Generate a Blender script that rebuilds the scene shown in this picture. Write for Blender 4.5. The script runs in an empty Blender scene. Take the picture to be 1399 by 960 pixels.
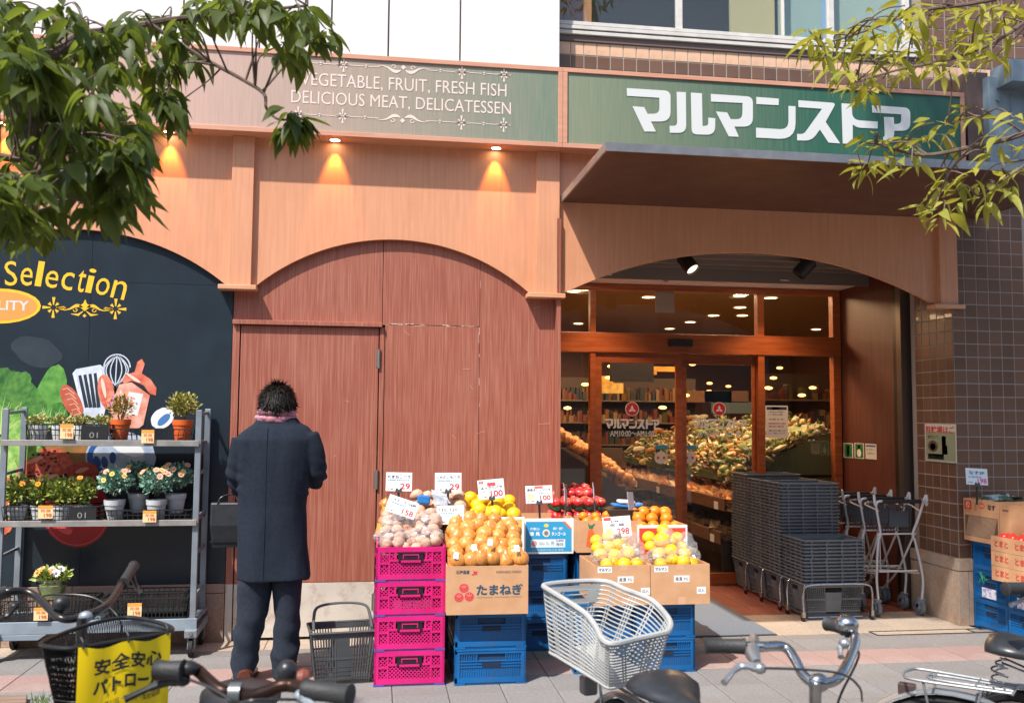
import bpy, bmesh, math, random
from mathutils import Vector, Matrix, noise
R = math.radians
rnd = random.Random(7)
S = bpy.context.scene
COL = S.collection
# ---------------------------------------------------------------- camera
H = 1.5
_yaw, _pitch, _roll, FP = 0.143997, 0.0704272, 0.0078333, 1250.5
_f = Vector((math.sin(_yaw)*math.cos(_pitch), math.cos(_yaw)*math.cos(_pitch), math.sin(_pitch)))
_r = Vector((math.cos(_yaw), -math.sin(_yaw), 0)); _u = _r.cross(_f)
_r, _u = _r*math.cos(_roll)+_u*math.sin(_roll), -_r*math.sin(_roll)+_u*math.cos(_roll)
cd = bpy.data.cameras.new('camera'); cam = bpy.data.objects.new('camera', cd); COL.objects.link(cam)
cam.matrix_world = Matrix(((_r.x, _u.x, -_f.x, 0), (_r.y, _u.y, -_f.y, 0), (_r.z, _u.z, -_f.z, H), (0, 0, 0, 1)))
cd.sensor_width = 36; cd.lens = 36*FP/1399; cd.clip_end = 500; cd.clip_start = 0.05
cd.dof.use_dof = True; cd.dof.focus_distance = 6.1; cd.dof.aperture_fstop = 5.6
S.camera = cam
# ---------------------------------------------------------------- light
SUN = Vector((-0.95, -1.0, 2.0)).normalized()
elev = math.asin(SUN.z)
W_ = bpy.data.worlds.new('World'); S.world = W_; W_.use_nodes = True
nt = W_.node_tree; bg = nt.nodes['Background']
sky = nt.nodes.new('ShaderNodeTexSky'); sky.sky_type = 'NISHITA'; sky.sun_disc = False
sky.sun_elevation = elev; sky.sun_rotation = math.atan2(SUN.x, SUN.y) % (2*math.pi)
sky.air_density = 1.0; sky.dust_density = 1.5; sky.ozone_density = 1.0
nt.links.new(sky.outputs[0], bg.inputs[0]); bg.inputs[1].default_value = 0.145
sl = bpy.data.lights.new('sun', 'SUN'); sl.energy = 4.1; sl.angle = R(0.9); sl.color = (1.0, 0.94, 0.87)
so = bpy.data.objects.new('sun', sl); COL.objects.link(so); so.rotation_euler = SUN.to_track_quat('Z', 'Y').to_euler(); so.location = (-6, -6, 12)
S.view_settings.view_transform = 'Standard'; S.view_settings.look = 'None'; S.view_settings.gamma = 1
S.view_settings.exposure = 0.74
S.render.engine = 'CYCLES'

# ---------------------------------------------------------------- helpers
def at(px, py, X=None, Y=None, Z=None):
    d = _f + _r*((px-699.5)/FP) - _u*((py-480)/FP)
    t = (Z-H)/d.z if Z is not None else (Y/d.y if Y is not None else X/d.x)
    return Vector((0, 0, H)) + d*t

def sp(x):
    x /= 255.0
    return x/12.92 if x <= 0.04045 else ((x+0.055)/1.055)**2.4
def rgb(h, k=1.0):
    return tuple(sp(int(h[i:i+2], 16))*k for i in (0, 2, 4))+(1,)

_M = {}
def mat(name, col, rough=0.6, col2=None, scale=6, stretch=(1, 1, 1), bump=0.0, bscale=None, metal=0.0,
        emit=None, spec=0.5, detail=6, dist=0.0, ramp=(0.35, 0.65), coat=0.0, trans=0.0, dirt=None, dscale=3, rvar=0.0, perobj=0.0, sheen=0.0, sub=0.0):
    if name in _M: return _M[name]
    m = bpy.data.materials.new(name); m.use_nodes = True; N = m.node_tree.nodes; L = m.node_tree.links
    b = N['Principled BSDF']; b.inputs['Roughness'].default_value = rough; b.inputs['Metallic'].default_value = metal
    b.inputs['Base Color'].default_value = col; b.inputs['Specular IOR Level'].default_value = spec
    b.inputs['Coat Weight'].default_value = coat; b.inputs['Transmission Weight'].default_value = trans
    b.inputs['Sheen Weight'].default_value = sheen
    if sub: b.inputs['Subsurface Weight'].default_value = sub; b.inputs['Subsurface Radius'].default_value = (0.02, 0.012, 0.006)
    if emit: b.inputs['Emission Color'].default_value = emit[0]; b.inputs['Emission Strength'].default_value = emit[1]
    tc = N.new('ShaderNodeTexCoord'); mp = N.new('ShaderNodeMapping'); mp.inputs['Scale'].default_value = stretch
    L.new(tc.outputs['Object'], mp.inputs[0])
    out = None
    if col2:
        nz = N.new('ShaderNodeTexNoise'); nz.inputs['Scale'].default_value = scale; nz.inputs['Detail'].default_value = detail; nz.inputs['Distortion'].default_value = dist
        L.new(mp.outputs[0], nz.inputs[0])
        cr = N.new('ShaderNodeValToRGB'); cr.color_ramp.elements[0].position = ramp[0]; cr.color_ramp.elements[1].position = ramp[1]
        cr.color_ramp.elements[0].color = col; cr.color_ramp.elements[1].color = col2
        L.new(nz.outputs[0], cr.inputs[0]); out = cr.outputs[0]
    if perobj:
        oi = N.new('ShaderNodeObjectInfo'); hs = N.new('ShaderNodeHueSaturation'); mr = N.new('ShaderNodeMapRange')
        mr.inputs[3].default_value = 1-perobj; mr.inputs[4].default_value = 1+perobj
        L.new(oi.outputs['Random'], mr.inputs[0]); L.new(mr.outputs[0], hs.inputs['Value'])
        if out: L.new(out, hs.inputs['Color'])
        else: hs.inputs['Color'].default_value = col
        out = hs.outputs[0]
    if dirt:
        n2 = N.new('ShaderNodeTexNoise'); n2.inputs['Scale'].default_value = dscale; n2.inputs['Detail'].default_value = 8; n2.inputs['Roughness'].default_value = 0.7
        L.new(tc.outputs['Object'], n2.inputs[0])
        r2 = N.new('ShaderNodeMapRange'); r2.inputs[1].default_value = 0.5; r2.inputs[2].default_value = 0.75; r2.inputs[4].default_value = dirt[1]
        L.new(n2.outputs[0], r2.inputs[0])
        mx = N.new('ShaderNodeMix'); mx.data_type = 'RGBA'; L.new(r2.outputs[0], mx.inputs[0])
        if out: L.new(out, mx.inputs[6])
        else: mx.inputs[6].default_value = col
        mx.inputs[7].default_value = dirt[0]; out = mx.outputs[2]
    if out: L.new(out, b.inputs['Base Color'])
    if rvar:
        n4 = N.new('ShaderNodeTexNoise'); n4.inputs['Scale'].default_value = 5; n4.inputs['Detail'].default_value = 6; L.new(tc.outputs['Object'], n4.inputs[0])
        r4 = N.new('ShaderNodeMapRange'); r4.inputs[3].default_value = rough-rvar; r4.inputs[4].default_value = rough+rvar
        L.new(n4.outputs[0], r4.inputs[0]); L.new(r4.outputs[0], b.inputs['Roughness'])
    if bump:
        n3 = N.new('ShaderNodeTexNoise'); n3.inputs['Scale'].default_value = bscale or scale*3; n3.inputs['Detail'].default_value = 5
        L.new(mp.outputs[0], n3.inputs[0]); bp = N.new('ShaderNodeBump'); bp.inputs['Strength'].default_value = bump; bp.inputs['Distance'].default_value = 0.01
        L.new(n3.outputs[0], bp.inputs['Height']); L.new(bp.outputs[0], b.inputs['Normal'])
    _M[name] = m; return m

def glassmat(name, tint=(0.9, 0.93, 0.92, 1), rough=0.0, refl=1.0, base=0.0):
    if name in _M: return _M[name]
    m = bpy.data.materials.new(name); m.use_nodes = True; N = m.node_tree.nodes; L = m.node_tree.links
    N.remove(N['Principled BSDF']); o = N['Material Output']
    t = N.new('ShaderNodeBsdfTransparent'); t.inputs[0].default_value = tint
    g = N.new('ShaderNodeBsdfGlossy'); g.inputs['Roughness'].default_value = rough
    fr = N.new('ShaderNodeFresnel'); fr.inputs[0].default_value = 1.5
    ma = N.new('ShaderNodeMath'); ma.operation = 'MULTIPLY_ADD'; ma.inputs[1].default_value = refl; ma.inputs[2].default_value = base
    L.new(fr.outputs[0], ma.inputs[0]); mx = N.new('ShaderNodeMixShader'); ge = N.new('ShaderNodeNewGeometry'); mm = N.new('ShaderNodeMath'); mm.operation = 'MULTIPLY_ADD'; mm.inputs[1].default_value = -1; mm.inputs[2].default_value = 1; L.new(ge.outputs['Backfacing'], mm.inputs[0]); m2 = N.new('ShaderNodeMath'); m2.operation = 'MULTIPLY'; L.new(ma.outputs[0], m2.inputs[0]); L.new(mm.outputs[0], m2.inputs[1]); L.new(m2.outputs[0], mx.inputs[0])
    L.new(t.outputs[0], mx.inputs[1]); L.new(g.outputs[0], mx.inputs[2]); L.new(mx.outputs[0], o.inputs[0])
    _M[name] = m; return m

WM = {}
def wm(o):
    return WM.get(o.name, Matrix.Identity(4)) if o else Matrix.Identity(4)
def setp(o, label=None, cat=None, group=None, kind=None):
    if label: o['label'] = label
    if cat: o['category'] = cat
    if group: o['group'] = group
    if kind: o['kind'] = kind
    return o
tag = setp
def thing(name, label, cat, loc=(0, 0, 0), rz=0.0, group=None, kind=None, rot=None):
    o = bpy.data.objects.new(name, None); COL.objects.link(o); o.empty_display_size = 0.05
    o.location = loc; o.rotation_euler = rot or (0, 0, rz)
    WM[o.name] = Matrix.LocRotScale(Vector(loc), o.rotation_euler, None)
    return setp(o, label, cat, group, kind)

class MB:
    def __init__(s): s.v = []; s.f = []
    def add(s, vs, fs):
        n = len(s.v); s.v += [Vector(v) for v in vs]; s.f += [tuple(i+n for i in f) for f in fs]; return s
    def box(s, c, d, rot=None, taper=None):
        hx, hy, hz = d[0]/2, d[1]/2, d[2]/2; tx, ty = taper or (1, 1)
        vs = [Vector((x*hx*(tx if z > 0 else 1), y*hy*(ty if z > 0 else 1), z*hz)) for z in (-1, 1) for y in (-1, 1) for x in (-1, 1)]
        if rot is not None:
            if not isinstance(rot, Matrix): rot = Matrix.Rotation(rot, 3, 'Z')
            vs = [rot @ v for v in vs]
        c = Vector(c)
        return s.add([v+c for v in vs], [(0, 2, 3, 1), (4, 5, 7, 6), (0, 1, 5, 4), (2, 6, 7, 3), (0, 4, 6, 2), (1, 3, 7, 5)])
    def bx(s, x0, x1, y0, y1, z0, z1):
        return s.box(((x0+x1)/2, (y0+y1)/2, (z0+z1)/2), (abs(x1-x0), abs(y1-y0), abs(z1-z0)))
    def beam(s, a, b, w, h, up=(0, 0, 1)):
        a = Vector(a); b = Vector(b); d = b-a; L = d.length; d.normalize(); up = Vector(up)
        x = d.cross(up)
        if x.length < 1e-4: x = d.cross(Vector((1, 0, 0)))
        x.normalize(); z = x.cross(d)
        rot = Matrix((x, d, z)).transposed()
        return s.box((a+b)/2, (w, L, h), rot)
    def tube(s, pts, r, n=8, closed=False, caps=True, flat=1.0):
        pts = [Vector(p) for p in pts]; m = len(pts); rs = r if isinstance(r, (list, tuple)) else [r]*m
        def tan(i):
            if closed: return (pts[(i+1) % m]-pts[i-1]).normalized()
            return (pts[min(i+1, m-1)]-pts[max(i-1, 0)]).normalized()
        t0 = tan(0); ref = Vector((0, 0, 1)) if abs(t0.z) < 0.9 else Vector((1, 0, 0)); nrm = (ref-t0*ref.dot(t0)).normalized()
        vs = []
        for i in range(m):
            t = tan(i); nrm = (nrm-t*nrm.dot(t)); nrm = nrm.normalized() if nrm.length > 1e-6 else Vector((1, 0, 0)); bi = t.cross(nrm)
            for k in range(n):
                a = 2*math.pi*k/n; vs.append(pts[i]+(bi*math.cos(a)+nrm*math.sin(a)*flat)*rs[i])
        fs = []
        for i in range(m if closed else m-1):
            j = (i+1) % m
            for k in range(n): k2 = (k+1) % n; fs.append((i*n+k, i*n+k2, j*n+k2, j*n+k))
        if caps and not closed: fs.append(tuple(range(n))[::-1]); fs.append(tuple((m-1)*n+k for k in range(n)))
        return s.add(vs, fs)
    def cyl(s, a, b, r, n=16, r2=None): return s.tube([a, b], [r, r if r2 is None else r2], n)
    def lathe(s, prof, n=20, c=(0, 0, 0), M=None, capb=True, capt=True):
        vs = []; c = Vector(c)
        for r, z in prof:
            for k in range(n):
                a = 2*math.pi*k/n; v = Vector((r*math.cos(a), r*math.sin(a), z)); vs.append((M @ v if M else v)+c)
        fs = [(i*n+k, i*n+(k+1) % n, (i+1)*n+(k+1) % n, (i+1)*n+k) for i in range(len(prof)-1) for k in range(n)]
        if capb: fs.append(tuple(range(n))[::-1])
        if capt: fs.append(tuple((len(prof)-1)*n+k for k in range(n)))
        return s.add(vs, fs)
    def loft(s, rings, cap=True, closed=True):
        n = len(rings[0]); vs = [v for r in rings for v in r]; fs = []
        for i in range(len(rings)-1):
            for k in range(n if closed else n-1): k2 = (k+1) % n; fs.append((i*n+k, i*n+k2, (i+1)*n+k2, (i+1)*n+k))
        if cap: fs.append(tuple(range(n))[::-1]); fs.append(tuple((len(rings)-1)*n+k for k in range(n)))
        return s.add(vs, fs)
    def prism(s, pts, d):   # planar polygon extruded by vector d
        pts = [Vector(p) for p in pts]; d = Vector(d); n = len(pts)
        return s.add(pts+[p+d for p in pts], [tuple(range(n))[::-1], tuple(range(n, 2*n))]+[(i, (i+1) % n, (i+1) % n+n, i+n) for i in range(n)])
    def poly(s, pts): return s.add(pts, [tuple(range(len(pts)))])
    def ball(s, c, r, n=10, m=7, M=None):
        prof = [(max(1e-4, math.sin(math.pi*i/m)), -math.cos(math.pi*i/m)) for i in range(m+1)]
        rr = r if isinstance(r, (tuple, list)) else (r, r, r)
        S3 = Matrix.Diagonal(Vector(rr)); S3 = (M @ S3) if M else S3
        return s.lathe(prof, n, c, S3)
    def mesh(s, name):
        me = bpy.data.meshes.new(name); me.from_pydata([tuple(v) for v in s.v], [], s.f); me.update(); return me
    def build(s, name, m, parent=None, world=False, smooth=False, bevel=0, ang=40, fix=False, **kw):
        if world and parent:
            inv = wm(parent).inverted(); s.v = [inv @ v for v in s.v]
        me = s.mesh(name)
        if fix:
            b = bmesh.new(); b.from_mesh(me); bmesh.ops.recalc_face_normals(b, faces=b.faces); b.to_mesh(me); b.free()
        if m: me.materials.append(m)
        if smooth:
            me.shade_smooth(); me.set_sharp_from_angle(angle=R(ang))
        return link(name, me, parent, bevel, **kw)
def link(name, me, parent=None, bevel=0, loc=None, rot=None, scale=None, **kw):
    o = bpy.data.objects.new(name, me); COL.objects.link(o)
    if parent: o.parent = parent; WM[o.name] = wm(parent)
    else: WM[o.name] = Matrix.Identity(4)
    if loc is not None: o.location = loc
    if rot is not None: o.rotation_euler = rot
    if scale is not None: o.scale = scale if isinstance(scale, (tuple, list, Vector)) else (scale,)*3
    if bevel:
        bm_ = o.modifiers.new('b', 'BEVEL'); bm_.width = bevel; bm_.segments = 2; bm_.limit_method = 'ANGLE'; bm_.angle_limit = R(40)
    if loc is not None or rot is not None:
        WM[o.name] = wm(parent) @ Matrix.LocRotScale(o.location, o.rotation_euler, None)
    return setp(o, **kw)
def dup(root, loc, rz=None, label=None, group=None, rot=None):
    r = root.copy(); COL.objects.link(r); r.location = loc
    if rz is not None: r.rotation_euler = (0, 0, rz)
    if rot is not None: r.rotation_euler = rot
    if label: r['label'] = label
    if group: r['group'] = group
    WM[r.name] = Matrix.LocRotScale(Vector(loc), r.rotation_euler, None)
    for ch in KIDS(root):
        c = ch.copy(); COL.objects.link(c); c.parent = r; WM[c.name] = WM[r.name]
        for g in KIDS(ch):
            d = g.copy(); COL.objects.link(d); d.parent = c
    return r
_kids = {}
def KIDS(o):
    return [c for c in bpy.data.objects if c.parent == o]
def spl(pts, n=6, closed=False):
    P = [Vector(p) for p in pts]; m = len(P); out = []
    rng = range(m) if closed else range(m-1)
    for i in rng:
        p0 = P[i-1] if (i > 0 or closed) else P[i]*2-P[i+1]; p1 = P[i]; p2 = P[(i+1) % m]
        p3 = P[(i+2) % m] if (i+2 < m or closed) else P[i+1]*2-P[i]
        for k in range(n):
            t = k/n; out.append(0.5*((2*p1)+(p2-p0)*t+(2*p0-5*p1+4*p2-p3)*t*t+(3*p1-p0-3*p2+p3)*t**3))
    if not closed: out.append(P[-1])
    return out

_tc = {}
def textmesh(s, bold=0.0, sp_=1.0):
    k = (s, bold, sp_)
    if k in _tc: return _tc[k]
    c = bpy.data.curves.new('t', 'FONT'); c.body = s; c.size = 1; c.offset = bold; c.space_character = sp_; c.resolution_u = 3; c.align_x = 'LEFT'
    o = bpy.data.objects.new('t', c); COL.objects.link(o)
    bpy.context.view_layer.update()
    dg = bpy.context.evaluated_depsgraph_get(); me = bpy.data.meshes.new_from_object(o.evaluated_get(dg))
    vs = [v.co.copy() for v in me.vertices]; fs = [tuple(p.vertices) for p in me.polygons]
    bpy.data.objects.remove(o); bpy.data.curves.remove(c); bpy.data.meshes.remove(me)
    if not vs: vs = [Vector((0, 0, 0)), Vector((1, 0, 0)), Vector((0, 1, 0))]; fs = [(0, 1, 2)]
    x0 = min(v.x for v in vs); x1 = max(v.x for v in vs); y0 = min(v.y for v in vs); y1 = max(v.y for v in vs)
    vs = [((v.x-x0)/max(1e-6, x1-x0), (v.y-y0)/max(1e-6, y1-y0)) for v in vs]
    _tc[k] = (vs, fs, (x1-x0)/max(1e-6, (y1-y0))); return _tc[k]
def text(parent, s, o, r, u, rect, m, bold=0.0, name='lettering', world=True, off=0.0015, warp=None, keep=False):
    """rect = (x0,y0,x1,y1) metres in the frame (o, r, u)"""
    vs, fs, asp = textmesh(s, bold); o = Vector(o); r = Vector(r).normalized(); u = Vector(u).normalized(); n = r.cross(u)
    x0, y0, x1, y1 = rect
    if keep: w = min(x1-x0, (y1-y0)*asp); cx = (x0+x1)/2; x0, x1 = cx-w/2, cx+w/2
    b = MB()
    P = []
    for a, c in vs:
        x = x0+(x1-x0)*a; y = y0+(y1-y0)*c
        if warp: x, y = warp(x, y)
        P.append(o+r*x+u*y+n*off)
    b.add(P, fs)
    return b.build(name, m, parent, world=world)
def shape(parent, pts, o, r, u, m, name='print', off=0.001, world=True):
    o = Vector(o); r = Vector(r).normalized(); u = Vector(u).normalized(); n = r.cross(u)
    loops = pts if isinstance(pts[0][0], (list, tuple)) else [pts]
    b = MB()
    for l in loops: b.poly([o+r*p[0]+u*p[1]+n*off for p in l])
    return b.build(name, m, parent, world=world)
def ell(cx, cy, rx, ry, n=24, a0=0):
    return [(cx+rx*math.cos(2*math.pi*i/n)*math.cos(a0)-ry*math.sin(2*math.pi*i/n)*math.sin(a0), cy+rx*math.cos(2*math.pi*i/n)*math.sin(a0)+ry*math.sin(2*math.pi*i/n)*math.cos(a0)) for i in range(n)]
def stroke(pts, w):
    """2-D polyline -> ribbon quads; w width or list"""
    out = []; m = len(pts); ws = w if isinstance(w, list) else [w]*m
    L = []; Rr = []
    for i in range(m):
        a = pts[max(0, i-1)]; b = pts[min(m-1, i+1)]; dx, dy = b[0]-a[0], b[1]-a[1]; d = math.hypot(dx, dy) or 1; nx, ny = -dy/d, dx/d
        L.append((pts[i][0]+nx*ws[i]/2, pts[i][1]+ny*ws[i]/2)); Rr.append((pts[i][0]-nx*ws[i]/2, pts[i][1]-ny*ws[i]/2))
    for i in range(m-1): out.append([Rr[i], Rr[i+1], L[i+1], L[i]])
    return out

# ---------------------------------------------------------------- shared materials
WOOD = mat('pale_wood_laminate', rgb('D99C78'), 0.5, rgb('CC8E6A'), scale=5, stretch=(9, 9, 0.5), bump=0.03, detail=8, ramp=(0.3, 0.72), dirt=(rgb('B8805C'), 0.4), dscale=1.6)
WOODD = mat('orange_wood_trim', rgb('D8A27E'), 0.5, rgb('CC926E'), scale=5, stretch=(0.6, 9, 9), bump=0.03, detail=6)
REDWOOD = mat('red_streaked_laminate', rgb('92503F'), 0.5, rgb('AC715C'), scale=6, stretch=(24, 24, 0.45), bump=0.05, detail=9, dist=0.25, ramp=(0.42, 0.68), dirt=(rgb('B08070'), 0.25), dscale=1.2, rvar=0.1)
DOORWOOD = mat('door_frame_wood', rgb('A65A2C'), 0.4, rgb('8C4520'), scale=4, stretch=(0.8, 6, 8), bump=0.03)
GREYM = mat('grey_painted_metal', rgb('8C97A0'), 0.45, rgb('7C868E'), scale=8, metal=0.3, dirt=(rgb('6B6560'), 0.4))
CHROME = mat('chrome', rgb('BEBFC0'), 0.24, rgb('A5A6A8'), scale=40, metal=1.0, rvar=0.1)
ALU = mat('aluminium', rgb('B9B7B4'), 0.35, rgb('A5A29F'), scale=10, metal=0.8)
BLACKP = mat('black_plastic', rgb('26272A'), 0.45, rgb('1C1D1F'), scale=20)
RUBBER = mat('rubber', rgb('1B1B1C'), 0.8)
WHITE = mat('white_card', rgb('EDEDEA'), 0.5)
INK = mat('black_print', rgb('26282C'), 0.6)
REDINK = mat('red_print', rgb('D5263A'), 0.6)
BLUEINK = mat('blue_print', rgb('3D9CC8'), 0.6)
CARD = mat('cardboard', rgb('CFA078'), 0.85, rgb('C4946B'), scale=9, bump=0.03, dirt=(rgb('B98A62'), 0.4))
CARDIN = mat('cardboard_edge', rgb('B98A60'), 0.9)
# ================================================================ BUILDING
YW, YF, YP, YC, YS, YT, YU, YD = 6.38, 6.34, 6.30, 6.28, 6.19, 6.30, 6.40, 7.95
ZS = 3.382   # underside of sign boards
XR = 4.26
def ax(px, Y, py=480): return at(px, py, Y=Y).x
def az(px, py, Y): return at(px, py, Y=Y).z
# ---- ground: one sheet + slabs
ground = MB().bx(-60, 60, -60, 60, -0.3, -0.012).build('pavement', mat('pavement_joint', rgb('6E6862'), 0.95), kind='structure')
SLAB = mat('pale_paving', rgb('737170'), 0.85, rgb('84817E'), scale=60, bump=0.25, bscale=160, dirt=(rgb('706860'), 0.8), dscale=1.3, perobj=0.07)
SLABP = mat('pink_paving', rgb('9C827B'), 0.85, rgb('8A716A'), scale=70, bump=0.25, bscale=160, dirt=(rgb('A39A94'), 0.6), dscale=2.5, perobj=0.06)
SLABD = mat('dark_paving', rgb('726E6B'), 0.85, rgb('807C78'), scale=70, bump=0.25, bscale=160, perobj=0.05)
BEIGE = mat('beige_stone_floor', rgb('988A7A'), 0.8, rgb('A89A8A'), scale=40, bump=0.1, dirt=(rgb('8F8070'), 0.5), dscale=2)
REDT = mat('red_quarry_tile', rgb('7C4034'), 0.55, rgb('8E4E3E'), scale=20, bump=0.05, dirt=(rgb('5C3A30'), 0.6), dscale=6, perobj=0.12)
_sl = {}
def slab(w, d, m):
    k = (round(w, 3), round(d, 3), m.name)
    if k not in _sl:
        e = 0.0035; b = MB(); x, y = w/2-0.0022, d/2-0.0022
        b.loft([[Vector((sx*(x-q), sy*(y-q), z)) for sx, sy in ((-1, -1), (1, -1), (1, 1), (-1, 1))] for z, q in ((-0.012, 0), (-0.002, 0), (0, e))])
        me = b.mesh('slab'); me.materials.append(m); _sl[k] = me
    return _sl[k]
rows = [(3.75, 4.08, 0), (4.08, 4.41, 0), (4.41, 4.73, 2), (4.73, 5.05, 0), (5.05, 5.38, 0), (5.38, 5.71, 1), (5.71, 6.0, 0), (6.0, 6.14, 2)]
for (y0, y1, k) in rows:
    for i in range(-12, 20):
        if y1 < 4.5 and (i < -9 or i > 14): continue
        x0 = 1.0+i*0.3; x1 = x0+0.3; m = (SLAB, SLABP, SLABD)[k]
        if k == 2 and y1 < 5 and abs(i) % 1 == 0: m = SLABD
        if 4.73 <= y0 < 5.1 and i in (-2,): m = SLABD       # dark slab in front of the blue crates
        o = link('paving_slab', slab(0.3, y1-y0, m), ground, loc=((x0+x1)/2, (y0+y1)/2, rnd.uniform(-0.001, 0.001)))
for x0, x1, y0, y1 in [(-3.2+0.5*i, -2.7+0.5*i, 6.14, 6.44) for i in range(9)]+[(1.3+0.6*i, 1.9+0.6*i, 6.14, 6.775) for i in range(5)]:
    link('paving_slab', slab(x1-x0, y1-y0, BEIGE), ground, loc=((x0+x1)/2, (y0+y1)/2, 0))
for i in range(-8, 11):
    for j in range(4):
        x0 = 2.92+0.187*(i-4); 
        link('red_floor_tile', slab(0.187, 0.3, REDT), ground, loc=(x0+0.5*0.187, 6.775+0.15+j*0.3, 0))
# drain / strip frame set into the dark band at right
fr = MB()
for a, b_ in (((3.46, 6.045), (4.4, 6.045)), ((3.46, 6.155), (4.4, 6.155)), ((3.46, 6.04), (3.46, 6.16)), ((4.2, 6.04), (4.2, 6.16))):
    fr.beam((a[0], a[1], 0.001), (b_[0], b_[1], 0.001), 0.012, 0.008)
fr.build('drain_frame', mat('dark_metal_strip', rgb('4A4848'), 0.5, metal=0.5), ground)
MB().bx(3.468, 4.19, 6.052, 6.148, -0.004, 0.0025).build('drain_cover', BEIGE, ground)

B = thing('shop_building', 'brown tiled shop building with red laminate wall, service door and stone base behind the stall', 'building', (1.2, 6.4, 0))
# ---- core mass behind everything
core = MB()
core.bx(-6, 1.15, 6.42, 7.9, 0, 4.9).bx(-6, 6.5, 6.5, 7.0, 3.2, 4.05).bx(4.42, 6.5, 6.42, 7.9, 0, 4.05)
core.bx(-6, 9, 6.9, 7.2, 5.4, 9)
core.build('core_wall', mat('rough_render', rgb('5A504A'), 0.9), B, world=True)
# ---- red laminate wall
xl, xs, xm, xr = -0.985, 0.004, ax(655, YW), 1.23
def panel(x0, x1, z0, z1, m, name='wall_panel', y=YW, t=0.03, parent=B, bev=0.0015):
    return MB().bx(x0+0.001, x1-0.001, y, y+t, z0+0.001, z1-0.001).build(name, m, parent, world=True, bevel=bev)
panel(xl, xs+0.01, 2.135, 2.85, REDWOOD)
panel(xs+0.012, xm, 2.126, 2.85, REDWOOD)
panel(xs+0.03, xm, 0.375, 2.124, REDWOOD)
panel(xm+0.001, xr, 0.375, 2.85, REDWOOD)
WHITEP = mat('worn_cream_paint', rgb('C4BCB0'), 0.6, rgb('CEC7BC'), scale=5, dirt=(rgb('96705A'), 0.7), dscale=9)
panel(xs+0.03, xr, 0.012, 0.373, WHITEP, 'kick_panel', y=YW-0.003)
MB().bx(1.23, 1.26, 6.30, 7.9, 0, 2.9).build('jamb', REDWOOD, B, world=True)
# lintel ledge
MB().bx(xl, xs+0.012, YW-0.035, YW, 2.105, 2.135).build('lintel', REDWOOD, B, world=True, bevel=0.002)
# door
door = MB().bx(xl+0.055, xs-0.012, YW-0.004, YW+0.03, 0.375, 2.10).build('service_door', REDWOOD, B, world=True, bevel=0.002)
MB().bx(xl+0.055, xs-0.012, YW-0.005, YW+0.03, 0.02, 0.372).build('kick_plate', WHITEP, door, world=True, bevel=0.001)
for x0, x1 in ((xl, xl+0.047), (xs-0.004, xs+0.028)):
    MB().bx(x0, x1, YW-0.008, YW+0.03, 0.375, 2.104).build('door_frame', REDWOOD, B, world=True, bevel=0.002)
    MB().bx(x0, x1, YW-0.008, YW+0.03, 0.0, 0.374).build('door_frame', WHITEP, B, world=True, bevel=0.002)
for py in (490, 655, 822):
    z = az(515, py, YW-0.02); h = MB(); h.cyl((xs-0.008, YW-0.014, z-0.065), (xs-0.008, YW-0.014, z+0.065), 0.011, 10); h.box((xs-0.008, YW-0.005, z), (0.04, 0.006, 0.11))
    h.build('hinge', mat('dull_steel', rgb('8D8680'), 0.5, metal=0.8), door, world=True, smooth=True)
# joint cracks: filler smears
sm = MB()
for k in range(26):
    x = rnd.uniform(0.02, 1.0); z = 2.126+rnd.gauss(0, 0.006) if x < xm else None
    if z is None: z = rnd.uniform(1.4, 2.6); x = xm+rnd.gauss(0, 0.004)
    w, hh = (rnd.uniform(0.01, 0.05), rnd.uniform(0.002, 0.005)) if x < xm-0.01 else (0.003, rnd.uniform(0.02, 0.08))
    sm.poly([(x, YW-0.0012, z), (x+w, YW-0.0012, z+rnd.uniform(-.003, .003)), (x+w*0.8, YW-0.0012, z+hh), (x-w*0.1, YW-0.0012, z+hh)])
for k in range(12):   # scuffs
    x = rnd.uniform(-0.8, 1.15); z = rnd.uniform(1.0, 2.3); L_ = rnd.uniform(0.02, 0.1); a = rnd.gauss(0.1, 0.5)
    p = [(x+L_*math.cos(a)*t, z+L_*math.sin(a)*t) for t in (0, .5, 1)]
    for q in stroke(p, 0.0018): sm.poly([(u_, YW-0.0055, v_) for u_, v_ in q])
sm.build('filler_marks', mat('filler', rgb('D3B2A6'), 0.9), B, world=True)
# ---- stone base at left
ST = mat('speckled_granite', rgb('A58C7C'), 0.6, rgb('8A7366'), scale=120, bump=0.03, dirt=(rgb('9A5F3E'), 0.55), dscale=4, ramp=(0.42, 0.6), perobj=0.05)
x = -3.2
while x < xl-0.01:
    x1 = min(x+0.42, xl-0.003) if x < -1.6 else min(x+0.6, xl-0.003)
    MB().bx(x+0.002, x1-0.001, YW-0.018, YW+0.05, 0.0, 0.318).build('stone_slab', ST, B, world=True, bevel=0.002)
    MB().bx(x+0.002, x1-0.001, YW-0.022, YW+0.05, 0.322, 0.378).build('stone_slab', ST, B, world=True, bevel=0.002)
    x = x1
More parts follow.
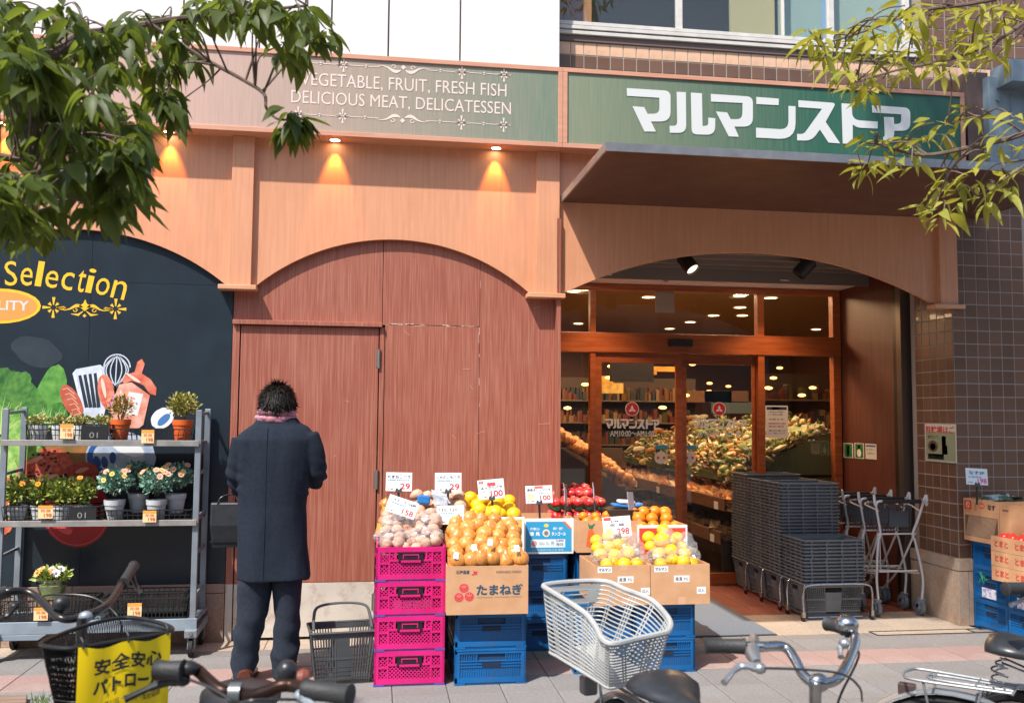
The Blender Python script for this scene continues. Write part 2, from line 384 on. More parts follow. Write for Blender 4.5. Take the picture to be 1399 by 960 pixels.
# ---- brown tiles
def tileset(name, col, per=0.16):
    return mat(name, col, 0.35, None, perobj=per, bump=0.02, scale=12, dirt=(rgb('6A625E'), 0.35), dscale=5, coat=0.2)
TB = tileset('brown_glazed_tile', rgb('6C4E3C')); TCm = tileset('cream_tile', rgb('DDB393'), 0.05)
GROUT = mat('grout', rgb('9E948C'), 0.95)
def tmesh(m, w, h, t=0.0045):
    k = ('t', m.name, w, h)
    if k not in _sl:
        b = MB(); x, z = w/2, h/2
        b.loft([[Vector((sx*(x-q), y, sz*(z-q))) for sx, sz in ((-1, -1), (-1, 1), (1, 1), (1, -1))] for y, q in ((t, 0), (0.0015, 0), (0, 0.002))])
        me = b.mesh('tile'); me.materials.append(m); _sl[k] = me
    return _sl[k]
P = 0.0993; TS = P-0.0075
def tilewall(parent, x0, x1, z0, z1, y, m, rz=0, name='tile', rowm=None, org=(0, 0)):
    """tiles in plane through org; local x along the wall"""
    nx = int((x1-x0)/P+0.5); nz = int((z1-z0)/P+0.5); inv = wm(parent).inverted()
    for j in range(nz):
        mm = rowm(j) if rowm else m
        if mm is None: continue
        for i in range(nx):
            lx = x0+(i+0.5)*P; z = z0+(j+0.5)*P
            if rz == 0: p = Vector((lx, y, z))
            else: p = Vector((y, lx, z))
            link(name, tmesh(mm, TS, TS), parent, loc=inv @ p, rot=(rnd.gauss(0, 0.002), 0, rz+rnd.gauss(0, 0.003)))
zb = az(1322, 778, YT)      # top of stone base
tw = MB().bx(XR+0.006, 6.5, YT+0.004, YT+0.12, zb, zb+3.0).bx(XR+0.004, 4.42, YT+0.012, 6.86, zb, 2.9).build('tiled_wall', GROUT, B, world=True)
z0t = az(1330, 434, YT)  # a joint line
kz = math.floor((z0t-zb)/P); zstart = z0t-kz*P
tilewall(tw, XR+0.004, XR+0.004+P*6, zstart, zstart+P*29, YT+0.001, TB)
tilewall(tw, YT+0.006, YT+0.006+P*5.5, zstart, zstart+P*22, XR+0.001, TB, rz=-math.pi/2)
# right stone base
ST2 = mat('cream_granite', rgb('B3A08D'), 0.55, rgb('A08E7C'), scale=60, dirt=(rgb('A8683A'), 0.5), dscale=6)
hb = 0.085
for (x0, x1, y0, y1) in ((XR-0.03, XR+0.05, YT-0.035, YT+0.02), (XR-0.03, XR+0.02, YT+0.024, 6.88), (XR+0.054, 6.0, YT-0.035, YT+0.02)):
    MB().bx(x0, x1, y0, y1, 0.0, zstart-hb-0.004).build('stone_slab', ST2, B, world=True, bevel=0.002)
    MB().bx(x0-0.004, x1, y0-0.004, y1, zstart-hb, zstart-0.002).build('stone_slab', ST2, B, world=True, bevel=0.002)
# metal jamb and dark side panel of the recess
MB().bx(4.20, 4.30, 6.90, 6.97, 0, 2.72).build('shutter_guide', mat('bronze_metal', rgb('6E6258'), 0.4, metal=0.7), B, world=True, bevel=0.002)
MB().bx(4.225, 4.30, 6.97, 7.06, 0, 2.72).build('shutter_guide', mat('bronze_dark', rgb('463C34'), 0.4, metal=0.6), B, world=True, bevel=0.002)
MB().bx(4.23, 4.32, 7.06, YD+0.05, 0, 2.75).build('side_panel', mat('dark_brown_panel', rgb('643528'), 0.5, rgb('552C20'), scale=5, stretch=(9, 9, .5)), B, world=True)
# ---- upper wall: tile courses + window
xw0 = 1.245
zc0 = az(894, 82.3, YU); zc1 = az(894, 65.6, YU)
uw = MB().bx(xw0, 6.5, YU+0.004, YU+0.1, 3.3, zc0+0.16).bx(ax(1250, YU, 60), 6.5, YU+0.003, YU+0.1, 3.3, 5.4).build('upper_tiled_wall', GROUT, B, world=True)
n_up = 40
tilewall(uw, xw0, xw0+P*n_up, zc0-2*P, zc0+P, YU+0.001, TB, rowm=lambda j: TCm if j == 2 else TB)
xwr = xw0+P*math.ceil((ax(1244, YU, 60)-xw0)/P)
tilewall(uw, xwr, xwr+P*12, zc0+P, zc0+P*7, YU+0.0, TB)
MB().bx(xw0, xwr, YU-0.012, YU+0.05, zc0+P+0.002, zc0+P+0.045).build('flashing', mat('brown_flashing', rgb('6B5A57'), 0.5), B, world=True)
WINF = mat('window_aluminium', rgb('D6D3CE'), 0.5, rgb('C6C3BE'), scale=8)
zw = zc0+P+0.047
wf = MB()
for k, (dz, dy) in enumerate(((0, 0.0), (0.036, -0.006), (0.072, 0.006))):
    wf.bx(xw0, xwr-0.01, YU-0.03+dy, YU+0.06, zw+dz, zw+dz+0.027)
win = wf.build('window', WINF, B, world=True, bevel=0.002)
wf = MB().bx(xw0, xwr-0.01, YU+0.0, YU+0.05, zw+0.02, zw+0.1)
wf.build('dark_channel', BLACKP, win, world=True)
zg = zw+0.108
for px in (928, 1070, 1135, 1238):
    x = ax(px, YU, 20); MB().bx(x-0.022 if px != 1070 else x-0.006, x+0.022 if px != 1070 else x+0.006, YU-0.01, YU+0.04, zw+0.05 if px != 1070 else zg, 5.5).build('mullion', WINF, win, world=True, bevel=0.002)
MB().bx(xw0, xwr-0.02, YU+0.02, YU+0.026, zg-0.02, 5.5).build('pane', glassmat('window_glass', (0.9, 0.93, 0.9, 1), 0.0, 1.2, 0.05), win, world=True)
MB().bx(xw0, xwr, YU+1.6, YU+1.65, 4.0, 6).build('room_wall', mat('office_wall', rgb('C9C3B0'), 0.8), win, world=True)
MB().bx(xw0, xwr, YU+0.1, YU+1.6, 3.95, 4.02).build('room_floor', mat('office_floor', rgb('5A5750'), 0.8), win, world=True)
MB().bx(ax(1005, YU, 20), ax(1066, YU, 20), YU+0.1, YU+0.13, 4.05, 5.5).build('blind', mat('beige_blind', rgb('C9B992'), 0.8), win, world=True)
MB().bx(ax(800, YU, 20), ax(812, YU, 20), YU+0.09, YU+0.12, 4.05, 5.5).build('window_post', WOOD, win, world=True)
for q0, q1, nm_, cc in ((1072, 1131, 'curtain', 'A9BDBE'), (1140, 1234, 'curtain', 'B4C4C2'), (770, 800, 'curtain', '8E5F48')):
    MB().bx(ax(q0, YU, 20), ax(q1, YU, 20), YU+0.1, YU+0.12, 4.05, 5.5).build(nm_, mat('curtain_'+cc, rgb(cc), .8), win, world=True)
bb = MB().box((ax(815, YU+.3, 20)+1.55, YU+0.5, 4.35), (0.14, 0.03, 0.1)).ball((ax(1110, YU+.3, 20), YU+0.5, 4.38), (0.12, .1, .15))
bb.build('office_clutter', mat('dark_blue_clutter', rgb('2A3440'), 0.6), win, world=True, smooth=True)
# ---- white cladding
CLAD = mat('white_cladding', rgb('E6E4E0'), 0.35, rgb('DEDCD8'), scale=2)
YWc = 6.24
xs_ = [-3.2, ax(250, YWc, 40), ax(355, YWc, 40), ax(453, YWc, 40), ax(531, YWc, 40), ax(629, YWc, 40), 1.235]
for a, b_ in zip(xs_[:-1], xs_[1:]):
    MB().bx(a+0.006, b_-0.006, YWc, YWc+0.03, 3.93, 5.2).build('cladding_panel', CLAD, B, world=True, bevel=0.002)
MB().bx(-3.2, 1.233, YWc+0.02, YWc+0.15, 3.9, 5.2).build('cladding_backing', mat('joint_grey', rgb('77736F'), 0.8), B, world=True)
# ---- recess ceiling
CEIL = mat('ceiling_white', rgb('E6E0D8'), 0.8)
RC = MB().bx(1.2, 4.4, 7.45, 8.0, 2.69, 2.74).build('soffit', CEIL, B, world=True)
sg = MB().bx(1.2, 4.4, 6.42, 7.45, 2.80, 2.86).bx(1.2, 4.4, 7.43, 7.449, 2.66, 2.8)
for y in (6.62, 6.85, 7.1, 7.3): sg.bx(1.2, 4.4, y, y+0.04, 2.75, 2.8)
sg.build('shutter_housing', mat('shutter_grey', rgb('8B8078'), 0.5, metal=0.4), B, world=True)

# ================================================================ TIMBER ARCADE
A = thing('timber_arcade', 'orange wood arched valance with pilasters over the shop front', 'shopfront valance', (0, YF, 2.3))
def arch(x0, x1, xa, xb, zs, zt, steps=40):
    """board from x0..x1 with an arch opening between xa..xb"""
    c = (xa+xb)/2; hw = (xb-xa)/2; rise = zt-zs; Rr = (hw*hw+rise*rise)/(2*rise)
    pts = []
    for i in range(steps+1):
        x = xa+(xb-xa)*i/steps
        z = zt-Rr+math.sqrt(max(0, Rr*Rr-(x-c)**2)); pts.append((x, z))
    b = MB(); 
    full = [(x0, zs-0.02)]+pts+[(x1, zs-0.02)] if x0 < xa else pts
    full = [p for p in full]
    xs2 = [p[0] for p in full]
    v = []; 
    for x, z in full: v += [(x, YF, z), (x, YF, ZS), (x, YF+0.035, z), (x, YF+0.035, ZS)]
    f = []
    for i in range(len(full)-1):
        a = 4*i; c2 = 4*(i+1)
        f += [(a, c2, c2+1, a+1), (a+2, a+3, c2+3, c2+2), (a, a+2, c2+2, c2)]
    f += [(0, 1, 3, 2), (4*len(full)-4, 4*len(full)-2, 4*len(full)-1, 4*len(full)-3)]
    b.add(v, f); return b
xp = [(ax(315, YP, 300), ax(345, YP, 300)), (ax(733, YP, 300), ax(764.5, YP, 300)), (ax(1284, YP, 360), ax(1308, YP, 360))]
arch(-3.2, xp[0][0]+0.05, -2.96, -1.04, 2.372, 2.712).build('arched_board', WOOD, A, world=True)
arch(xp[0][0]+0.052, xp[1][1]-0.05, -0.83, 1.035, 2.372, 2.716).build('arched_board', WOOD, A, world=True)
arch(xp[1][1]-0.048, xp[2][1], 1.283, 4.13, 2.372, 2.712).build('arched_board', WOOD, A, world=True)
for x0, x1 in xp:
    p = MB().bx(x0, x1, YP, YF+0.002, 2.364, ZS-0.001).build('pilaster', WOOD, A, world=True, bevel=0.002)
    MB().bx(x0-0.065, x1+0.04, YC-0.01, YF+0.04, 2.330, 2.362).build('pilaster_base', WOODD, p, world=True, bevel=0.004)

# ================================================================ SIGN BOARDS
zt_ = 3.957
def gradmat(name, c1, c2, x0, x1):
    m = bpy.data.materials.new(name); m.use_nodes = True; N = m.node_tree.nodes; L = m.node_tree.links; b = N['Principled BSDF']
    tc = N.new('ShaderNodeTexCoord'); sx = N.new('ShaderNodeSeparateXYZ'); L.new(tc.outputs['Object'], sx.inputs[0])
    mr = N.new('ShaderNodeMapRange'); mr.inputs[1].default_value = x0; mr.inputs[2].default_value = x1; L.new(sx.outputs[0], mr.inputs[0])
    mp = N.new('ShaderNodeMapping'); mp.inputs['Scale'].default_value = (14, 1, 0.6); L.new(tc.outputs['Object'], mp.inputs[0])
    nz = N.new('ShaderNodeTexNoise'); nz.inputs['Scale'].default_value = 6; nz.inputs['Detail'].default_value = 6; L.new(mp.outputs[0], nz.inputs[0])
    ad = N.new('ShaderNodeMath'); ad.operation = 'MULTIPLY_ADD'; ad.inputs[1].default_value = 0.5; L.new(nz.outputs[0], ad.inputs[0]); 
    su = N.new('ShaderNodeMath'); su.operation = 'SUBTRACT'; su.inputs[1].default_value = 0.25; L.new(mr.outputs[0], su.inputs[0]); L.new(su.outputs[0], ad.inputs[2])
    mx = N.new('ShaderNodeMix'); mx.data_type = 'RGBA'; mx.clamp_factor = True; L.new(ad.outputs[0], mx.inputs[0]); mx.inputs[6].default_value = c1; mx.inputs[7].default_value = c2
    L.new(mx.outputs[2], b.inputs['Base Color']); b.inputs['Roughness'].default_value = 0.35
    return m
SFR = mat('sign_frame_salmon', rgb('D09A80'), 0.45, rgb('C48C72'), scale=4, stretch=(1, 6, 6))
def sign(name, label, x0, x1, mface, mf=SFR):
    t = thing(name, label, 'shop sign', ((x0+x1)/2, YS, ZS))
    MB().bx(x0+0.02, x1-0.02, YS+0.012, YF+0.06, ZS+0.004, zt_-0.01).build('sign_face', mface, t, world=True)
    w = 0.032
    for k, (a, b_, c, d) in enumerate(((x0, x1, ZS, ZS+w), (x0, x1, zt_-w, zt_), (x0, x0+w, ZS+w, zt_-w), (x1-w, x1, ZS+w, zt_-w))):
        MB().bx(a, b_, YS, YS+0.03, c, d).build('frame_bar', mf, t, world=True, bevel=0.002)
    MB().bx(x0, x1, YS+0.03, YF+0.005, ZS, ZS+0.012).build('underside', WOODD, t, world=True)
    return t
xj = ax(769, YS, 140)
LS = sign('long_sign', 'green sign with painted pinkish glare and white English lettering, left of the store name', -3.2, xj, gradmat('glare_painted_green_vinyl', rgb('C7A597'), rgb('5E7E6A'), -1.6-(-3.2+xj)/2+0.2, 1.3-(-3.2+xj)/2+0.35))  # sun-haze glare painted into the face colour, pinkish left to green right
SS = sign('store_sign', 'green sign with big white katakana store name above the entrance', xj+0.002, ax(1319, YS, 180), gradmat('green_vinyl', rgb('8E937A'), rgb('2F5F4C'), -1.9, 0.4))
yfz = YS+0.0115
SW = mat('sign_white', rgb('D2D6D4'), 0.4)
CREAMW = mat('cream_print', rgb('E2CFC4'), 0.5)
o_, r_, u_ = Vector((0, yfz, 0)), (1, 0, 0), (0, 0, 1)
def pxr(x0, y0, x1, y1, Y):   # pixel corners -> rect (x0,z0,x1,z1)
    a = at(x0, y1, Y=Y); b = at(x1, y0, Y=Y); return (a.x, a.z, b.x, b.z)
# lettering of the long sign
def zat(px, py): return az(px, py, yfz)
text(LS, 'VEGETABLE, FRUIT, FRESH FISH', o_, r_, u_, (ax(411, yfz, 110), zat(411, 119), ax(692, yfz, 120), zat(411, 98.5)), CREAMW, bold=0.0)
text(LS, 'DELICIOUS MEAT, DELICATESSEN', o_, r_, u_, (ax(398, yfz, 130), zat(398, 143), ax(698, yfz, 150), zat(398, 123)), CREAMW, bold=0.0)
def starburst(cx, cz, s):
    L_ = []
    for k in range(8):
        a = k*math.pi/4; l = s if k % 2 == 0 else s*0.6
        p0 = (cx+0.25*s*math.cos(a), cz+0.25*s*math.sin(a)); p1 = (cx+l*math.cos(a), cz+l*math.sin(a))
        L_ += stroke([p0, p1], [0.08*s, 0.3*s])
    return L_
def diamond(cx, cz, s): return [[(cx-s, cz), (cx, cz-s), (cx+s, cz), (cx, cz+s)]]
def scroll(cx, cz, s, sx, sy):
    L_ = stroke([(cx+sx*s*t, cz+sy*s*(0.0-0.35*math.sin(t*2.2)*(1 if t < 1.3 else 0.5))) for t in (0.2, .4, .6, .8, 1, 1.2, 1.5, 2, 2.6)], [0.05*s, .2*s, .3*s, .34*s, .3*s, .25*s, .16*s, .08*s, .03*s])
    L_ += stroke([(cx+sx*s*(0.95+0.22*math.cos(a)*k), cz+sy*s*(0.1+0.22*math.sin(a)*k)) for a, k in ((0, 1), (1, 1), (2, 1), (3, .9), (4, .7), (5, .5))], 0.09*s)
    return L_
def ornament(zc, fl):
    L_ = []; xc = ax(551, yfz, 100)
    for sx in (-1, 1):
        for d in (0.27, 0.355, 0.44, 0.525, 0.61, 0.70): pass
        L_ += stroke([(xc+sx*0.16, zc), (xc+sx*0.75, zc)], 0.005)
        L_ += diamond(xc+sx*0.255, zc, 0.014)+starburst(xc+sx*0.405, zc, 0.05)+diamond(xc+sx*0.56, zc, 0.014)+starburst(xc+sx*0.70, zc, 0.05)
        L_ += scroll(xc, zc, 0.07, sx, fl)
    L_ += diamond(xc, zc+fl*0.008, 0.018)
    return L_
for (px, py, fl) in ((551, 94, 1), (551, 163.5, -1)):
    shape(LS, ornament(zat(px, py), fl), o_, r_, u_, CREAMW, 'ornament', off=0.0015)
# big katakana, traced as outlines in the sign plane
def rnd_corner(pts, rad):
    """pts: list of (x,y[,r]) -> rounded polygon"""
    out = []; n = len(pts)
    for i, p in enumerate(pts):
        rr = p[2] if len(p) > 2 else rad
        if not rr: out.append(p[:2]); continue
        a = pts[i-1]; b = pts[(i+1) % n]
        da = Vector((a[0]-p[0], a[1]-p[1])); db = Vector((b[0]-p[0], b[1]-p[1])); la, lb = da.length, db.length
        k = min(rr, la*0.5, lb*0.5); A_ = Vector(p[:2])+da/la*k; B_ = Vector(p[:2])+db/lb*k; C_ = Vector(p[:2])
        for t in (0, .2, .4, .6, .8, 1): q = A_*(1-t)**2+C_*2*t*(1-t)+B_*t*t; out.append((q.x, q.y))
    return out
G1 = [  # in crop 1 pixels (scale 7, origin 850,110)
 [(42, 75, 0), (462, 102, 60), (462, 395, 110), (275, 395, 0), (322, 492, 0), (212, 490, 0), (97, 248, 0), (210, 257, 0), (242, 322, 0), (356, 320, 60), (354, 168, 0), (46, 150, 0)],
 [(520, 111, 0), (608, 115, 0), (613, 505, 140), (455, 502, 0), (452, 436, 0), (525, 436, 60)],
 [(655, 119, 0), (762, 125, 0), (768, 438, 0), (822, 434, 50), (822, 358, 0), (889, 363, 0), (888, 523, 90), (664, 517, 50)],
 [(846, 131, 0), (1249, 158, 60), (1249, 445, 120), (1072, 443, 0), (1115, 541, 0), (1018, 537, 0), (895, 299, 0), (1003, 308, 0), (1036, 372, 0), (1146, 374, 60), (1150, 218, 0), (848, 204, 0)]]
G2 = [  # crop 2 (scale 6.359, origin 1030,110)
 [(19, 145, 0), (215, 160, 0), (214, 217, 0), (20, 207, 0)],
 [(298, 223, 0), (360, 226, 0), (361, 516, 150), (17, 498, 0), (17, 412, 0), (300, 430, 80)],
 [(384, 174, 0), (712, 198, 35), (622, 362, 0), (748, 549, 0), (646, 541, 0), (572, 428, 0), (500, 526, 60), (374, 522, 0), (373, 466, 0), (432, 468, 30), (590, 248, 0), (386, 234, 0)],
 [(759, 200, 0), (850, 206, 0), (852, 345, 110), (1074, 359, 0), (1073, 420, 0), (900, 412, 50), (857, 385, 0), (857, 554, 0), (770, 549, 0)],
 [(1022, 217, 0), (1357, 240, 55), (1357, 438, 90), (1218, 440, 0), (1214, 500, 60), (1180, 555, 30), (1120, 553, 0), (1120, 500, 0), (1135, 480, 0), (1127, 318, 0), (1214, 322, 0), (1216, 380, 0), (1276, 378, 30), (1278, 296, 0), (1026, 281, 0)]]
def tr(poly, s, ox, oy):
    return [(lambda p: (p.x, p.z))(at(ox+x/s, oy+y/s, Y=yfz)) for x, y in rnd_corner(poly, 0)]
GL = [tr(g, 7, 850, 110) for g in G1]+[tr(g, 6.359, 1030, 110) for g in G2]
names = 'マルルマンンストア'
for g in GL: shape(SS, [g], o_, r_, u_, SW, 'letter', off=0.003)
LOGO = GL
def logo_on(parent, o, r, u, rect, m, name='lettering'):
    xs3 = [p[0] for g in LOGO for p in g]; ys3 = [p[1] for g in LOGO for p in g]; X0, X1, Y0, Y1 = min(xs3), max(xs3), min(ys3), max(ys3)
    L_ = [[(rect[0]+(p[0]-X0)/(X1-X0)*(rect[2]-rect[0]), rect[1]+(p[1]-Y0)/(Y1-Y0)*(rect[3]-rect[1])) for p in g] for g in LOGO]
    return shape(parent, L_, o, r, u, m, name, off=0.0015)
# downlights in the sign underside
WARM = (1.0, 0.30, 0.05)
EM = mat('lamp_lens', (1, 1, 1, 1), 0.5, emit=((1.0, 0.72, 0.42, 1), 14))
for i, (px, lab) in enumerate(((7, 'recessed downlight under the long sign, hidden among the leaves at far left'), (232, 'lit recessed downlight under the long sign, leftmost uncovered one above the black billboard'), (458, 'lit recessed downlight beside the drooping leaf cluster'), (677, 'lit recessed downlight under the long sign above the red wall, left of the middle pilaster'))):
    p = at(px, 181+ (px-232)*0.052, Z=ZS); p.y = 6.285
    t = thing('recessed_downlight', lab, 'downlight', (p.x, p.y, ZS), group='downlights under the long sign')
    MB().lathe([(0.034, -0.004), (0.042, -0.004), (0.042, 0.0), (0.034, 0.0)], 20, capb=False, capt=False).build('trim_ring', CHROME, t, smooth=True)
    MB().lathe([(0.033, -0.003), (0.001, -0.003)], 20, capb=False, capt=False).build('lens', EM, t)
    ld = bpy.data.lights.new('downlight_beam', 'SPOT'); ld.energy = 16; ld.color = WARM; ld.spot_size = R(48); ld.spot_blend = 0.5; ld.shadow_soft_size = 0.02
    lo = bpy.data.objects.new('lamp', ld); COL.objects.link(lo); lo.location = (0, 0, -0.012); lo.parent = t; lo.rotation_euler = (R(12), 0, 0)
# ================================================================ CANOPY
CP = thing('entrance_canopy', 'dark brown flat canopy with silver edge projecting over the entrance', 'canopy', (2.8, YF, 3.01))
cx0, cx1, cy0, cz = 1.262, 4.50, 5.03, 3.023
MB().bx(cx0+0.012, cx1-0.012, cy0+0.012, YF-0.002, cz+0.004, cz+0.045).build('soffit_board', mat('canopy_brown', rgb('5C3D33'), 0.35, rgb('4E332B'), scale=3, stretch=(0.5, 10, 1), rvar=0.1, bump=0.02), CP, world=True)
for a, b_, c, d in ((cx0, cx1, cy0, cy0+0.012), (cx0, cx0+0.012, cy0+0.012, YF-0.003), (cx1-0.012, cx1, cy0+0.012, YF-0.003)):
    MB().bx(a, b_, c, d, cz, cz+0.05).build('edge_trim', ALU, CP, world=True)
MB().bx(ax(1321, YT, 170), ax(1350, YT, 170), YT-0.01, YT+0.12, zb+3.0, az(1340, 100, YT)).build('corner_panel', mat('brown_wall_panel', rgb('6A5650'), .6, rgb('60504A'), scale=3), B, world=True)
# ---- blue-grey boxes beside the sign
DUCT = mat('blue_grey_sheet_metal', rgb('8698A4'), 0.5, rgb('6E7E88'), scale=4, dirt=(rgb('5A6066'), 0.5))
t = thing('utility_cabinet', 'blue grey sheet metal cabinet on the wall right of the green store sign', 'cabinet', (4.7, 6.2, 3.3))
MB().bx(ax(1352, 6.22, 170), 5.2, 6.22, YU, 3.2, az(1352, 104, 6.22)).build('body', DUCT, t, world=True, bevel=0.004)
x1350 = ax(1352, 6.22, 170)
MB().bx(x1350+0.18, x1350+0.19, 6.212, 6.22, 3.2, 3.98).build('seam', DUCT, t, world=True)
MB().cyl((x1350+0.07, 6.2, 3.93), (x1350+0.07, 6.22, 3.93), 0.016, 12).build('bolt', GREYM, t, world=True, smooth=True)
t = thing('junction_box', 'pale blue grey box mounted higher up at the right edge above the cabinet', 'box', (4.9, 6.1, 4.0))
p0 = at(1377, 112, Y=6.1); MB().bx(p0.x, p0.x+0.5, 6.05, 6.3, p0.z+0.0, p0.z+0.16).build('body', DUCT, t, world=True, bevel=0.004)
MB().bx(p0.x-0.01, p0.x+0.5, 6.04, 6.3, p0.z-0.012, p0.z).build('rim', DUCT, t, world=True)

# ================================================================ BILLBOARD
YB = YW-0.006
BB = thing('billboard', 'black food poster wall with yellow Selection lettering behind the flower trolley', 'billboard', (-2.1, YB, 0.38))
BLK = mat('black_poster_vinyl', rgb('23303A'), 0.35, rgb('1C262E'), scale=4, dirt=(rgb('33414A'), 0.5), dscale=2)
xb = ax(120, YB, 500)
MB().bx(-3.2, xb-0.001, YB, YB+0.02, 0.381, 2.8).build('poster_sheet', BLK, BB, world=True)
zs_ = az(240, 388, YB)
MB().bx(xb+0.001, xl-0.004, YB, YB+0.02, zs_+0.001, 2.8).build('poster_sheet', BLK, BB, world=True)
MB().bx(xb+0.001, xl-0.004, YB, YB+0.02, 0.381, zs_-0.001).build('poster_sheet', BLK, BB, world=True)
bo = Vector((0, YB, 0))
def bp(*pts): return [(lambda q: (q.x, q.z))(at(x, y, Y=YB)) for x, y in pts]
def flat(name, col, L_, off, rough=0.45, parent=BB, col2=None, sc=14):
    m = mat('print_'+col+(col2 or ''), rgb(col), rough, rgb(col2) if col2 else None, scale=sc)
    if not isinstance(L_[0][0], (tuple, list)): L_ = [L_]
    return shape(parent, L_, bo, (1, 0, 0), (0, 0, 1), m, name, off=off)
YEL = 'F2C02E'
# Selection: letters on a falling arc
sel = [('S', 5, 25, 357, 390, 4), ('e', 27, 46, 366, 390, -4), ('l', 49, 60, 357, 391, -7), ('e', 61, 81, 370, 393, -9), ('c', 83, 102, 372, 396, -10), ('t', 105, 118, 369, 399, -10), ('i', 118, 130, 367, 400, -10), ('o', 130, 151, 380, 403, -12), ('n', 152, 174, 384, 408, -12)]
YM = mat('print_'+YEL, rgb(YEL), 0.45)
for ch, x0, x1, y0, y1, rt in sel:
    a = at((x0+x1)/2, (y0+y1)/2, Y=YB); b0 = at(x0, y1, Y=YB); b1 = at(x1, y0, Y=YB); w = (b1.x-b0.x)*0.92; h = (b1.z-b0.z)
    an = R(rt); r3 = Vector((math.cos(an), 0, math.sin(an))); u3 = Vector((-math.sin(an), 0, math.cos(an)))
    text(BB, ch, a, r3, u3, (-w/2, -h/2, w/2, h/2), YM, bold=0.0, name='letter', off=0.002)
flat('oval', YEL, bp(*ell(-2, 418, 58, 24)), 0.0010)
flat('oval_inner', 'F09A4E', bp(*ell(-2, 418, 53, 20)), 0.0016)
text(BB, 'QUALITY', bo, (1, 0, 0), (0, 0, 1), (at(-52, 418, Y=YB).x, at(0, 426, Y=YB).z, at(40, 418, Y=YB).x, at(0, 410, Y=YB).z), SW, bold=0.02, off=0.0025)
orn = []
c0 = bp((116, 421))[0]; s_ = 0.07
for sx, px in ((-1, 73), (1, 158)):
    q = bp((px, 421))[0]; orn += starburst(q[0], c0[1], 0.068)
    orn += scroll(c0[0], c0[1]-0.005, 0.062, sx, -1)
    orn += stroke([(c0[0]+sx*0.12, c0[1]), (q[0]-sx*0.02, c0[1])], 0.006)
    orn += stroke([(c0[0]+sx*0.01, c0[1]-0.02), (c0[0]+sx*0.04, c0[1]-0.045), (c0[0]+sx*0.085, c0[1]-0.04)], [0.004, 0.016, 0.003])
orn += [[(c0[0]-0.04, c0[1]+0.015), (c0[0], c0[1]-0.02), (c0[0]+0.04, c0[1]+0.015), (c0[0]+0.012, c0[1]+0.03), (c0[0], c0[1]+0.06), (c0[0]-0.012, c0[1]+0.03)]]
orn += diamond(c0[0], c0[1]-0.05, 0.012)
flat('ornament', YEL, orn, 0.0015)
# printed food: cabbage leaves
def blob(cx, cy, rx, ry, n=28, j=0.06, a0=0, seed=1):
    r0 = random.Random(seed); e = ell(0, 0, rx, ry, n, a0); return bp(*[(cx+x*(1+r0.uniform(-j, j)), cy+y*(1+r0.uniform(-j, j))) for x, y in e])
smoke = [blob(50, 480, 34, 20, 20, .1, .3, 6)]
for i, b_ in enumerate(smoke): flat('smoke_print', '2F3B43', b_, 0.0004+0.0002*i, col2='27333B', sc=9)
flat('cabbage_print', '4E8A3C', blob(4, 570, 52, 64, seed=3, a0=.35), 0.0012, col2='2F6A2C')
flat('cabbage_print', '8DBB55', blob(-2, 605, 62, 60, seed=5, a0=.5), 0.0018, col2='4E8F3A', sc=20)
flat('cabbage_print', '3D7F35', blob(68, 545, 20, 48, seed=7, a0=.25), 0.0024, col2='6FA84A')
for k, (x, y, rx, ry, a_, c1, c2) in enumerate(((-6, 530, 22, 34, .9, '4C7E3A', '285A26'), (22, 535, 20, 30, .5, '376E30', '5E9040'), (46, 566, 18, 28, .2, '5E9040', '346C2E'), (20, 600, 40, 26, .3, '9CC465', '5E9A44'), (-6, 640, 30, 30, .2, 'B4D27A', '7FB052'), (82, 575, 14, 26, -.2, '4E8F3A', '2F6A2C'))):
    flat('cabbage_print', c1, blob(x, y, rx, ry, 34, .09, a_, 40+k), 0.0025+0.0001*k, col2=c2, sc=26)
vein = []
for x0, y0 in ((-2, 600), (66, 590)):
    for k in range(9):
        a = R(195-k*24+30); L1 = 60 if x0 < 0 else 34
        vein += stroke(bp((x0+3, y0-4), (x0+math.cos(a)*L1*0.5, y0-math.sin(a)*L1*0.55-6), (x0+math.cos(a)*L1, y0-math.sin(a)*L1)), [0.007, 0.004, 0.001])
    for k in range(16):
        a = R(rnd.uniform(0, 150)); d = rnd.uniform(15, 50 if x0 < 0 else 30); q = (x0+math.cos(a)*d, y0-math.sin(a)*d)
        vein += stroke(bp(q, (q[0]+7, q[1]-5), (q[0]+9, q[1]-12)), [0.004, 0.003, 0.001])
flat('vein_print', 'C6DE8E', vein, 0.0033)
# utensils
flat('spatula_print', 'DCE4EE', bp((99, 510), (104, 504), (137, 498), (143, 503), (144, 560), (138, 580), (122, 582), (112, 560)), 0.0014, col2='B9C6D8')
flat('spatula_slots', '26323C', [bp((x0, 513-k), (x0+4, 512-k), (x0+14-k*1.5, 556), (x0+9-k*1.5, 557)) for k, x0 in enumerate((107, 114, 121, 128))], 0.0020)
wh = []
for k in range(7):
    w = 17*math.sin((k-3)/3.3*math.pi/2)
    wh += stroke(bp(*[(160+w*math.sin(math.pi*min(1, t*1.15+0.02)) - (t*3), 485+50*t) for t in [i/10 for i in range(11)]]), 0.007)
wh += stroke(bp(*ell(160, 502, 18, 18)[12:]+ell(160, 502, 18, 18)[:1]), 0.008)
flat('whisk_print', 'C9D3E0', wh, 0.0022)
flat('spoon_print', 'C86A50', blob(98, 548, 12, 25, a0=-.5, seed=9, j=.02), 0.0026, col2='B0523E')
flat('spoon_lines', 'E8B49C', [g for k in range(6) for g in stroke(bp((86+k*3, 532+k*7), (92+k*3.4, 530+k*7), (102+k*2.4, 538+k*7)), 0.005)], 0.0032)
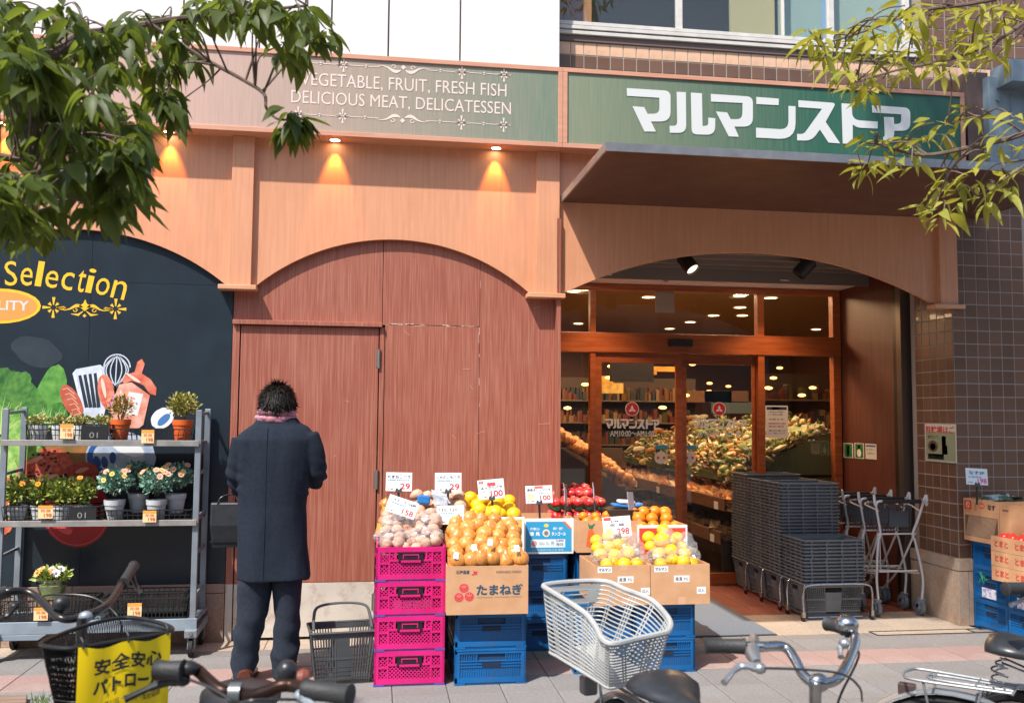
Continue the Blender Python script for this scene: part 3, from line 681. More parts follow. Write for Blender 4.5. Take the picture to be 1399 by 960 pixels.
flat('lid_print', 'C9543E', bp((166, 520), (172, 512), (184, 508), (188, 494), (194, 490), (198, 497), (194, 510), (206, 518), (214, 530), (213, 540), (205, 538), (196, 526), (180, 520), (170, 524)), 0.0030, col2='E08A70')
flat('pepper_print', 'C8503A', blob(145, 535, 11, 24, a0=-.15, seed=11, j=.02), 0.0034, col2='E5937C')
flat('pot_print', 'D98068', bp((163, 525), (180, 522), (205, 540), (196, 580), (188, 586), (160, 584), (150, 560)), 0.0038, col2='E9B7A4')
flat('cloth_print', 'E9E4E2', bp((176, 535), (196, 538), (188, 568), (172, 566)), 0.0044)
flat('ladle_print', 'E8EEF4', blob(222, 571, 17, 13, a0=-.6, seed=12, j=.02), 0.0030)
flat('ladle_inner', '4A7BB5', blob(224, 573, 11, 5, a0=-.75, seed=13, j=.02), 0.0036)
# lower half: squash, tomato, blue plate, lobster-red cloth
flat('squash_print', 'E2A183', blob(8, 625, 34, 32, seed=14), 0.0014, col2='EFC4A6')
flat('squash_print', 'F0DCC8', blob(14, 655, 26, 14, seed=15), 0.0020)
flat('bowl_print', 'B07A45', blob(95, 625, 55, 26, seed=16), 0.0010, col2='8A6A3C')
flat('crab_print', 'C23A2C', blob(60, 640, 40, 26, seed=17, a0=-.3), 0.0026, col2='E07A5C', sc=30)
flat('crab_spots', '2E2A28', [blob(40+rnd.uniform(0, 55), 615+rnd.uniform(0, 42), 2.5, 1.6, 8, seed=k) for k in range(34)], 0.0034)['kind'] = 'stuff'
flat('crab_print', 'A83028', blob(108, 650, 28, 18, seed=18, a0=-.3), 0.0030, col2='D0584A', sc=30)
flat('plate_print', 'CDD6E4', blob(165, 625, 48, 36, seed=19, j=.02), 0.0012, col2='9FB4D2')
flat('plate_rim', '2F5DA8', [bp(*[(165+math.cos(a)*46, 625+math.sin(a)*34) for a in (x/10 for x in range(15, 42))]+[(165+math.cos(a)*38, 622+math.sin(a)*24) for a in (x/10 for x in range(41, 14, -1))])], 0.0018)
flat('plate_slots', '24539C', [blob(x, y, 4.5, 8, a0=-.4+.2*i, seed=20, j=.02) for i, (x, y) in enumerate(((133, 630), (143, 631), (154, 625)))], 0.0024)
flat('tomato_print', 'B92A30', blob(105, 700, 46, 47, seed=22, j=.01), 0.0022, col2='A0222A', sc=4)
flat('tomato_print', 'C23A38', blob(8, 690, 14, 40, seed=23), 0.0030, col2='E08A50')
flat('orange_print', 'F0B23C', blob(4, 705, 10, 14, seed=24), 0.0036)
flat('tomato_print', 'D9585A', blob(88, 722, 12, 6, a0=.5, seed=31), 0.0028)
flat('plate_print', 'EEF3FA', blob(176, 612, 22, 10, a0=.3, seed=33), 0.0016)
flat('crab_print', 'F0A88A', [blob(48, 628, 12, 3, a0=-.4, seed=34), blob(66, 652, 14, 3, a0=-.3, seed=35), blob(112, 642, 10, 3, a0=-.3, seed=36)], 0.0038)
flat('pot_print', 'F2CFC0', [blob(168, 548, 3, 16, a0=-.2, seed=37), blob(182, 516, 12, 2, a0=.6, seed=38), blob(142, 530, 2.5, 14, a0=-.2, seed=39)], 0.0048)
flat('spatula_print', 'F4F8FC', [blob(104, 520, 1.6, 10, a0=-.2, seed=41), blob(138, 520, 1.6, 16, a0=0, seed=42)], 0.0026)
flat('tomato_rim', 'D85A5A', stroke(bp(*[(105+math.cos(a)*43, 700+math.sin(a)*44) for a in (x/10 for x in range(4, 28))]), 0.005), 0.0030)
# ================================================================ ENTRANCE
def X7(px, py=560, Y=YD): return at(px, py, Y=Y).x
def Z7(px, py, Y=YD): return at(px, py, Y=Y).z
GLS = glassmat('shop_glass', (0.93, 0.95, 0.94, 1), 0.0, 1.1, 0.06)
E_ = thing('entrance_glazing', 'orange wood framed glass shopfront set back under the arch', 'glazed shopfront', (2.9, YD, 0))
zb0, zb1 = Z7(1000, 484.5), Z7(1000, 458.5)   # transom beam
ztop = Z7(760, 391)
xL, xRr = 1.24, 4.215
m1a, m1b = X7(805), X7(812.5); m3a, m3b = X7(1034), X7(1043); d0, d1 = X7(918), X7(931)
MB().bx(xL, xRr, YD-0.05, YD+0.05, zb0, zb1).build('transom', DOORWOOD, E_, world=True, bevel=0.003)
MB().bx(xL, xRr, YD-0.04, YD+0.04, ztop-0.02, ztop+0.03).build('head_rail', DOORWOOD, E_, world=True, bevel=0.003)
for a, b_ in ((xL, xL+0.05), (m1a, m1b), (m3a, m3b), (X7(1137), xRr)):
    MB().bx(a, b_, YD-0.04, YD+0.04, zb1, ztop-0.02).build('mullion', DOORWOOD, E_, world=True, bevel=0.003)
    MB().bx(a, b_, YD-0.04, YD+0.04, 0.0, zb0).build('mullion', DOORWOOD, E_, world=True, bevel=0.003)
for a, b_ in ((xL+0.05, m1a), (m1b, m3a), (m3b, X7(1137))):
    MB().bx(a, b_, YD, YD+0.006, zb1, ztop-0.02).build('fanlight_pane', GLS, E_, world=True)
for a, b_ in ((xL+0.05, m1a), (m3b, X7(1137))):
    MB().bx(a, b_, YD, YD+0.006, 0.06, zb0).build('side_pane', GLS, E_, world=True)
    MB().bx(a, b_, YD-0.03, YD+0.03, 0.0, 0.06).build('bottom_rail', DOORWOOD, E_, world=True)
# dusty sticker panel on fanlight
MB().bx(X7(896), X7(922), YD-0.003, YD-0.001, Z7(900, 427), Z7(900, 397)).build('frosted_panel', mat('frosted_panel', rgb('9A8E80'), 0.5), E_, world=True)
s_ = MB().bx(X7(911), X7(943), YD-0.085, YD-0.05, Z7(925, 474), Z7(925, 464)).build('door_sensor', BLACKP, E_, world=True, bevel=0.006)
def sliding(x0, x1, label, sw0, sw1, y):
    t = thing('sliding_door', label, 'door', ((x0+x1)/2, y, 0))
    f = MB(); w = 0.055
    for a, b_, c, d in ((x0, x0+w, 0.01, zb0-0.004), (x1-w, x1, 0.01, zb0-0.004)): MB().bx(a, b_, y-0.02, y+0.02, c, d).build('stile', DOORWOOD, t, world=True, bevel=0.002)
    MB().bx(x0+w, x1-w, y-0.02, y+0.02, zb0-0.09, zb0-0.004).build('top_rail', DOORWOOD, t, world=True, bevel=0.002)
    MB().bx(x0+w, x1-w, y-0.02, y+0.02, 0.01, 0.11).build('bottom_rail', DOORWOOD, t, world=True, bevel=0.002)
    MB().bx(x0+w, x1-w, y, y+0.006, 0.11, zb0-0.09).build('pane', GLS, t, world=True)
    return t
da, db = sliding(m1b+0.004, d1, 'left glass sliding door with round red emblem and opening hours, behind the fruit boxes', 0, 0, YD-0.0), sliding(d1+0.002, m3a+0.03, 'right glass sliding door with round red emblem, beside the grey basket stacks', 0, 0, YD+0.045)
for t, cx, yy in ((da, 863.5, YD-0.0), (db, 982.5, YD+0.045)):
    o = Vector((0, yy-0.001, 0)); X = lambda px, py=560: at(px, py, Y=yy).x; Z = lambda px, py: at(px, py, Y=yy).z
    c = at(cx, 558.5, Y=yy); rr = 0.063
    shape(t, ell(c.x, c.z, rr, rr, 32), o, r_, u_, SW, 'emblem_ring', off=0.001)
    shape(t, ell(c.x, c.z, rr*0.9, rr*0.9, 32), o, r_, u_, mat('emblem_red', rgb('B9262E'), 0.4), 'emblem', off=0.0018)
    L_ = []
    for k in range(3):
        a = math.pi/2+k*2*math.pi/3; L_.append([(c.x+rr*0.62*math.cos(a), c.z+rr*0.62*math.sin(a)-0.004), (c.x+rr*0.28*math.cos(a+0.75), c.z+rr*0.28*math.sin(a+0.75)-0.004), (c.x, c.z-0.004), (c.x+rr*0.28*math.cos(a-0.75), c.z+rr*0.28*math.sin(a-0.75)-0.004)])
    shape(t, L_, o, r_, u_, SW, 'emblem_mark', off=0.0026)
    logo_on(t, o, r_, u_, (X(cx-37), Z(cx, 585.5), X(cx+37), Z(cx, 572)), SW)
    text(t, 'AM10:00～AM1:00', o, r_, u_, (X(cx-30), Z(cx, 596), X(cx+30), Z(cx, 588)), SW, bold=0.01)
    sx = 903 if t is da else 942
    MB().bx(X(sx-8), X(sx+9), yy-0.002, yy-0.001, Z(sx, 613.5), Z(sx, 608)).build('blue_sticker', mat('sticker_blue', rgb('3C87A8'), 0.5), t, world=True)
    shape(t, ell(at(sx, 625, Y=yy).x, at(sx, 625, Y=yy).z, 0.06, 0.055), o, r_, u_, mat('sticker_pale', rgb('C9C4B2'), 0.5), 'round_sticker', off=0.001)
    shape(t, [ell(at(sx+d, 625, Y=yy).x, at(sx, 625, Y=yy).z, 0.013, 0.013, 12) for d in (-4, 4)], o, r_, u_, REDINK, 'sticker_dots', off=0.002)
# notice on the right pane
def printed(name, label, cat, px0, py0, px1, py1, Y, lines, base='E4DDD2', yoff=0.004, X=None, group=None):
    a = at(px0, py1, Y=Y); b_ = at(px1, py0, Y=Y); t = thing(name, label, cat, ((a.x+b_.x)/2, Y, (a.z+b_.z)/2), group=group)
    MB().bx(a.x, b_.x, Y-yoff, Y-yoff+0.001, a.z, b_.z).build('sheet', mat('paper_'+base, rgb(base), 0.6), t, world=True)
    o = Vector((a.x, Y-yoff, a.z)); w, h = b_.x-a.x, b_.z-a.z
    for kind, s, x0, y0, x1, y1, col in lines:
        m = mat('ink_'+col, rgb(col), 0.6)
        if kind == 't': text(t, s, o, r_, u_, (x0*w, y0*h, x1*w, y1*h), m, bold=0.01)
        elif kind == 'r': shape(t, [(x0*w, y0*h), (x1*w, y0*h), (x1*w, y1*h), (x0*w, y1*h)], o, r_, u_, m, s or 'print', off=0.001)
        elif kind == 'e': shape(t, ell((x0+x1)/2*w, (y0+y1)/2*h, (x1-x0)/2*w, (y1-y0)/2*h, 20), o, r_, u_, m, s or 'print', off=0.0013)
    return t
printed('notice', 'white notice with dark header bar taped inside the right glass pane', 'notice', 1046, 554, 1076, 598, YD-0.0,
        [('r', 'header_bar', 0.05, 0.87, 0.95, 0.96, '2C4858'), ('r', 'header_mark', 0.3, 0.875, 0.62, 0.955, 'B5485A'), ('t', 'ご来店のお客様へ', 0.1, 0.78, 0.85, 0.83, '4A4A48'), ('t', 'マスク着用のお願い', 0.1, 0.70, 0.8, 0.75, '4A4A48'), ('t', 'お知らせ', 0.15, 0.55, 0.8, 0.61, '4A4A48'),
         ('t', '営業時間変更のご案内', 0.12, 0.42, 0.88, 0.48, 'B5443A'), ('t', 'AM10:00～AM1:00', 0.12, 0.33, 0.8, 0.39, 'B5443A'), ('t', 'ご理解ご協力をお願いします', 0.1, 0.2, 0.9, 0.26, '4A4A48'), ('t', 'よろしくお願いいたします', 0.1, 0.12, 0.85, 0.17, '4A4A48')])
# interior ------------------------------------------------------
INW = mat('interior_wall_warm', rgb('5E3C28'), 0.7)
IN = thing('store_interior', 'warm lit store room seen through the glass doors', 'shop interior', (3, 11, 0))
MB().bx(-0.5, 7.5, YD+0.1, 17, -0.02, -0.002).build('floor', mat('interior_floor', rgb('6E5A48'), 0.25), IN, world=True)
MB().bx(-0.5, 7.5, YD+0.06, 17, 2.86, 2.9).build('ceiling', mat('interior_ceiling', rgb('9A7A5C'), 0.7), IN, world=True)
MB().bx(-0.5, 7.5, 16.9, 17, 0, 2.86).bx(-0.55, -0.5, YD+.05, 17, 0, 2.86).bx(7.5, 7.55, YD+.05, 17, 0, 2.86).bx(-0.5, 1.23, YD+.05, YD+.1, 0, 2.9).bx(4.22, 7.5, YD+.06, YD+.1, 0, 2.9).build('wall', INW, IN, world=True)
EMW = mat('warm_downlight_lens', (1, 1, 1, 1), 0.5, emit=((1.0, 0.72, 0.42, 1), 6))
# visible ceiling downlights
spots = [(886, 406), (1011, 404), (1011, 420), (975, 431), (1014, 431), (943, 440), (915, 449), (1053, 407), (1115, 450), (784, 398), (790, 442)]
for i, (px, py) in enumerate(spots):
    p = at(px, py, Z=2.855)
    if p.y > 16.5: p = Vector((p.x*16/p.y, 16, 2.855))
    t = thing('ceiling_downlight', 'lit downlight in the store ceiling, %s' % ('behind the middle fanlight at left of centre', 'nearest the right mullion, topmost of its column', 'nearest the right mullion, second of its column', 'lower one left of the right mullion column', 'nearest the right mullion, third of its column', 'in the middle of the wide fanlight', 'low and left in the wide fanlight', 'at top left of the right fanlight', 'at lower right of the right fanlight', 'at the top of the narrow left fanlight', 'low in the narrow left fanlight')[i], 'downlight', p, group='downlights in the store ceiling')
    MB().lathe([(0.07, 0), (0.085, -0.006), (0.09, 0)], 20, capb=False, capt=False).build('trim_ring', WHITE, t, smooth=True)
    MB().lathe([(0.069, -0.002), (0.001, -0.002)], 20, capb=False, capt=False).build('lens', EMW, t)
for x, y, e in ((1.9, 8.7, 60), (3.35, 8.9, 110), (4.6, 9.6, 40), (2.8, 12.5, 90), (4.8, 12.5, 80), (1.2, 11, 60), (3.5, 15.2, 80)):
    ld = bpy.data.lights.new('store_lamp', 'AREA'); ld.energy = e*0.42; ld.color = (1.0, 0.60, 0.32); ld.size = 0.7; ld.shape = 'DISK'
    lo = bpy.data.objects.new('store_lamp', ld); COL.objects.link(lo); lo.location = (x, y, 2.84)
# soffit downlights (outside, in the white ceiling)
for i, (px, py) in enumerate(((825, 377), (1066, 384.5))):
    p = at(px, py, Z=2.69)
    t = thing('soffit_downlight', ('lit round downlight in the white ceiling of the entrance, near the middle pilaster', 'lit round downlight in the white ceiling of the entrance, right of the centre')[i], 'downlight', p, group='downlights in the entrance ceiling')
    MB().lathe([(0.075, 0), (0.09, -0.006), (0.095, 0)], 24, capb=False, capt=False).build('trim_ring', WHITE, t, smooth=True)
    MB().lathe([(0.074, -0.002), (0.001, -0.002)], 24, capb=False, capt=False).build('lens', EM, t)
    ld = bpy.data.lights.new('downlight_beam', 'SPOT'); ld.energy = 40; ld.color = (1.0, 0.6, 0.32); ld.spot_size = R(110); ld.spot_blend = 0.8; ld.shadow_soft_size = 0.06
    lo = bpy.data.objects.new('lamp', ld); COL.objects.link(lo); lo.location = (0, 0, -0.02); lo.parent = t
# two spotlights hanging from the shutter housing
for i, (px, py, rot) in enumerate(((940, 360, 0.5), (1099, 366, -0.6))):
    p = at(px, py, Y=6.75)
    t = thing('spotlight', ('dark cylindrical spotlight under the arch, the lit one left of the crown', 'dark cylindrical spotlight under the arch, turned left, near the right spring')[i], 'spotlight', (p.x, p.y, p.z))
    ax_ = Vector((0.35*(1 if i == 0 else -0.9), -0.55 if i == 0 else 0.1, -0.75 if i == 0 else -0.35)).normalized(); Mx = ax_.to_track_quat('Z', 'Y').to_matrix()
    MB().lathe([(0.04, -0.085), (0.058, -0.07), (0.058, 0.07), (0.052, 0.075), (0.05, 0.06)], 20, M=Mx, capt=False).build('lamp_body', BLACKP, t, smooth=True)
    MB().lathe([(0.049, 0.058), (0.001, 0.058)], 20, M=Mx, capb=False, capt=False).build('lens', mat('spot_lens', rgb('C8B89A'), 0.4, emit=((1.0, 0.8, 0.55, 1), 1.2)) if i == 0 else mat('spot_lens_off', rgb('6E5A48'), 0.4), t)
    MB().cyl((0, 0.03, 0.0), (0, 0.06, 0.12), 0.012, 8).build('bracket', BLACKP, t, smooth=True)
t = thing('smoke_detector', 'tiny white detector dome on the entrance ceiling', 'detector', at(910, 379, Z=2.69))
MB().lathe([(0.04, 0), (0.035, -0.02), (0.015, -0.035)], 16, capb=False).build('dome', mat('grey_dome', rgb('8A8078'), 0.5), t, smooth=True)

# produce heaps inside -------------------------------------------
PROD = {}
def lump(col, r, k=0, col2=None, rough=0.6, squash=1.0):
    key = (col, r, k)
    if key not in PROD:
        bm_ = bmesh.new(); bmesh.ops.create_icosphere(bm_, subdivisions=2, radius=r); r0 = random.Random(k)
        off = Vector((r0.random()*9, r0.random()*9, r0.random()*9))
        for v in bm_.verts:
            n = noise.noise(v.co/r*0.9+off); v.co *= 1+0.22*n; v.co.z *= squash
        me = bpy.data.meshes.new('lump'); bm_.to_mesh(me); bm_.free(); me.shade_smooth(); me.materials.append(mat('produce_'+col, rgb(col), rough, rgb(col2 or col), scale=30, perobj=0.2)); PROD[key] = me
    return PROD[key]
# slanted display stand on the right (runs along Y)
yA, yB = YD+0.12, 12.5
xf = at(1015, 708, Z=0.62).x
xf = 3.14
DS = thing('produce_display', 'tiered wooden vegetable display behind the right glass door', 'display stand', (3.6, 10, 0))
DWD = mat('display_wood', rgb('7A5538'), 0.6, rgb('60412A'), scale=6, stretch=(6, 1, 6))
tiers = [(0.40, 3.10, 3.30), (0.70, 3.14, 3.45), (0.98, 3.28, 3.6)]
for z, x0, x1 in tiers:
    b_ = MB().bx(x0, 4.2, yA, yB, z-0.03, z).bx(x0, x0+0.03, yA, yB, z-0.05, z+0.06)
    b_.build('shelf', DWD, DS, world=True)
    for k in range(4): MB().bx(x0-0.004, x0, yA+0.15+k*0.9, yA+0.25+k*0.9, z-0.05, z+0.02).build('price_strip', WHITE, DS, world=True)
MB().bx(3.12, 4.2, yA, yA+0.02, 0, 0.38).build('end_panel', mat('dark_end', rgb('2A2420'), .6), DS, world=True)
def leaves_stuff(name, label, cat, pts, size, cols, n, seed, parent=None):
    """heap of leafy bunches: elongated leaf faces"""
    r0 = random.Random(seed); obs = []
    for ci, c in enumerate(cols):
        b = MB()
        for i in range(n//len(cols)):
            p = Vector(pts(r0)); d = Vector((r0.gauss(0, 1), r0.gauss(0, 1), r0.gauss(0.3, 0.8))).normalized(); s = d.cross(Vector((r0.gauss(0, 1), r0.gauss(0, 1), r0.gauss(0, 1)))).normalized()
            L_ = size*r0.uniform(0.6, 1.4); w = L_*r0.uniform(0.15, 0.35); up = d.cross(s)
            b.add([p, p+d*L_*0.5+s*w+up*w*0.4, p+d*L_, p+d*L_*0.5-s*w+up*w*0.4, p+d*L_*0.5], [(0, 4, 1), (1, 4, 2), (0, 3, 4), (3, 2, 4)])
        o = b.build('greens' if parent else name, mat('leaf_'+c, rgb(c), 0.5, perobj=0.1), parent, world=bool(parent))
        obs.append(o)
    return obs
r1 = random.Random(5)
V1 = thing('leafy_vegetable_heap', 'heaped leafy greens and pale roots on the upper tier of the display', 'vegetables', (3.7, 9.5, 1), kind='stuff')
def pt1(r0):
    x = r0.uniform(3.25, 4.15); y = r0.uniform(yA+0.05, 11.8) if r0.random() < .6 else r0.uniform(yA, yA+.9); return (x, y, 0.98+(x-3.25)*0.45+r0.uniform(-0.03, 0.1)+0.08*math.sin(y*7)*math.sin(x*9))
for o in leaves_stuff('x', '', '', pt1, 0.055, ['C9C77E', '6E8A44', 'E5DFC0', '3E5A2C', 'B58A4C', '8E6A3A'], 11000, 3, V1): o['kind'] = 'stuff'
for ci, c in enumerate(('D9C98A', '8FA45A', 'E6DCC0', 'C98A4A', '4E6A34')):
    g = MB()
    for k in range(70):
        q = pt1(r1); g.ball((q[0], q[1], q[2]+.02), (r1.uniform(.02, .045), r1.uniform(.05, .1), r1.uniform(.02, .04)), 8, 5, Matrix.Rotation(r1.uniform(0, 3), 3, 'Z') @ Matrix.Rotation(r1.uniform(-.5, .5), 3, 'X'))
    g.build('vegetable', mat('veg_'+c, rgb(c), .45, rgb(c, .6), scale=25), V1, world=True, smooth=True, kind='stuff')
b_ = MB().loft([[Vector((3.26, y, 0.97)), Vector((4.2, y, 1.40)), Vector((4.2, y, 0.9)), Vector((3.26, y, 0.9))] for y in (yA, 12)]).build('heap_core', mat('dark_green_heap', rgb('4A5230'), 0.8), V1, world=True)
V2 = thing('packed_root_vegetables', 'rows of orange packed vegetables on the middle shelf behind the door', 'vegetables', (3.3, 9.5, .7), kind='stuff')
b2 = MB()
for i in range(240):
    x = r1.uniform(3.2, 3.5); y = r1.uniform(yA+0.05, 12); b2.box((x, y, 0.73+(x-3.2)*0.25+r1.uniform(0, .03)), (0.05, 0.16, 0.04), Matrix.Rotation(r1.uniform(-.8, .8), 3, 'Z') @ Matrix.Rotation(r1.uniform(-.3, .5), 3, 'X'))
b2.build('packs', mat('orange_packs', rgb('D98A4A'), 0.35, rgb('E9D2B0'), scale=9), V2, world=True, kind='stuff')
b2 = MB()
for i in range(160):
    x = r1.uniform(3.15, 3.5); y = r1.uniform(yA+0.05, 12); b2.box((x, y, 0.43+r1.uniform(0, .06)), (0.09, 0.14, 0.05), Matrix.Rotation(r1.uniform(-.8, .8), 3, 'Z') @ Matrix.Rotation(r1.uniform(-.5, .5), 3, 'X'))
V3 = thing('packed_mushrooms', 'dark bagged vegetables on the lowest shelf behind the door', 'vegetables', (3.3, 9.5, .4), kind='stuff')
b2.build('packs', mat('brown_packs', rgb('7A6248'), 0.3, rgb('3E3428'), scale=12), V3, world=True, kind='stuff')
# leeks + wooden crates near the right pane
LK = thing('leek_crate', 'wooden crate of leeks tilted up against the right pane', 'vegetable crate', (3.95, 8.35, 1.1))
for k in range(14):
    y = 8.12+k*0.03
    MB().tube([(3.45, y, 1.15+k*0.006), (3.8, y, 1.28+k*0.008), (4.15, y+0.02, 1.42)], [0.014, 0.016, 0.03], 6).build('leek', mat('leek', rgb('C9D2A0'), 0.5, rgb('5E7E3E'), scale=4), LK, world=True, smooth=True)
for dz in (0, 0.07):
    MB().beam((3.4, 8.09, 1.05+dz), (4.18, 8.09, 1.32+dz), 0.012, 0.05).build('slat', DWD, LK, world=True)
# left heap of oranges inside
OH = MB(); r1 = random.Random(8)
OT = thing('bagged_orange_heap', 'heap of orange bagged fruit on a slanted stand behind the left pane', 'fruit', (2.0, 8.6, .9), kind='stuff')
g = MB()
for i in range(420):
    u1 = r1.random(); v1 = r1.random(); x = 1.45+u1*0.85; y = YD+0.2+v1*0.8; z = 1.42-(x-1.45)*0.62+v1*0.12+r1.uniform(-.02, .03)
    g.ball((x, y, z), r1.uniform(0.035, 0.05), 7, 5)
g.build('fruit', mat('bag_orange', rgb('D8843A'), 0.45, rgb('E9B070'), scale=20), OT, world=True, smooth=True, kind='stuff')
MB().loft([[Vector((1.4, y, 1.36)), Vector((2.35, y, 0.76)), Vector((2.35, y, 0)), Vector((1.4, y, 0))] for y in (YD+0.15, 9.2)]).build('stand', mat('dark_stand', rgb('3A2A20'), 0.6), OT, world=True)
# back shelves with goods
r1 = random.Random(21)
for sidx, (x0, x1, y, z0, z1, lab) in enumerate(((0.4, 2.2, 11.2, 0.0, 2.0, 'tall packed grocery shelf deep inside the store at left'), (2.5, 4.9, 13.5, 0.0, 2.1, 'long grocery shelf at the back of the store behind the doors'), (5.0, 7.2, 11.5, 0.0, 2.1, 'grocery shelf in the right depth of the store'), (1.9, 2.75, 9.9, 0.0, 1.15, 'low promotion shelf just inside the left door'))):
    t = thing('grocery_shelf', lab, 'shelf', ((x0+x1)/2, y, 0))
    MB().bx(x0, x1, y+0.25, y+0.3, z0, z1).build('back_panel', mat('shelf_back', rgb('4A3A2C'), .6), t, world=True)
    nz = int((z1-z0)/0.33)
    for j in range(nz):
        z = z0+0.1+j*0.33
        MB().bx(x0, x1, y-0.1, y+0.25, z-0.02, z).build('shelf_board', mat('shelf_board', rgb('6A5640'), .5), t, world=True)
        for ci, c in enumerate(('6E4420', '5E2A20', '7A6444', '2E3436', '44401F')):
            g = MB(); x = x0+0.02+ci*0.05
            while x < x1-0.1:
                w = r1.uniform(0.035, 0.08); h = r1.uniform(0.07, 0.2)
                if r1.random() < 0.42: g.box((x+w/2, y+r1.uniform(-.06, .08), z+h/2), (w*0.9, 0.1, h))
                x += w
            if g.v: g.build('goods', mat('goods_'+c, rgb(c), 0.4, perobj=0.2), t, world=True, kind='stuff')
# lit signs / warm lanterns in the store
for (px, py, w, h, col, y, st) in ((821, 520, .3, .12, 'E9A030', 11.0, 3.0), (832, 530, .36, .13, 'F0B850', 11.3, 2.5), (905, 504, .4, .06, 'FF9A2A', 11.0, 4), (880, 508, .3, .06, 'E88A2A', 10.6, 3), (1085, 560, .2, .2, 'FF7A40', 13, 2)):
    p = at(px, py, Y=y)
    MB().box((p.x, y, p.z), (w, 0.05, h)).build('lightbox', mat('lightbox_'+col, rgb(col), .5, rgb('A0602A'), scale=14, emit=(rgb(col), st*0.14)), IN, world=True)
r1 = random.Random(77)
for k in range(26):
    p = at(r1.uniform(765, 1130), r1.uniform(495, 560), Y=r1.uniform(10, 15.5))
    MB().ball(p, (.05, .05, .02), 8, 5).build('pendant_lamp', mat('pendant_glow', rgb('FFC070'), .5, emit=(rgb('FFB868'), 3)), IN, world=True, smooth=True)
p = at(863, 508, Y=9.2); 
MB().box((p.x, 9.2, p.z), (0.46, 0.05, 0.2)).build('hanging_sign', BLACKP, IN, world=True)
for px, py in ((990, 545), (967, 545), (1000, 560)):
    p = at(px, py, Y=10.5); MB().bx(p.x-0.25, p.x+0.3, 10.5, 10.53, p.z-0.04, p.z+0.1).build('hanging_board', mat('board_%d' % px, rgb({990: '5A4030', 967: '6E4A30', 1000: '4A5A5E'}[px]), .6), IN, world=True)
# notices on the dark side panel and tile return (planes facing -X)
def sideprint(name, label, cat, px0, py0, px1, py1, X, lines, base, off=0.004):
    a = at(px0, (py0+py1)/2, X=X); b_ = at(px1, (py0+py1)/2, X=X); zt2 = at((px0+px1)/2, py0, X=X).z; zb2 = at((px0+px1)/2, py1, X=X).z
    ya, yb = a.y, b_.y   # ya far, yb near
    t = thing(name, label, cat, (X, (ya+yb)/2, (zt2+zb2)/2)); o = Vector((X-off, ya, zb2)); w = ya-yb; h = zt2-zb2; rr = (0, -1, 0)
    MB().bx(X-off, X-off+0.001, yb, ya, zb2, zt2).build('sheet', mat('paper_'+base, rgb(base), .55), t, world=True)
    for kind, s, x0, y0, x1, y1, col in lines:
        m = mat('ink_'+col, rgb(col), 0.6)
        if kind == 't': text(t, s, o, rr, u_, (x0*w, y0*h, x1*w, y1*h), m, bold=0.02)
        elif kind == 'r': shape(t, [(x0*w, y0*h), (x1*w, y0*h), (x1*w, y1*h), (x0*w, y1*h)], o, rr, u_, m, s, off=0.0012)
        elif kind == 'e': shape(t, ell((x0+x1)/2*w, (y0+y1)/2*h, (x1-x0)/2*w, (y1-y0)/2*h, 20), o, rr, u_, m, s, off=0.0016)
    return t
G_ = '1F6B3C'
sideprint('safety_sticker', 'small green sticker with a dark door symbol, leftmost of three on the dark panel', 'sticker', 1153, 605, 1166, 625, 4.23, [('r', 'green_field', .1, .05, .9, .95, G_), ('r', 'pictogram', .38, .15, .62, .85, 'E9E4D8'), ('r', 'pictogram_door', .45, .3, .56, .7, '7A2A2A')], 'D8D4C6')
sideprint('safety_sticker', 'small green sticker with a white round symbol, middle of three on the dark panel', 'sticker', 1168, 605, 1181, 626, 4.23, [('r', 'green_field', .1, .05, .9, .95, G_), ('e', 'pictogram', .28, .1, .72, .62, 'E9E4D8'), ('r', 'pictogram_neck', .4, .55, .6, .88, 'E9E4D8')], 'D8D4C6')
sideprint('safety_sticker', 'small white text sticker with blue header, rightmost of three on the dark panel', 'sticker', 1183, 606, 1198, 627, 4.23, [('r', 'header_bar', .08, .8, .92, .92, '3A5A9A'), ('t', 'お客様へ', .12, .55, .88, .7, '6A6A68'), ('t', 'ご注意下さい', .12, .3, .88, .45, '6A6A68')], 'D8D4C6')
PO = sideprint('poster', 'small green and white poster with red heading on the brown tile return', 'poster', 1264.5, 579, 1307.5, 630.5, XR-0.006,
    [('r', 'stripe_field', .03, .03, .97, .8, '8E9A7C'), ('t', '駐輪場はご', .03, .74, .95, .95, 'C8323A'), ('e', 'round_picture', .1, .25, .42, .56, '5A4438'), ('e', 'round_picture_centre', .17, .3, .35, .48, 'C08A4A'), ('t', '店内にて', .1, .6, .45, .7, '3A3A38'), ('r', 'red_tag', .55, .42, .68, .68, 'B0604A'), ('r', 'dark_figure', .55, .2, .72, .44, '3E3A36'), ('r', 'white_band', .1, .06, .6, .2, 'E4E4DC'), ('t', 'ご利用ください', .12, .08, .58, .15, '3A3A38')], 'CFCDBE', off=0.004)
# floor mat
t = thing('door_mat', 'blue grey ribbed entrance mat in front of the doors', 'mat', (2.2, 6.9, 0))
MB().bx(1.7, 2.755, 6.145, 7.85, 0.001, 0.012).build('pile', mat('mat_pile', rgb('6F7780'), 0.95, rgb('5C646E'), scale=90, bump=0.4, bscale=200), t, world=True, bevel=0.003)
MB().bx(1.69, 2.765, 6.135, 7.86, 0.0005, 0.005).build('rubber_edge', RUBBER, t, world=True)
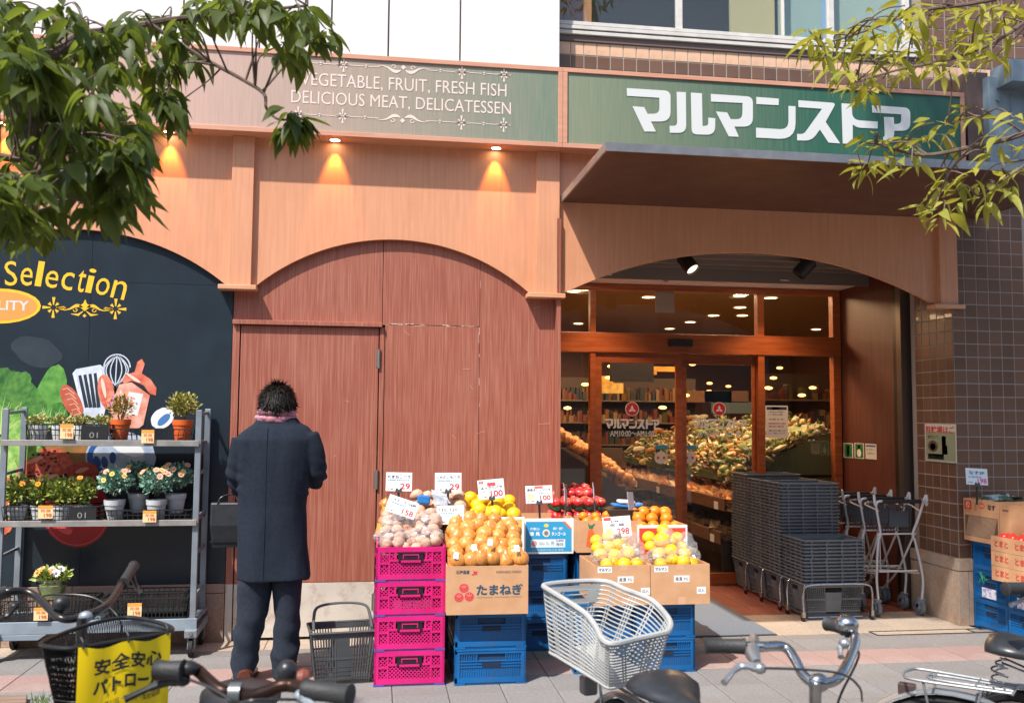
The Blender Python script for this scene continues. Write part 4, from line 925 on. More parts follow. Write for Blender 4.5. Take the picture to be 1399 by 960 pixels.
# ================================================================ STALL
PINK = mat('pink_crate_plastic', rgb('DB1F7D'), 0.42, rgb('C4166A'), scale=5, perobj=0.05, dirt=(rgb('A8426E'), .35), dscale=9)
PURP = mat('violet_crate_foot', rgb('5A4E9A'), 0.45)
BLUE = mat('blue_crate_plastic', rgb('0C66A6'), 0.38, rgb('09548C'), scale=4, perobj=0.06, dirt=(rgb('5A6A78'), 0.25), dscale=8)
DARKB = mat('dark_slot', rgb('14233A'), 0.7)
def crate(name, label, cat, w, d, h, loc, rz, group, kind):
    """folding crate, local origin bottom front-left; front face toward -Y"""
    t = thing(name, label, cat, loc, rz, group)
    M = PINK if kind == 'pink' else BLUE
    def wall(L_, lattice):
        b = MB(); e = 0.012
        b.bx(0, L_, 0, e, h-0.028, h).bx(0, L_, 0, e, 0.012, 0.04).bx(0, 0.026, 0, e, 0.04, h-0.028).bx(L_-0.026, L_, 0, e, 0.04, h-0.028)
        if lattice:
            b.bx(0.07, 0.08, 0.001, e, 0.04, h-.028).bx(L_-0.08, L_-0.07, 0.001, e, 0.04, h-.028)
            b.bx(0.026, 0.07, 0.001, e, h*0.5, h*0.5+0.012).bx(L_-0.07, L_-0.026, 0.001, e, h*0.5, h*0.5+0.012)
            b.bx(0.08, L_-0.08, 0.001, e, h*0.58, h*0.58+0.012)
            step = 0.021
            def diag(x0, x1, z0, z1):
                W2, H2 = x1-x0, z1-z0
                n = int((W2+H2)/step)
                for k in range(1, n):
                    s = k*step
                    a = (x0+max(0, s-H2), z0+min(s, H2)); c = (x0+min(s, W2), z0+max(0, s-W2))
                    b.beam((a[0], 0.006, a[1]), (c[0], 0.006, c[1]), 0.0055, 0.004, up=(0, 1, 0))
                    a = (x1-max(0, s-H2), a[1]); c = (x1-min(s, W2), c[1])
                    b.beam((a[0], 0.0065, a[1]), (c[0], 0.0065, c[1]), 0.0055, 0.004, up=(0, 1, 0))
            diag(0.08, L_-0.08, 0.04, h*0.58)
            diag(0.026, 0.07, 0.04, h*0.5); diag(L_-0.07, L_-0.026, 0.04, h*0.5)
            diag(0.026, 0.07, h*0.5+.012, h-.028); diag(L_-0.07, L_-0.026, h*0.5+.012, h-.028)
            for x in (0.11, L_-0.11): b.bx(x-0.006, x+0.006, 0.001, e, h*.58, h-.028)
            diag(0.08, 0.116, h*0.6, h-.028); diag(L_-0.116, L_-0.08, h*0.6, h-.028)
        else:
            b.bx(0.026, L_-0.026, 0.006, e-0.001, 0.04, h*0.48)
            for z in (0.48, 0.56, 0.64): b.bx(0.026, L_-0.026, 0.0005, e, h*z, h*z+0.006)
            b.bx(0.026, L_-0.026, 0.007, e-.001, h*.48, h*.66)
            n = int((L_-0.05)/0.013)
            for k in range(n+1):
                x = 0.026+(L_-0.052)*k/n
                if 0.3*L_ < x < 0.72*L_: b.bx(x-0.0015, x+0.0015, 0.002, e, 0.04, h*0.48)
                else: b.bx(x-0.0018, x+0.0018, 0.002, e, 0.04, h-0.028)
            b.bx(0.026, 0.3*L_, 0.009, e, h*.66, h-.028).bx(0.72*L_, L_-0.026, 0.009, e, h*.66, h-.028)
            b.bx(0.3*L_, 0.312*L_, 0.001, e, h*.66, h-.028).bx(0.71*L_, 0.72*L_, 0.001, e, h*.66, h-.028)
            b.bx(0.005, L_-0.005, -0.003, 0.004, h-0.012, h-0.003)
        return b
    for i, (L_, ox, oy, a) in enumerate(((w, 0, 0, 0), (d, w, 0, math.pi/2), (w, w, d, math.pi), (d, 0, d, -math.pi/2))):
        key = ('cw', kind, round(L_, 3), round(h, 3))
        if key not in _sl:
            me = wall(L_, kind == 'pink').mesh('wall_panel'); me.materials.append(M); _sl[key] = me
        p = link('wall_panel', _sl[key], t, loc=(ox, oy, 0), rot=(0, 0, a))
        xm_ = L_/2
        if kind == 'pink':
            k2 = ('ch', round(L_, 3), round(h, 3))
            if k2 not in _sl:
                b = MB(); b.bx(xm_-0.07, xm_+0.07, -0.002, 0.01, h*0.58, h-0.028); 
                b2 = MB(); b.bx(xm_-0.078, xm_+0.078, -0.004, 0.011, h-0.036, h-0.026)
                me = b.mesh('handle'); me.materials.append(mat('black_handle', rgb('1E1A1C'), 0.5)); _sl[k2] = me
                b = MB(); z_ = h*0.66; b.bx(xm_-0.045, xm_+0.045, -0.0045, -0.002, z_+0.02, z_+0.026).bx(xm_-0.045, xm_-0.04, -0.0045, -0.002, z_, z_+0.02).bx(xm_+0.04, xm_+0.045, -0.0045, -0.002, z_, z_+0.02).bx(xm_-0.055, xm_+0.055, -0.006, -0.002, h*0.58-0.004, h*0.58+0.008)
                me = b.mesh('handle_rim'); me.materials.append(M); _sl[k2+('r',)] = me
            hh = link('handle', _sl[k2], t, loc=(ox, oy, 0), rot=(0, 0, a)); link('handle_rim', _sl[k2+('r',)], t, loc=(ox, oy, 0), rot=(0, 0, a))
        else:
            k2 = ('cb', round(L_, 3), round(h, 3))
            if k2 not in _sl:
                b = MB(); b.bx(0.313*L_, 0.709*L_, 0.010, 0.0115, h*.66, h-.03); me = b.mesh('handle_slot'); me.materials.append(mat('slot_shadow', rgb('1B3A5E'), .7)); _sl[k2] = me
                b = MB(); b.bx(0.38*L_, 0.64*L_, -0.001, 0.008, h*.49, h*.62); me = b.mesh('latch'); me.materials.append(DARKB); _sl[k2+('l',)] = me
            link('handle_slot', _sl[k2], t, loc=(ox, oy, 0), rot=(0, 0, a)); link('latch', _sl[k2+('l',)], t, loc=(ox, oy, 0), rot=(0, 0, a))
    key = ('cf', kind, w, d)
    if key not in _sl:
        b = MB().bx(0.01, w-0.01, 0.01, d-0.01, 0.012, 0.018)
        me = b.mesh('bottom'); me.materials.append(M); _sl[key] = me
        b = MB(); c_ = 0.055
        for x, y in ((0, 0), (w-c_, 0), (0, d-c_), (w-c_, d-c_)): b.bx(x-0.002, x+c_+0.002, y-0.002, y+c_+0.002, 0.0, 0.011)
        b.bx(0.004, w-0.004, 0.004, 0.012, 0.002, 0.011)
        me = b.mesh('corner_foot'); me.materials.append(PURP if kind == 'pink' else M); _sl[key+('f',)] = me
    link('bottom', _sl[key], t); link('foot_rim', _sl[key+('f',)], t)
    return t
hp = 0.1905
order = ['bottom', 'second from the bottom', 'third from the bottom', 'topmost']
for i in range(4):
    lab = ['bottom pink crate of the potato stack', 'second pink crate from the ground under the potatoes', 'pink crate just below the topmost one, with white labels inside', 'topmost pink crate, filled with bagged potatoes'][i]
    t = crate('folding_crate', lab, 'crate', 0.39, 0.53, hp, (0.0, 5.235, hp*i), 0, 'pink folding crates under the potatoes', 'pink')
    if i == 2:
        for k in range(4): MB().bx(0.10+k*0.055, 0.148+k*0.055, 0.014, 0.016, 0.04, 0.085).build('paper_label', WHITE, t)
    if i != 3:   # contents
        g = MB(); r3 = random.Random(i)
        for k in range(26): g.ball((r3.uniform(.05, .34), r3.uniform(.05, .2), r3.uniform(.05, .13)), r3.uniform(.03, .042), 7, 5)
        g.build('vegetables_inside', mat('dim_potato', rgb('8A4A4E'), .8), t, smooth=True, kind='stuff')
for i in range(2):
    crate('folding_crate', ('lower blue crate under the onion box', 'upper blue crate directly under the onion box')[i], 'crate', 0.40, 0.53, 0.198, (0.448, 5.21, 0.198*i), 0, 'blue crates under the onion box', 'blue')
xbk = at(775, 780, Y=5.9).x
for i in range(3):
    crate('folding_crate', ('lowest blue crate of the stack behind, under the tangor box', 'middle blue crate of the stack under the tangor box', 'blue crate right under the light blue tangor box')[i], 'crate', 0.37, 0.42, 0.205, (xbk-0.37, 5.9, 0.205*i), 0, 'blue crates under the tangor box', 'blue')
for s_i, x0 in enumerate((1.515, 1.16)):
    for i in range(2):
        crate('folding_crate', (('bottom blue crate under the right citrus box', 'upper blue crate under the right citrus box') if s_i == 0 else ('bottom blue crate seen through the grey bicycle basket', 'upper blue crate seen through the grey bicycle basket'))[i], 'crate', 0.37 if s_i == 0 else 0.345, 0.5, 0.2, (x0, 5.33+0.03*s_i, 0.2*i), 0, 'blue crates under the citrus boxes', 'blue')
for k, (x0, y0, n) in enumerate(((0.42, 5.78, 3), (1.28, 5.9, 3), (1.68, 5.88, 3))):
    for i in range(n):
        crate('folding_crate', ('blue crate mostly hidden behind the onion box', 'blue crate hidden behind the left citrus box', 'blue crate hidden behind the right citrus box')[k], 'crate', 0.37, 0.42, 0.205, (x0, y0, 0.205*i), 0, ('hidden crates behind the onions', 'hidden crates behind the left citrus', 'hidden crates behind the right citrus')[k], 'blue')

def openbox(name, label, w, d, h, loc, rz=0, m=CARD, flap=0.0, inner=CARDIN, cat='cardboard box', face=None):
    t = thing(name, label, cat, loc, rz); e = 0.005
    MB().bx(0, w, 0, e, 0, h).build('front_panel', face or m, t)
    MB().bx(0, w, d-e, d, 0, h).build('back_panel', m, t)
    MB().bx(0, e, e, d-e, 0, h).build('side_panel', m, t); MB().bx(w-e, w, e, d-e, 0, h).build('side_panel', m, t)
    MB().bx(e, w-e, e, d-e, 0.0, e).build('bottom_panel', m, t)
    return t
F_ = lambda: (Vector((0, 0, 0)), (1, 0, 0), (0, 0, 1))
def ftext(t, s, rect, col, bold=0.02, off=0.001, y=0.0):
    return text(t, s, (0, y, 0), (1, 0, 0), (0, 0, 1), rect, mat('ink_'+col, rgb(col), .6), bold=bold, off=off, world=False)
def fshape(t, L_, col, name='print', off=0.0008, y=0.0, m=None):
    return shape(t, L_, (0, y, 0), (1, 0, 0), (0, 0, 1), m or mat('ink_'+col, rgb(col), .6), name, off=off, world=False)
def RC_(x0, y0, x1, y1): return [(x0, y0), (x1, y0), (x1, y1), (x0, y1)]
# onion box
OB = openbox('onion_box', 'brown cardboard onion box with blue hiragana and red onions print, standing on two blue crates', 0.455, 0.40, 0.265, (0.39, 5.13, 0.404), R(-0.8))
ftext(OB, '北海道産', (0.05, 0.222, 0.125, 0.243), '3A4F5E'); ftext(OB, 'HOKKAIDO ONION', (0.275, 0.224, 0.415, 0.238), '3F4A52', 0.0)
fshape(OB, [(0.135, 0.218), (0.15, 0.226), (0.145, 0.242), (0.156, 0.235), (0.172, 0.236), (0.166, 0.228), (0.17, 0.216), (0.156, 0.22), (0.148, 0.214)], 'CE3440')
ftext(OB, 'たまねぎ', (0.165, 0.105, 0.425, 0.165), '2F4F66', 0.035)
ftext(OB, 'HOKKAIDO TAMANEGI ONION', (0.165, 0.09, 0.42, 0.098), '8F8474', 0)
for x, z in ((0.095, 0.146), (0.068, 0.096), (0.125, 0.099)):
    fshape(OB, ell(x, z, 0.029, 0.027, 24), 'E0938A', off=0.0006); fshape(OB, ell(x, z, 0.026, 0.0245, 24), 'CF4A44', off=0.0012)
    fshape(OB, stroke([(x-0.012, z+0.012), (x-0.004, z+0.002), (x+0.004, z+0.003), (x+0.013, z+0.011)], 0.0025)+stroke([(x, z+0.006), (x+0.001, z+0.02)], 0.002), 'EFB0A2', off=0.0018)
# tangor box
TBX = at(716, 708, Y=5.88); TG = openbox('tangor_box', 'light blue and white tangor orange box on the rear blue crates', 0.325, 0.34, 0.225, (TBX.x, 5.88, 0.618), 0, face=mat('box_white_face', rgb('EFEDE8'), .6))
fshape(TG, [(0.012, 0.012), (0.313, 0.012), (0.313, 0.16), (0.27, 0.205), (0.012, 0.205)], '2D9FD4', off=0.0006)
ftext(TG, '和歌山', (0.04, 0.15, 0.10, 0.168), 'E9F2F6'); ftext(TG, '清 見', (0.035, 0.115, 0.105, 0.14), 'F4F8FA', 0.03)
ftext(TG, '美味・香味', (0.19, 0.15, 0.255, 0.17), 'E9F2F6'); ftext(TG, 'タンゴール', (0.18, 0.115, 0.275, 0.14), 'F4F8FA', 0.03)
fshape(TG, ell(0.145, 0.18, 0.016, 0.012), 'E9D85A', off=0.0012); fshape(TG, ell(0.145, 0.132, 0.024, 0.024), 'F4F4F0', off=0.0010); fshape(TG, ell(0.145, 0.132, 0.018, 0.018), 'E0A050', off=0.0016); fshape(TG, ell(0.145, 0.132, 0.011, 0.011), '3A8CB0', off=0.0022)
fshape(TG, RC_(0.045, 0.04, 0.27, 0.092), 'E6F0F4', off=0.0012); fshape(TG, ell(0.067, 0.066, 0.018, 0.018), 'D89A94', off=0.0018); ftext(TG, '5kg 2L 秀', (0.10, 0.05, 0.2, 0.08), '9FB6C0', off=0.0018); ftext(TG, '5,600', (0.21, 0.075, 0.26, 0.09), '24506E', off=0.0018); ftext(TG, '等級', (0.21, 0.048, 0.26, 0.07), '7F98A4', off=0.0018)
ftext(TG, 'えひめ温泉のめぐみ 産直', (0.05, 0.018, 0.26, 0.032), 'BFE0EE', 0)
fshape(TG, [(0.25, 0.205), (0.30, 0.155), (0.313, 0.16), (0.27, 0.205)], 'D9704A', off=0.0012)
# hassaku yellow box
hx = at(716, 706, Y=5.75)
HB = openbox('yellow_fruit_box', 'yellow cardboard box with white border and small green tree mark, behind the onions', 0.52, 0.36, 0.25, (hx.x-0.52, 5.74, 0.62), 0, face=mat('box_white_face', rgb('EFEDE8'), .6))
fshape(HB, RC_(0.012, 0.012, 0.505, 0.235), 'E9C065', off=0.0006); fshape(HB, ell(0.455, 0.205, 0.018, 0.014, 14), '5E9A4A', off=0.0012); fshape(HB, RC_(0.452, 0.175, 0.458, 0.195), '7A6A3A', off=0.0012); ftext(HB, 'みかん', (0.435, 0.16, 0.475, 0.172), '8A7A4A', 0)
# two citrus boxes in front
bx1 = at(812, 778, Y=5.29); bx2 = at(889, 775, Y=5.29); bx3 = at(970, 770, Y=5.29)
C1 = openbox('citrus_box', 'left cardboard box of bagged citrus with white store name sticker, behind the grey basket', bx2.x-bx1.x-0.004, 0.40, 0.232, (bx1.x, 5.29, 0.402), 0)
C2 = openbox('citrus_box', 'right cardboard box of bagged citrus with three white stickers, standing on blue crates', bx3.x-bx2.x-0.004, 0.40, 0.232, (bx2.x, 5.285, 0.402), 0)
for t, w in ((C1, bx2.x-bx1.x), (C2, bx3.x-bx2.x)):
    fshape(t, RC_(0.02, 0.19, 0.105, 0.224), 'F0EFEA', off=0.0005); logo_on(t, (0, 0, 0), (1, 0, 0), (0, 0, 1), (0.026, 0.196, 0.099, 0.218), INK) if False else ftext(t, 'マルマン', (0.026, 0.197, 0.099, 0.217), '26282C', 0.035)
    fshape(t, RC_(0.14, 0.13, 0.235, 0.168), 'F0EFEA', off=0.0005); ftext(t, '産直 FG', (0.148, 0.138, 0.227, 0.16), '4A5058', 0.01)
    fshape(t, RC_(0.28, 0.06, 0.335, 0.1), 'F0EFEA', off=0.0005); ftext(t, '10入', (0.287, 0.068, 0.328, 0.092), '3A5A7E', 0.02)
    fshape(t, RC_(0.165, 0.0, 0.21, 0.045), 'D2A482', off=0.0007); fshape(t, RC_(0.155, 0.2, 0.2, 0.232), 'D2A482', off=0.0007)
# boxes in the second row
b4 = at(787, 748, Y=5.78)
CB = openbox('carrot_box', 'cardboard box printed with orange carrots behind the left citrus box', 0.42, 0.3, 0.2, (b4.x+0.0, 5.76, 0.64), R(-2))
fshape(CB, [(0.06, 0.04), (0.095, 0.03), (0.125, 0.09), (0.10, 0.15), (0.075, 0.14)], 'D8683A'); fshape(CB, [(0.10, 0.15), (0.12, 0.185), (0.09, 0.17), (0.07, 0.185), (0.08, 0.15)], '3A7A4A', off=0.0014)
fshape(CB, [(0.15, 0.10), (0.17, 0.07), (0.23, 0.12), (0.245, 0.145), (0.22, 0.15)], 'DF8A5A')
b5 = at(868, 722, Y=5.72)
RB = openbox('red_fruit_box', 'red box with a white rim holding loose oranges, nearest the doors', 0.33, 0.32, 0.2, (at(877, 745, Y=5.7).x-0.03, 5.7, 0.615), 0, face=mat('box_white_face', rgb('EFEDE8'), .6))
fshape(RB, RC_(0.012, 0.0, 0.318, 0.182), 'DB4A3A', off=0.0006)
# ---- produce makers
def fruitmesh(kind, k=0):
    key = ('fruit', kind, k)
    if key in PROD: return PROD[key]
    r0 = random.Random(hash(kind) % 1000+k if False else len(kind)*31+k)
    bm_ = bmesh.new(); bmesh.ops.create_icosphere(bm_, subdivisions=3, radius=1)
    off = Vector((r0.random()*20, r0.random()*20, r0.random()*20))
    for v in bm_.verts:
        c = v.co.copy(); n = noise.noise(c*1.3+off)
        if kind == 'onion':
            rr = math.hypot(c.x, c.y); v.co.z = c.z*0.9+(0.35*max(0, 1-rr*3.2)*(1 if c.z > 0 else -0.35)); v.co *= 1+0.03*n
        elif kind == 'potato': v.co = Vector((c.x*1.15, c.y*0.95, c.z*0.85))*(1+0.16*n+0.03*noise.noise(c*4+off))
        elif kind == 'apple':
            rr = math.hypot(c.x, c.y); v.co.z = c.z*0.92-(0.22*max(0, 1-rr*2.2) if c.z > 0 else 0)
        else: v.co *= 1+0.025*n; v.co.z *= 0.93
    me = bpy.data.meshes.new(kind); bm_.to_mesh(me); bm_.free(); me.shade_smooth()
    m = {'onion': lambda: onion_mat(), 'potato': lambda: mat('potato_skin', rgb('D0AC94'), 0.7, rgb('BC917A'), scale=7, bump=0.15, bscale=30, perobj=0.12, dirt=(rgb('94705A'), .5), dscale=9),
         'orange': lambda: mat('orange_peel', rgb('F08C18'), 0.4, rgb('E87C10'), scale=5, bump=0.12, bscale=60, perobj=0.05, sub=0.05),
         'lemon': lambda: mat('yellow_peel', rgb('F2C21E'), 0.4, rgb('EDB012'), scale=5, bump=0.12, bscale=60, perobj=0.05, sub=0.05),
         'apple': lambda: mat('apple_skin', rgb('B8202E'), 0.3, rgb('D86A50'), scale=1.6, perobj=0.15, ramp=(.45, .65)),
         'tomato': lambda: mat('tomato_skin', rgb('CE3324'), 0.25, perobj=0.1)}[kind]()
    me.materials.append(m); PROD[key] = me; return me
def onion_mat():
    if 'onion_skin' in _M: return _M['onion_skin']
    m = mat('onion_skin', rgb('BC7028'), 0.3, rgb('DC9C50'), scale=1.4, stretch=(5, 5, 0.6), bump=0.1, perobj=0.16, dirt=(rgb('A8622E'), .5), dscale=3, coat=0.3)
    return m
def put(kind, name, label, cat, p, r, k=0, group=None, rot=None):
    o = link(name, fruitmesh(kind, k % 4), None, loc=p, rot=rot or (rnd.uniform(-.6, .6), rnd.uniform(-.6, .6), rnd.uniform(0, 6.28)), scale=r)
    return setp(o, label, cat, group)
def heap(kind, name, label, cat, group, x0, x1, y0, y1, z0, dz, r, cols, rows_, jit=0.25, prof=None):
    """sloping heap: rows go back and up; dz = total rise"""
    out = []
    for j in range(rows_):
        v = j/max(1, rows_-1); n = cols - (j % 2)
        for i in range(n):
            u1 = (i+0.5+(0.0 if j % 2 == 0 else 0.5)*0)/n
            x = x0+(x1-x0)*u1+rnd.uniform(-jit, jit)*r; y = y0+(y1-y0)*v+rnd.uniform(-jit, jit)*r
            bump_ = (prof(u1, v) if prof else 0)
            z = z0+dz*v+bump_+rnd.uniform(-jit, jit)*r*0.7
            rr = r*rnd.uniform(0.9, 1.08)
            out.append(put(kind, name, label, cat, (x, y, z), rr, i+j*3, group))
    return out
# potatoes in the top pink crate
pz = hp*4
heap('potato', 'potato', 'pinkish potato in a clear bag in the topmost pink crate', 'potato', 'potatoes in the pink crate', 0.03, 0.365, 5.275, 5.55, pz+0.005, 0.13, 0.034, 6, 6, 0.35, lambda u, v: 0.02*math.sin(u*9))
heap('potato', 'potato', 'loose potato heaped behind the price cards at the wall', 'potato', 'loose potatoes behind the bags', 0.23, 0.55, 5.6, 5.85, pz+0.10, 0.13, 0.042, 6, 4, 0.4)
heap('onion', 'onion', 'pale onion at the left edge behind the bagged potatoes', 'onion', 'onions behind the potatoes', 0.02, 0.2, 5.5, 5.8, pz+0.06, 0.12, 0.045, 3, 4, 0.3)
MB().loft([[Vector((x, 5.27, pz-0.05)), Vector((x, 5.55, pz+0.08)), Vector((x, 5.9, pz+0.10)), Vector((x, 5.9, 0.5)), Vector((x, 5.27, 0.62))] for x in (0.02, 0.40)]).build('potato_pile_core', mat('pile_core_brown', rgb('7A5A46'), .9), None, label='dark brown underlying pile beneath the potatoes in the pink crate', category='potatoes', kind='stuff') if False else None
setp(MB().loft([[Vector((x, 5.26, pz-0.05)), Vector((x, 5.55, pz+0.07)), Vector((x, 5.76, pz+0.10)), Vector((x, 5.76, 0.6)), Vector((x, 5.26, 0.6))] for x in (0.02, 0.37)]).build('potato_pile', mat('pile_core_brown', rgb('9A7560'), .9, rgb('6A4A38'), scale=14), None), 'deeper layer of potatoes under the bags in the pink crate', 'potatoes', None, 'stuff')
setp(MB().loft([[Vector((x, 5.62, 0.62)), Vector((x, 5.62, 0.86)), Vector((x, 5.9, 0.96)), Vector((x, 6.0, 0.62))] for x in (0.24, 0.55)]).build('loose_potato_pile', mat('pile_core_brown', rgb('9A7560'), .9), None), 'deeper layer of loose potatoes near the wall', 'potatoes', None, 'stuff')
BAG = bpy.data.materials.new('clear_bag'); BAG.use_nodes = True; _N = BAG.node_tree.nodes; _L = BAG.node_tree.links; _N.remove(_N['Principled BSDF'])
_t = _N.new('ShaderNodeBsdfTransparent'); _t.inputs[0].default_value = (.98, .98, .98, 1); _d = _N.new('ShaderNodeBsdfDiffuse'); _d.inputs[0].default_value = (.85, .85, .86, 1); _g = _N.new('ShaderNodeBsdfGlossy'); _g.inputs[1].default_value = .22
_a = _N.new('ShaderNodeMixShader'); _a.inputs[0].default_value = .13; _b = _N.new('ShaderNodeMixShader'); _b.inputs[0].default_value = .09
_L.new(_t.outputs[0], _a.inputs[1]); _L.new(_d.outputs[0], _a.inputs[2]); _L.new(_a.outputs[0], _b.inputs[1]); _L.new(_g.outputs[0], _b.inputs[2]); _L.new(_b.outputs[0], _N['Material Output'].inputs[0])
def bag(label, c, r, seed, tip=None, parentless=True):
    bm_ = bmesh.new(); bmesh.ops.create_icosphere(bm_, subdivisions=4, radius=1); off = Vector((seed*3.1, seed*1.7, 0))
    for v in bm_.verts:
        n = v.co.copy(); w = 1+0.16*abs(noise.noise(n*2.6+off))+0.10*noise.noise(n*6+off); v.co = Vector((n.x*r[0], n.y*r[1], n.z*r[2]))*w
        if tip and n.z > 0.7: v.co += Vector(tip)*(n.z-0.7)*3.3
    me = bpy.data.meshes.new('plastic_bag'); bm_.to_mesh(me); bm_.free(); me.materials.append(BAG)
    me.shade_smooth(); me.set_sharp_from_angle(angle=R(16))
    o = link('plastic_bag', me, None, loc=c); return setp(o, label, 'plastic bag')
for i, (x, y, z, lab) in enumerate(((0.09, 5.33, 0.81, 'clear bag around potatoes at the front left of the pink crate'), (0.28, 5.34, 0.81, 'clear bag around potatoes at the front right of the pink crate'), (0.12, 5.47, 0.88, 'clear bag of potatoes under the tilted price card'), (0.30, 5.5, 0.88, 'clear bag of potatoes at the back right of the pink crate'))):
    bag(lab, (x, y, z), (0.10, 0.09, 0.055), i+1)
# onions
heap('onion', 'onion', 'large glossy brown onion in the cardboard onion box', 'onion', 'onions in the onion box', 0.42, 0.83, 5.18, 5.52, 0.695, 0.185, 0.05, 6, 6, 0.28, lambda u, v: -0.03*(abs(u-0.45)*2)**2*(0.3+v))
setp(MB().loft([[Vector((x, 5.15, 0.62)), Vector((x, 5.15, 0.665)), Vector((x, 5.5, 0.82)), Vector((x, 5.52, 0.5))] for x in (0.4, 0.83)]).build('onion_pile', mat('pile_core_onion', rgb('A86E38'), .8), None), 'deeper layer of onions filling the onion box', 'onions', None, 'stuff')
for x, z in ((0.425, 0.70), (0.64, 0.935-0.11)):
    pass
_rl = random.Random(17)
for k in range(5):
    p = Vector((0.44+.09*k+_rl.uniform(-.02, .02), 5.145+.05*(k % 2), 0.725+.035*(k % 3)))
    t = thing('sticker', ('small white sticker on the onion bag at the left corner of the onion box', 'small white sticker low on the onions, second from left', 'small white sticker on the onions near the middle', 'small white sticker on the onions, second from right', 'small white sticker on the onions at the right corner')[k], 'sticker', p, rot=(R(-35), R(_rl.uniform(-20, 20)), 0))
    MB().bx(-.014, .014, -.002, 0, -.02, .02).build('label', WHITE, t); fshape(t, RC_(-.008, -.004, .008, .002), '6A8A5A', off=.003)
# hassaku oranges in the yellow box
heap('lemon', 'hassaku_orange', 'yellow hassaku orange heaped in the yellow box', 'citrus fruit', 'hassaku oranges in the yellow box', hx.x-0.43, hx.x-0.02, 5.80, 6.02, 0.88, 0.05, 0.05, 5, 3, 0.2, lambda u, v: 0.05*(1-u)*(v))
for i, (px, py) in enumerate(((655, 697), (676, 700), (652, 712))):
    p = at(px, py, Y=5.8); put('lemon', 'hassaku_orange', 'yellow hassaku orange heaped in the yellow box', 'citrus fruit', p, 0.052, i, 'hassaku oranges in the yellow box')
# oranges in the red box
heap('orange', 'orange', 'loose bright orange in the red box', 'orange', 'loose oranges in the red box', at(868, 715, Y=5.8).x, at(926, 715, Y=5.8).x, 5.75, 5.98, 0.80, 0.07, 0.042, 4, 3, 0.25)
heap('orange', 'orange', 'small orange in the carrot box behind the 298 price card', 'orange', 'oranges in the carrot box', at(795, 715, Y=5.85).x, at(860, 715, Y=5.85).x, 5.82, 5.98, 0.825, 0.02, 0.033, 5, 2, 0.25)
# bagged citrus in the two front boxes
for bi, (x0, x1) in enumerate(((bx1.x, bx2.x), (bx2.x, bx3.x))):
    lab = ('left', 'right')[bi]
    heap('lemon' if bi else 'lemon', 'bagged_citrus', 'yellow citrus in a clear bag in the %s citrus box' % lab, 'citrus fruit', 'bagged citrus in the %s box' % lab, x0+0.05, x1-0.05, 5.35, 5.62, 0.635, 0.07, 0.043, 4, 4, 0.3, lambda u, v: 0.05*math.sin(u*3.1)*v*(1.6 if bi else 1))
    for k, (dx, dy, dz) in enumerate(((0.09, 0.07, 0.03), (0.25, 0.08, 0.035), (0.16, 0.2, 0.09), (0.29, 0.24, 0.06))):
        bag('clear bag of yellow citrus, number %s in the %s citrus box' % (('front left', 'front right', 'centre back', 'back right')[k], lab) if False else '%s clear bag of yellow citrus in the %s citrus box' % (('front left', 'front right', 'top centre', 'back right')[k], lab), (x0+dx, 5.31+dy, 0.64+dz), (0.085, 0.075, 0.05), 10+k+bi*5, tip=(0.02, 0, 0.04) if k > 1 else None)
put('lemon', 'bagged_citrus', 'single yellow citrus on top of the right citrus box, tip of the heap', 'citrus fruit', (at(905, 738, Y=5.5).x, 5.5, at(905, 738, Y=5.5).z), 0.055, 1)
# apples on green trays over a rack left of the doors
ya = 6.15; APX0 = at(757, 690, Y=ya).x; APX1 = at(826, 690, Y=ya).x
for lv, (py, lab) in enumerate(((688, 'upper'), (706, 'lower'))):
    z = at(790, py, Y=ya).z
    t = thing('apple_tray', '%s green moulded tray of red apples at the entrance corner' % lab, 'fruit tray', ((APX0+APX1)/2, ya+0.1, z-0.03))
    b = MB()
    for i in range(5):
        for j in range(3):
            b.lathe([(0.012, -0.022), (0.026, -0.012), (0.034, 0.01), (0.038, 0.012)], 10, ((i-2)*0.078, (j-1)*0.078-0.0, 0.0), capt=False)
    b.build('tray', mat('green_tray', rgb('3E8A6A'), 0.6), t, smooth=True)
    for i in range(5):
        for j in range(3): put('apple', 'apple', 'red apple on the %s green tray' % lab, 'apple', ((APX0+APX1)/2+(i-2)*0.078, ya+0.1+(j-1)*0.078, z+0.005), 0.037, i+j, 'apples on the %s tray' % lab)
t = thing('apple_stand', 'low stand of blue crates and white liner carrying the apple trays', 'stand', ((APX0+APX1)/2, ya+.1, 0))
MB().bx(-0.2, 0.2, -0.13, 0.14, 0.0, at(790, 706, Y=ya).z-0.065).build('stand_body', BLUE, t)
MB().bx(-0.205, 0.205, -0.135, 0.145, at(790, 706, Y=ya).z-0.064, at(790, 706, Y=ya).z-0.056).build('white_liner', WHITE, t)
heap('apple', 'apple', 'loose red apple heaped behind the green trays', 'apple', 'apples heaped behind the trays', APX0+0.02, APX1-0.02, ya+0.26, ya+0.36, at(790, 678, Y=ya).z, 0.03, 0.042, 5, 2)
# blue pack pile
p = at(855, 690, Y=6.05)
t = thing('blue_snack_packs', 'blue and white packs lying behind the oranges', 'packages', (p.x, 6.05, p.z))
for k, (dx, dz, a) in enumerate(((-0.06, 0.0, 0.1), (0.08, 0.0, -0.15), (0.0, 0.035, 0.05))):
    MB().box((dx*.7, 0, dz*.7), (0.11, 0.10, 0.022), Matrix.Rotation(a, 3, 'Y')).build('pack', mat('blue_pack', rgb('2E7AC0'), .35) if k < 2 else WHITE, t, bevel=0.01)
MB().bx(-0.15, 0.2, -0.1, 0.15, -p.z, -0.02).build('pack_stand', mat('dark_stand', rgb('3A2A20'), 0.6), t)
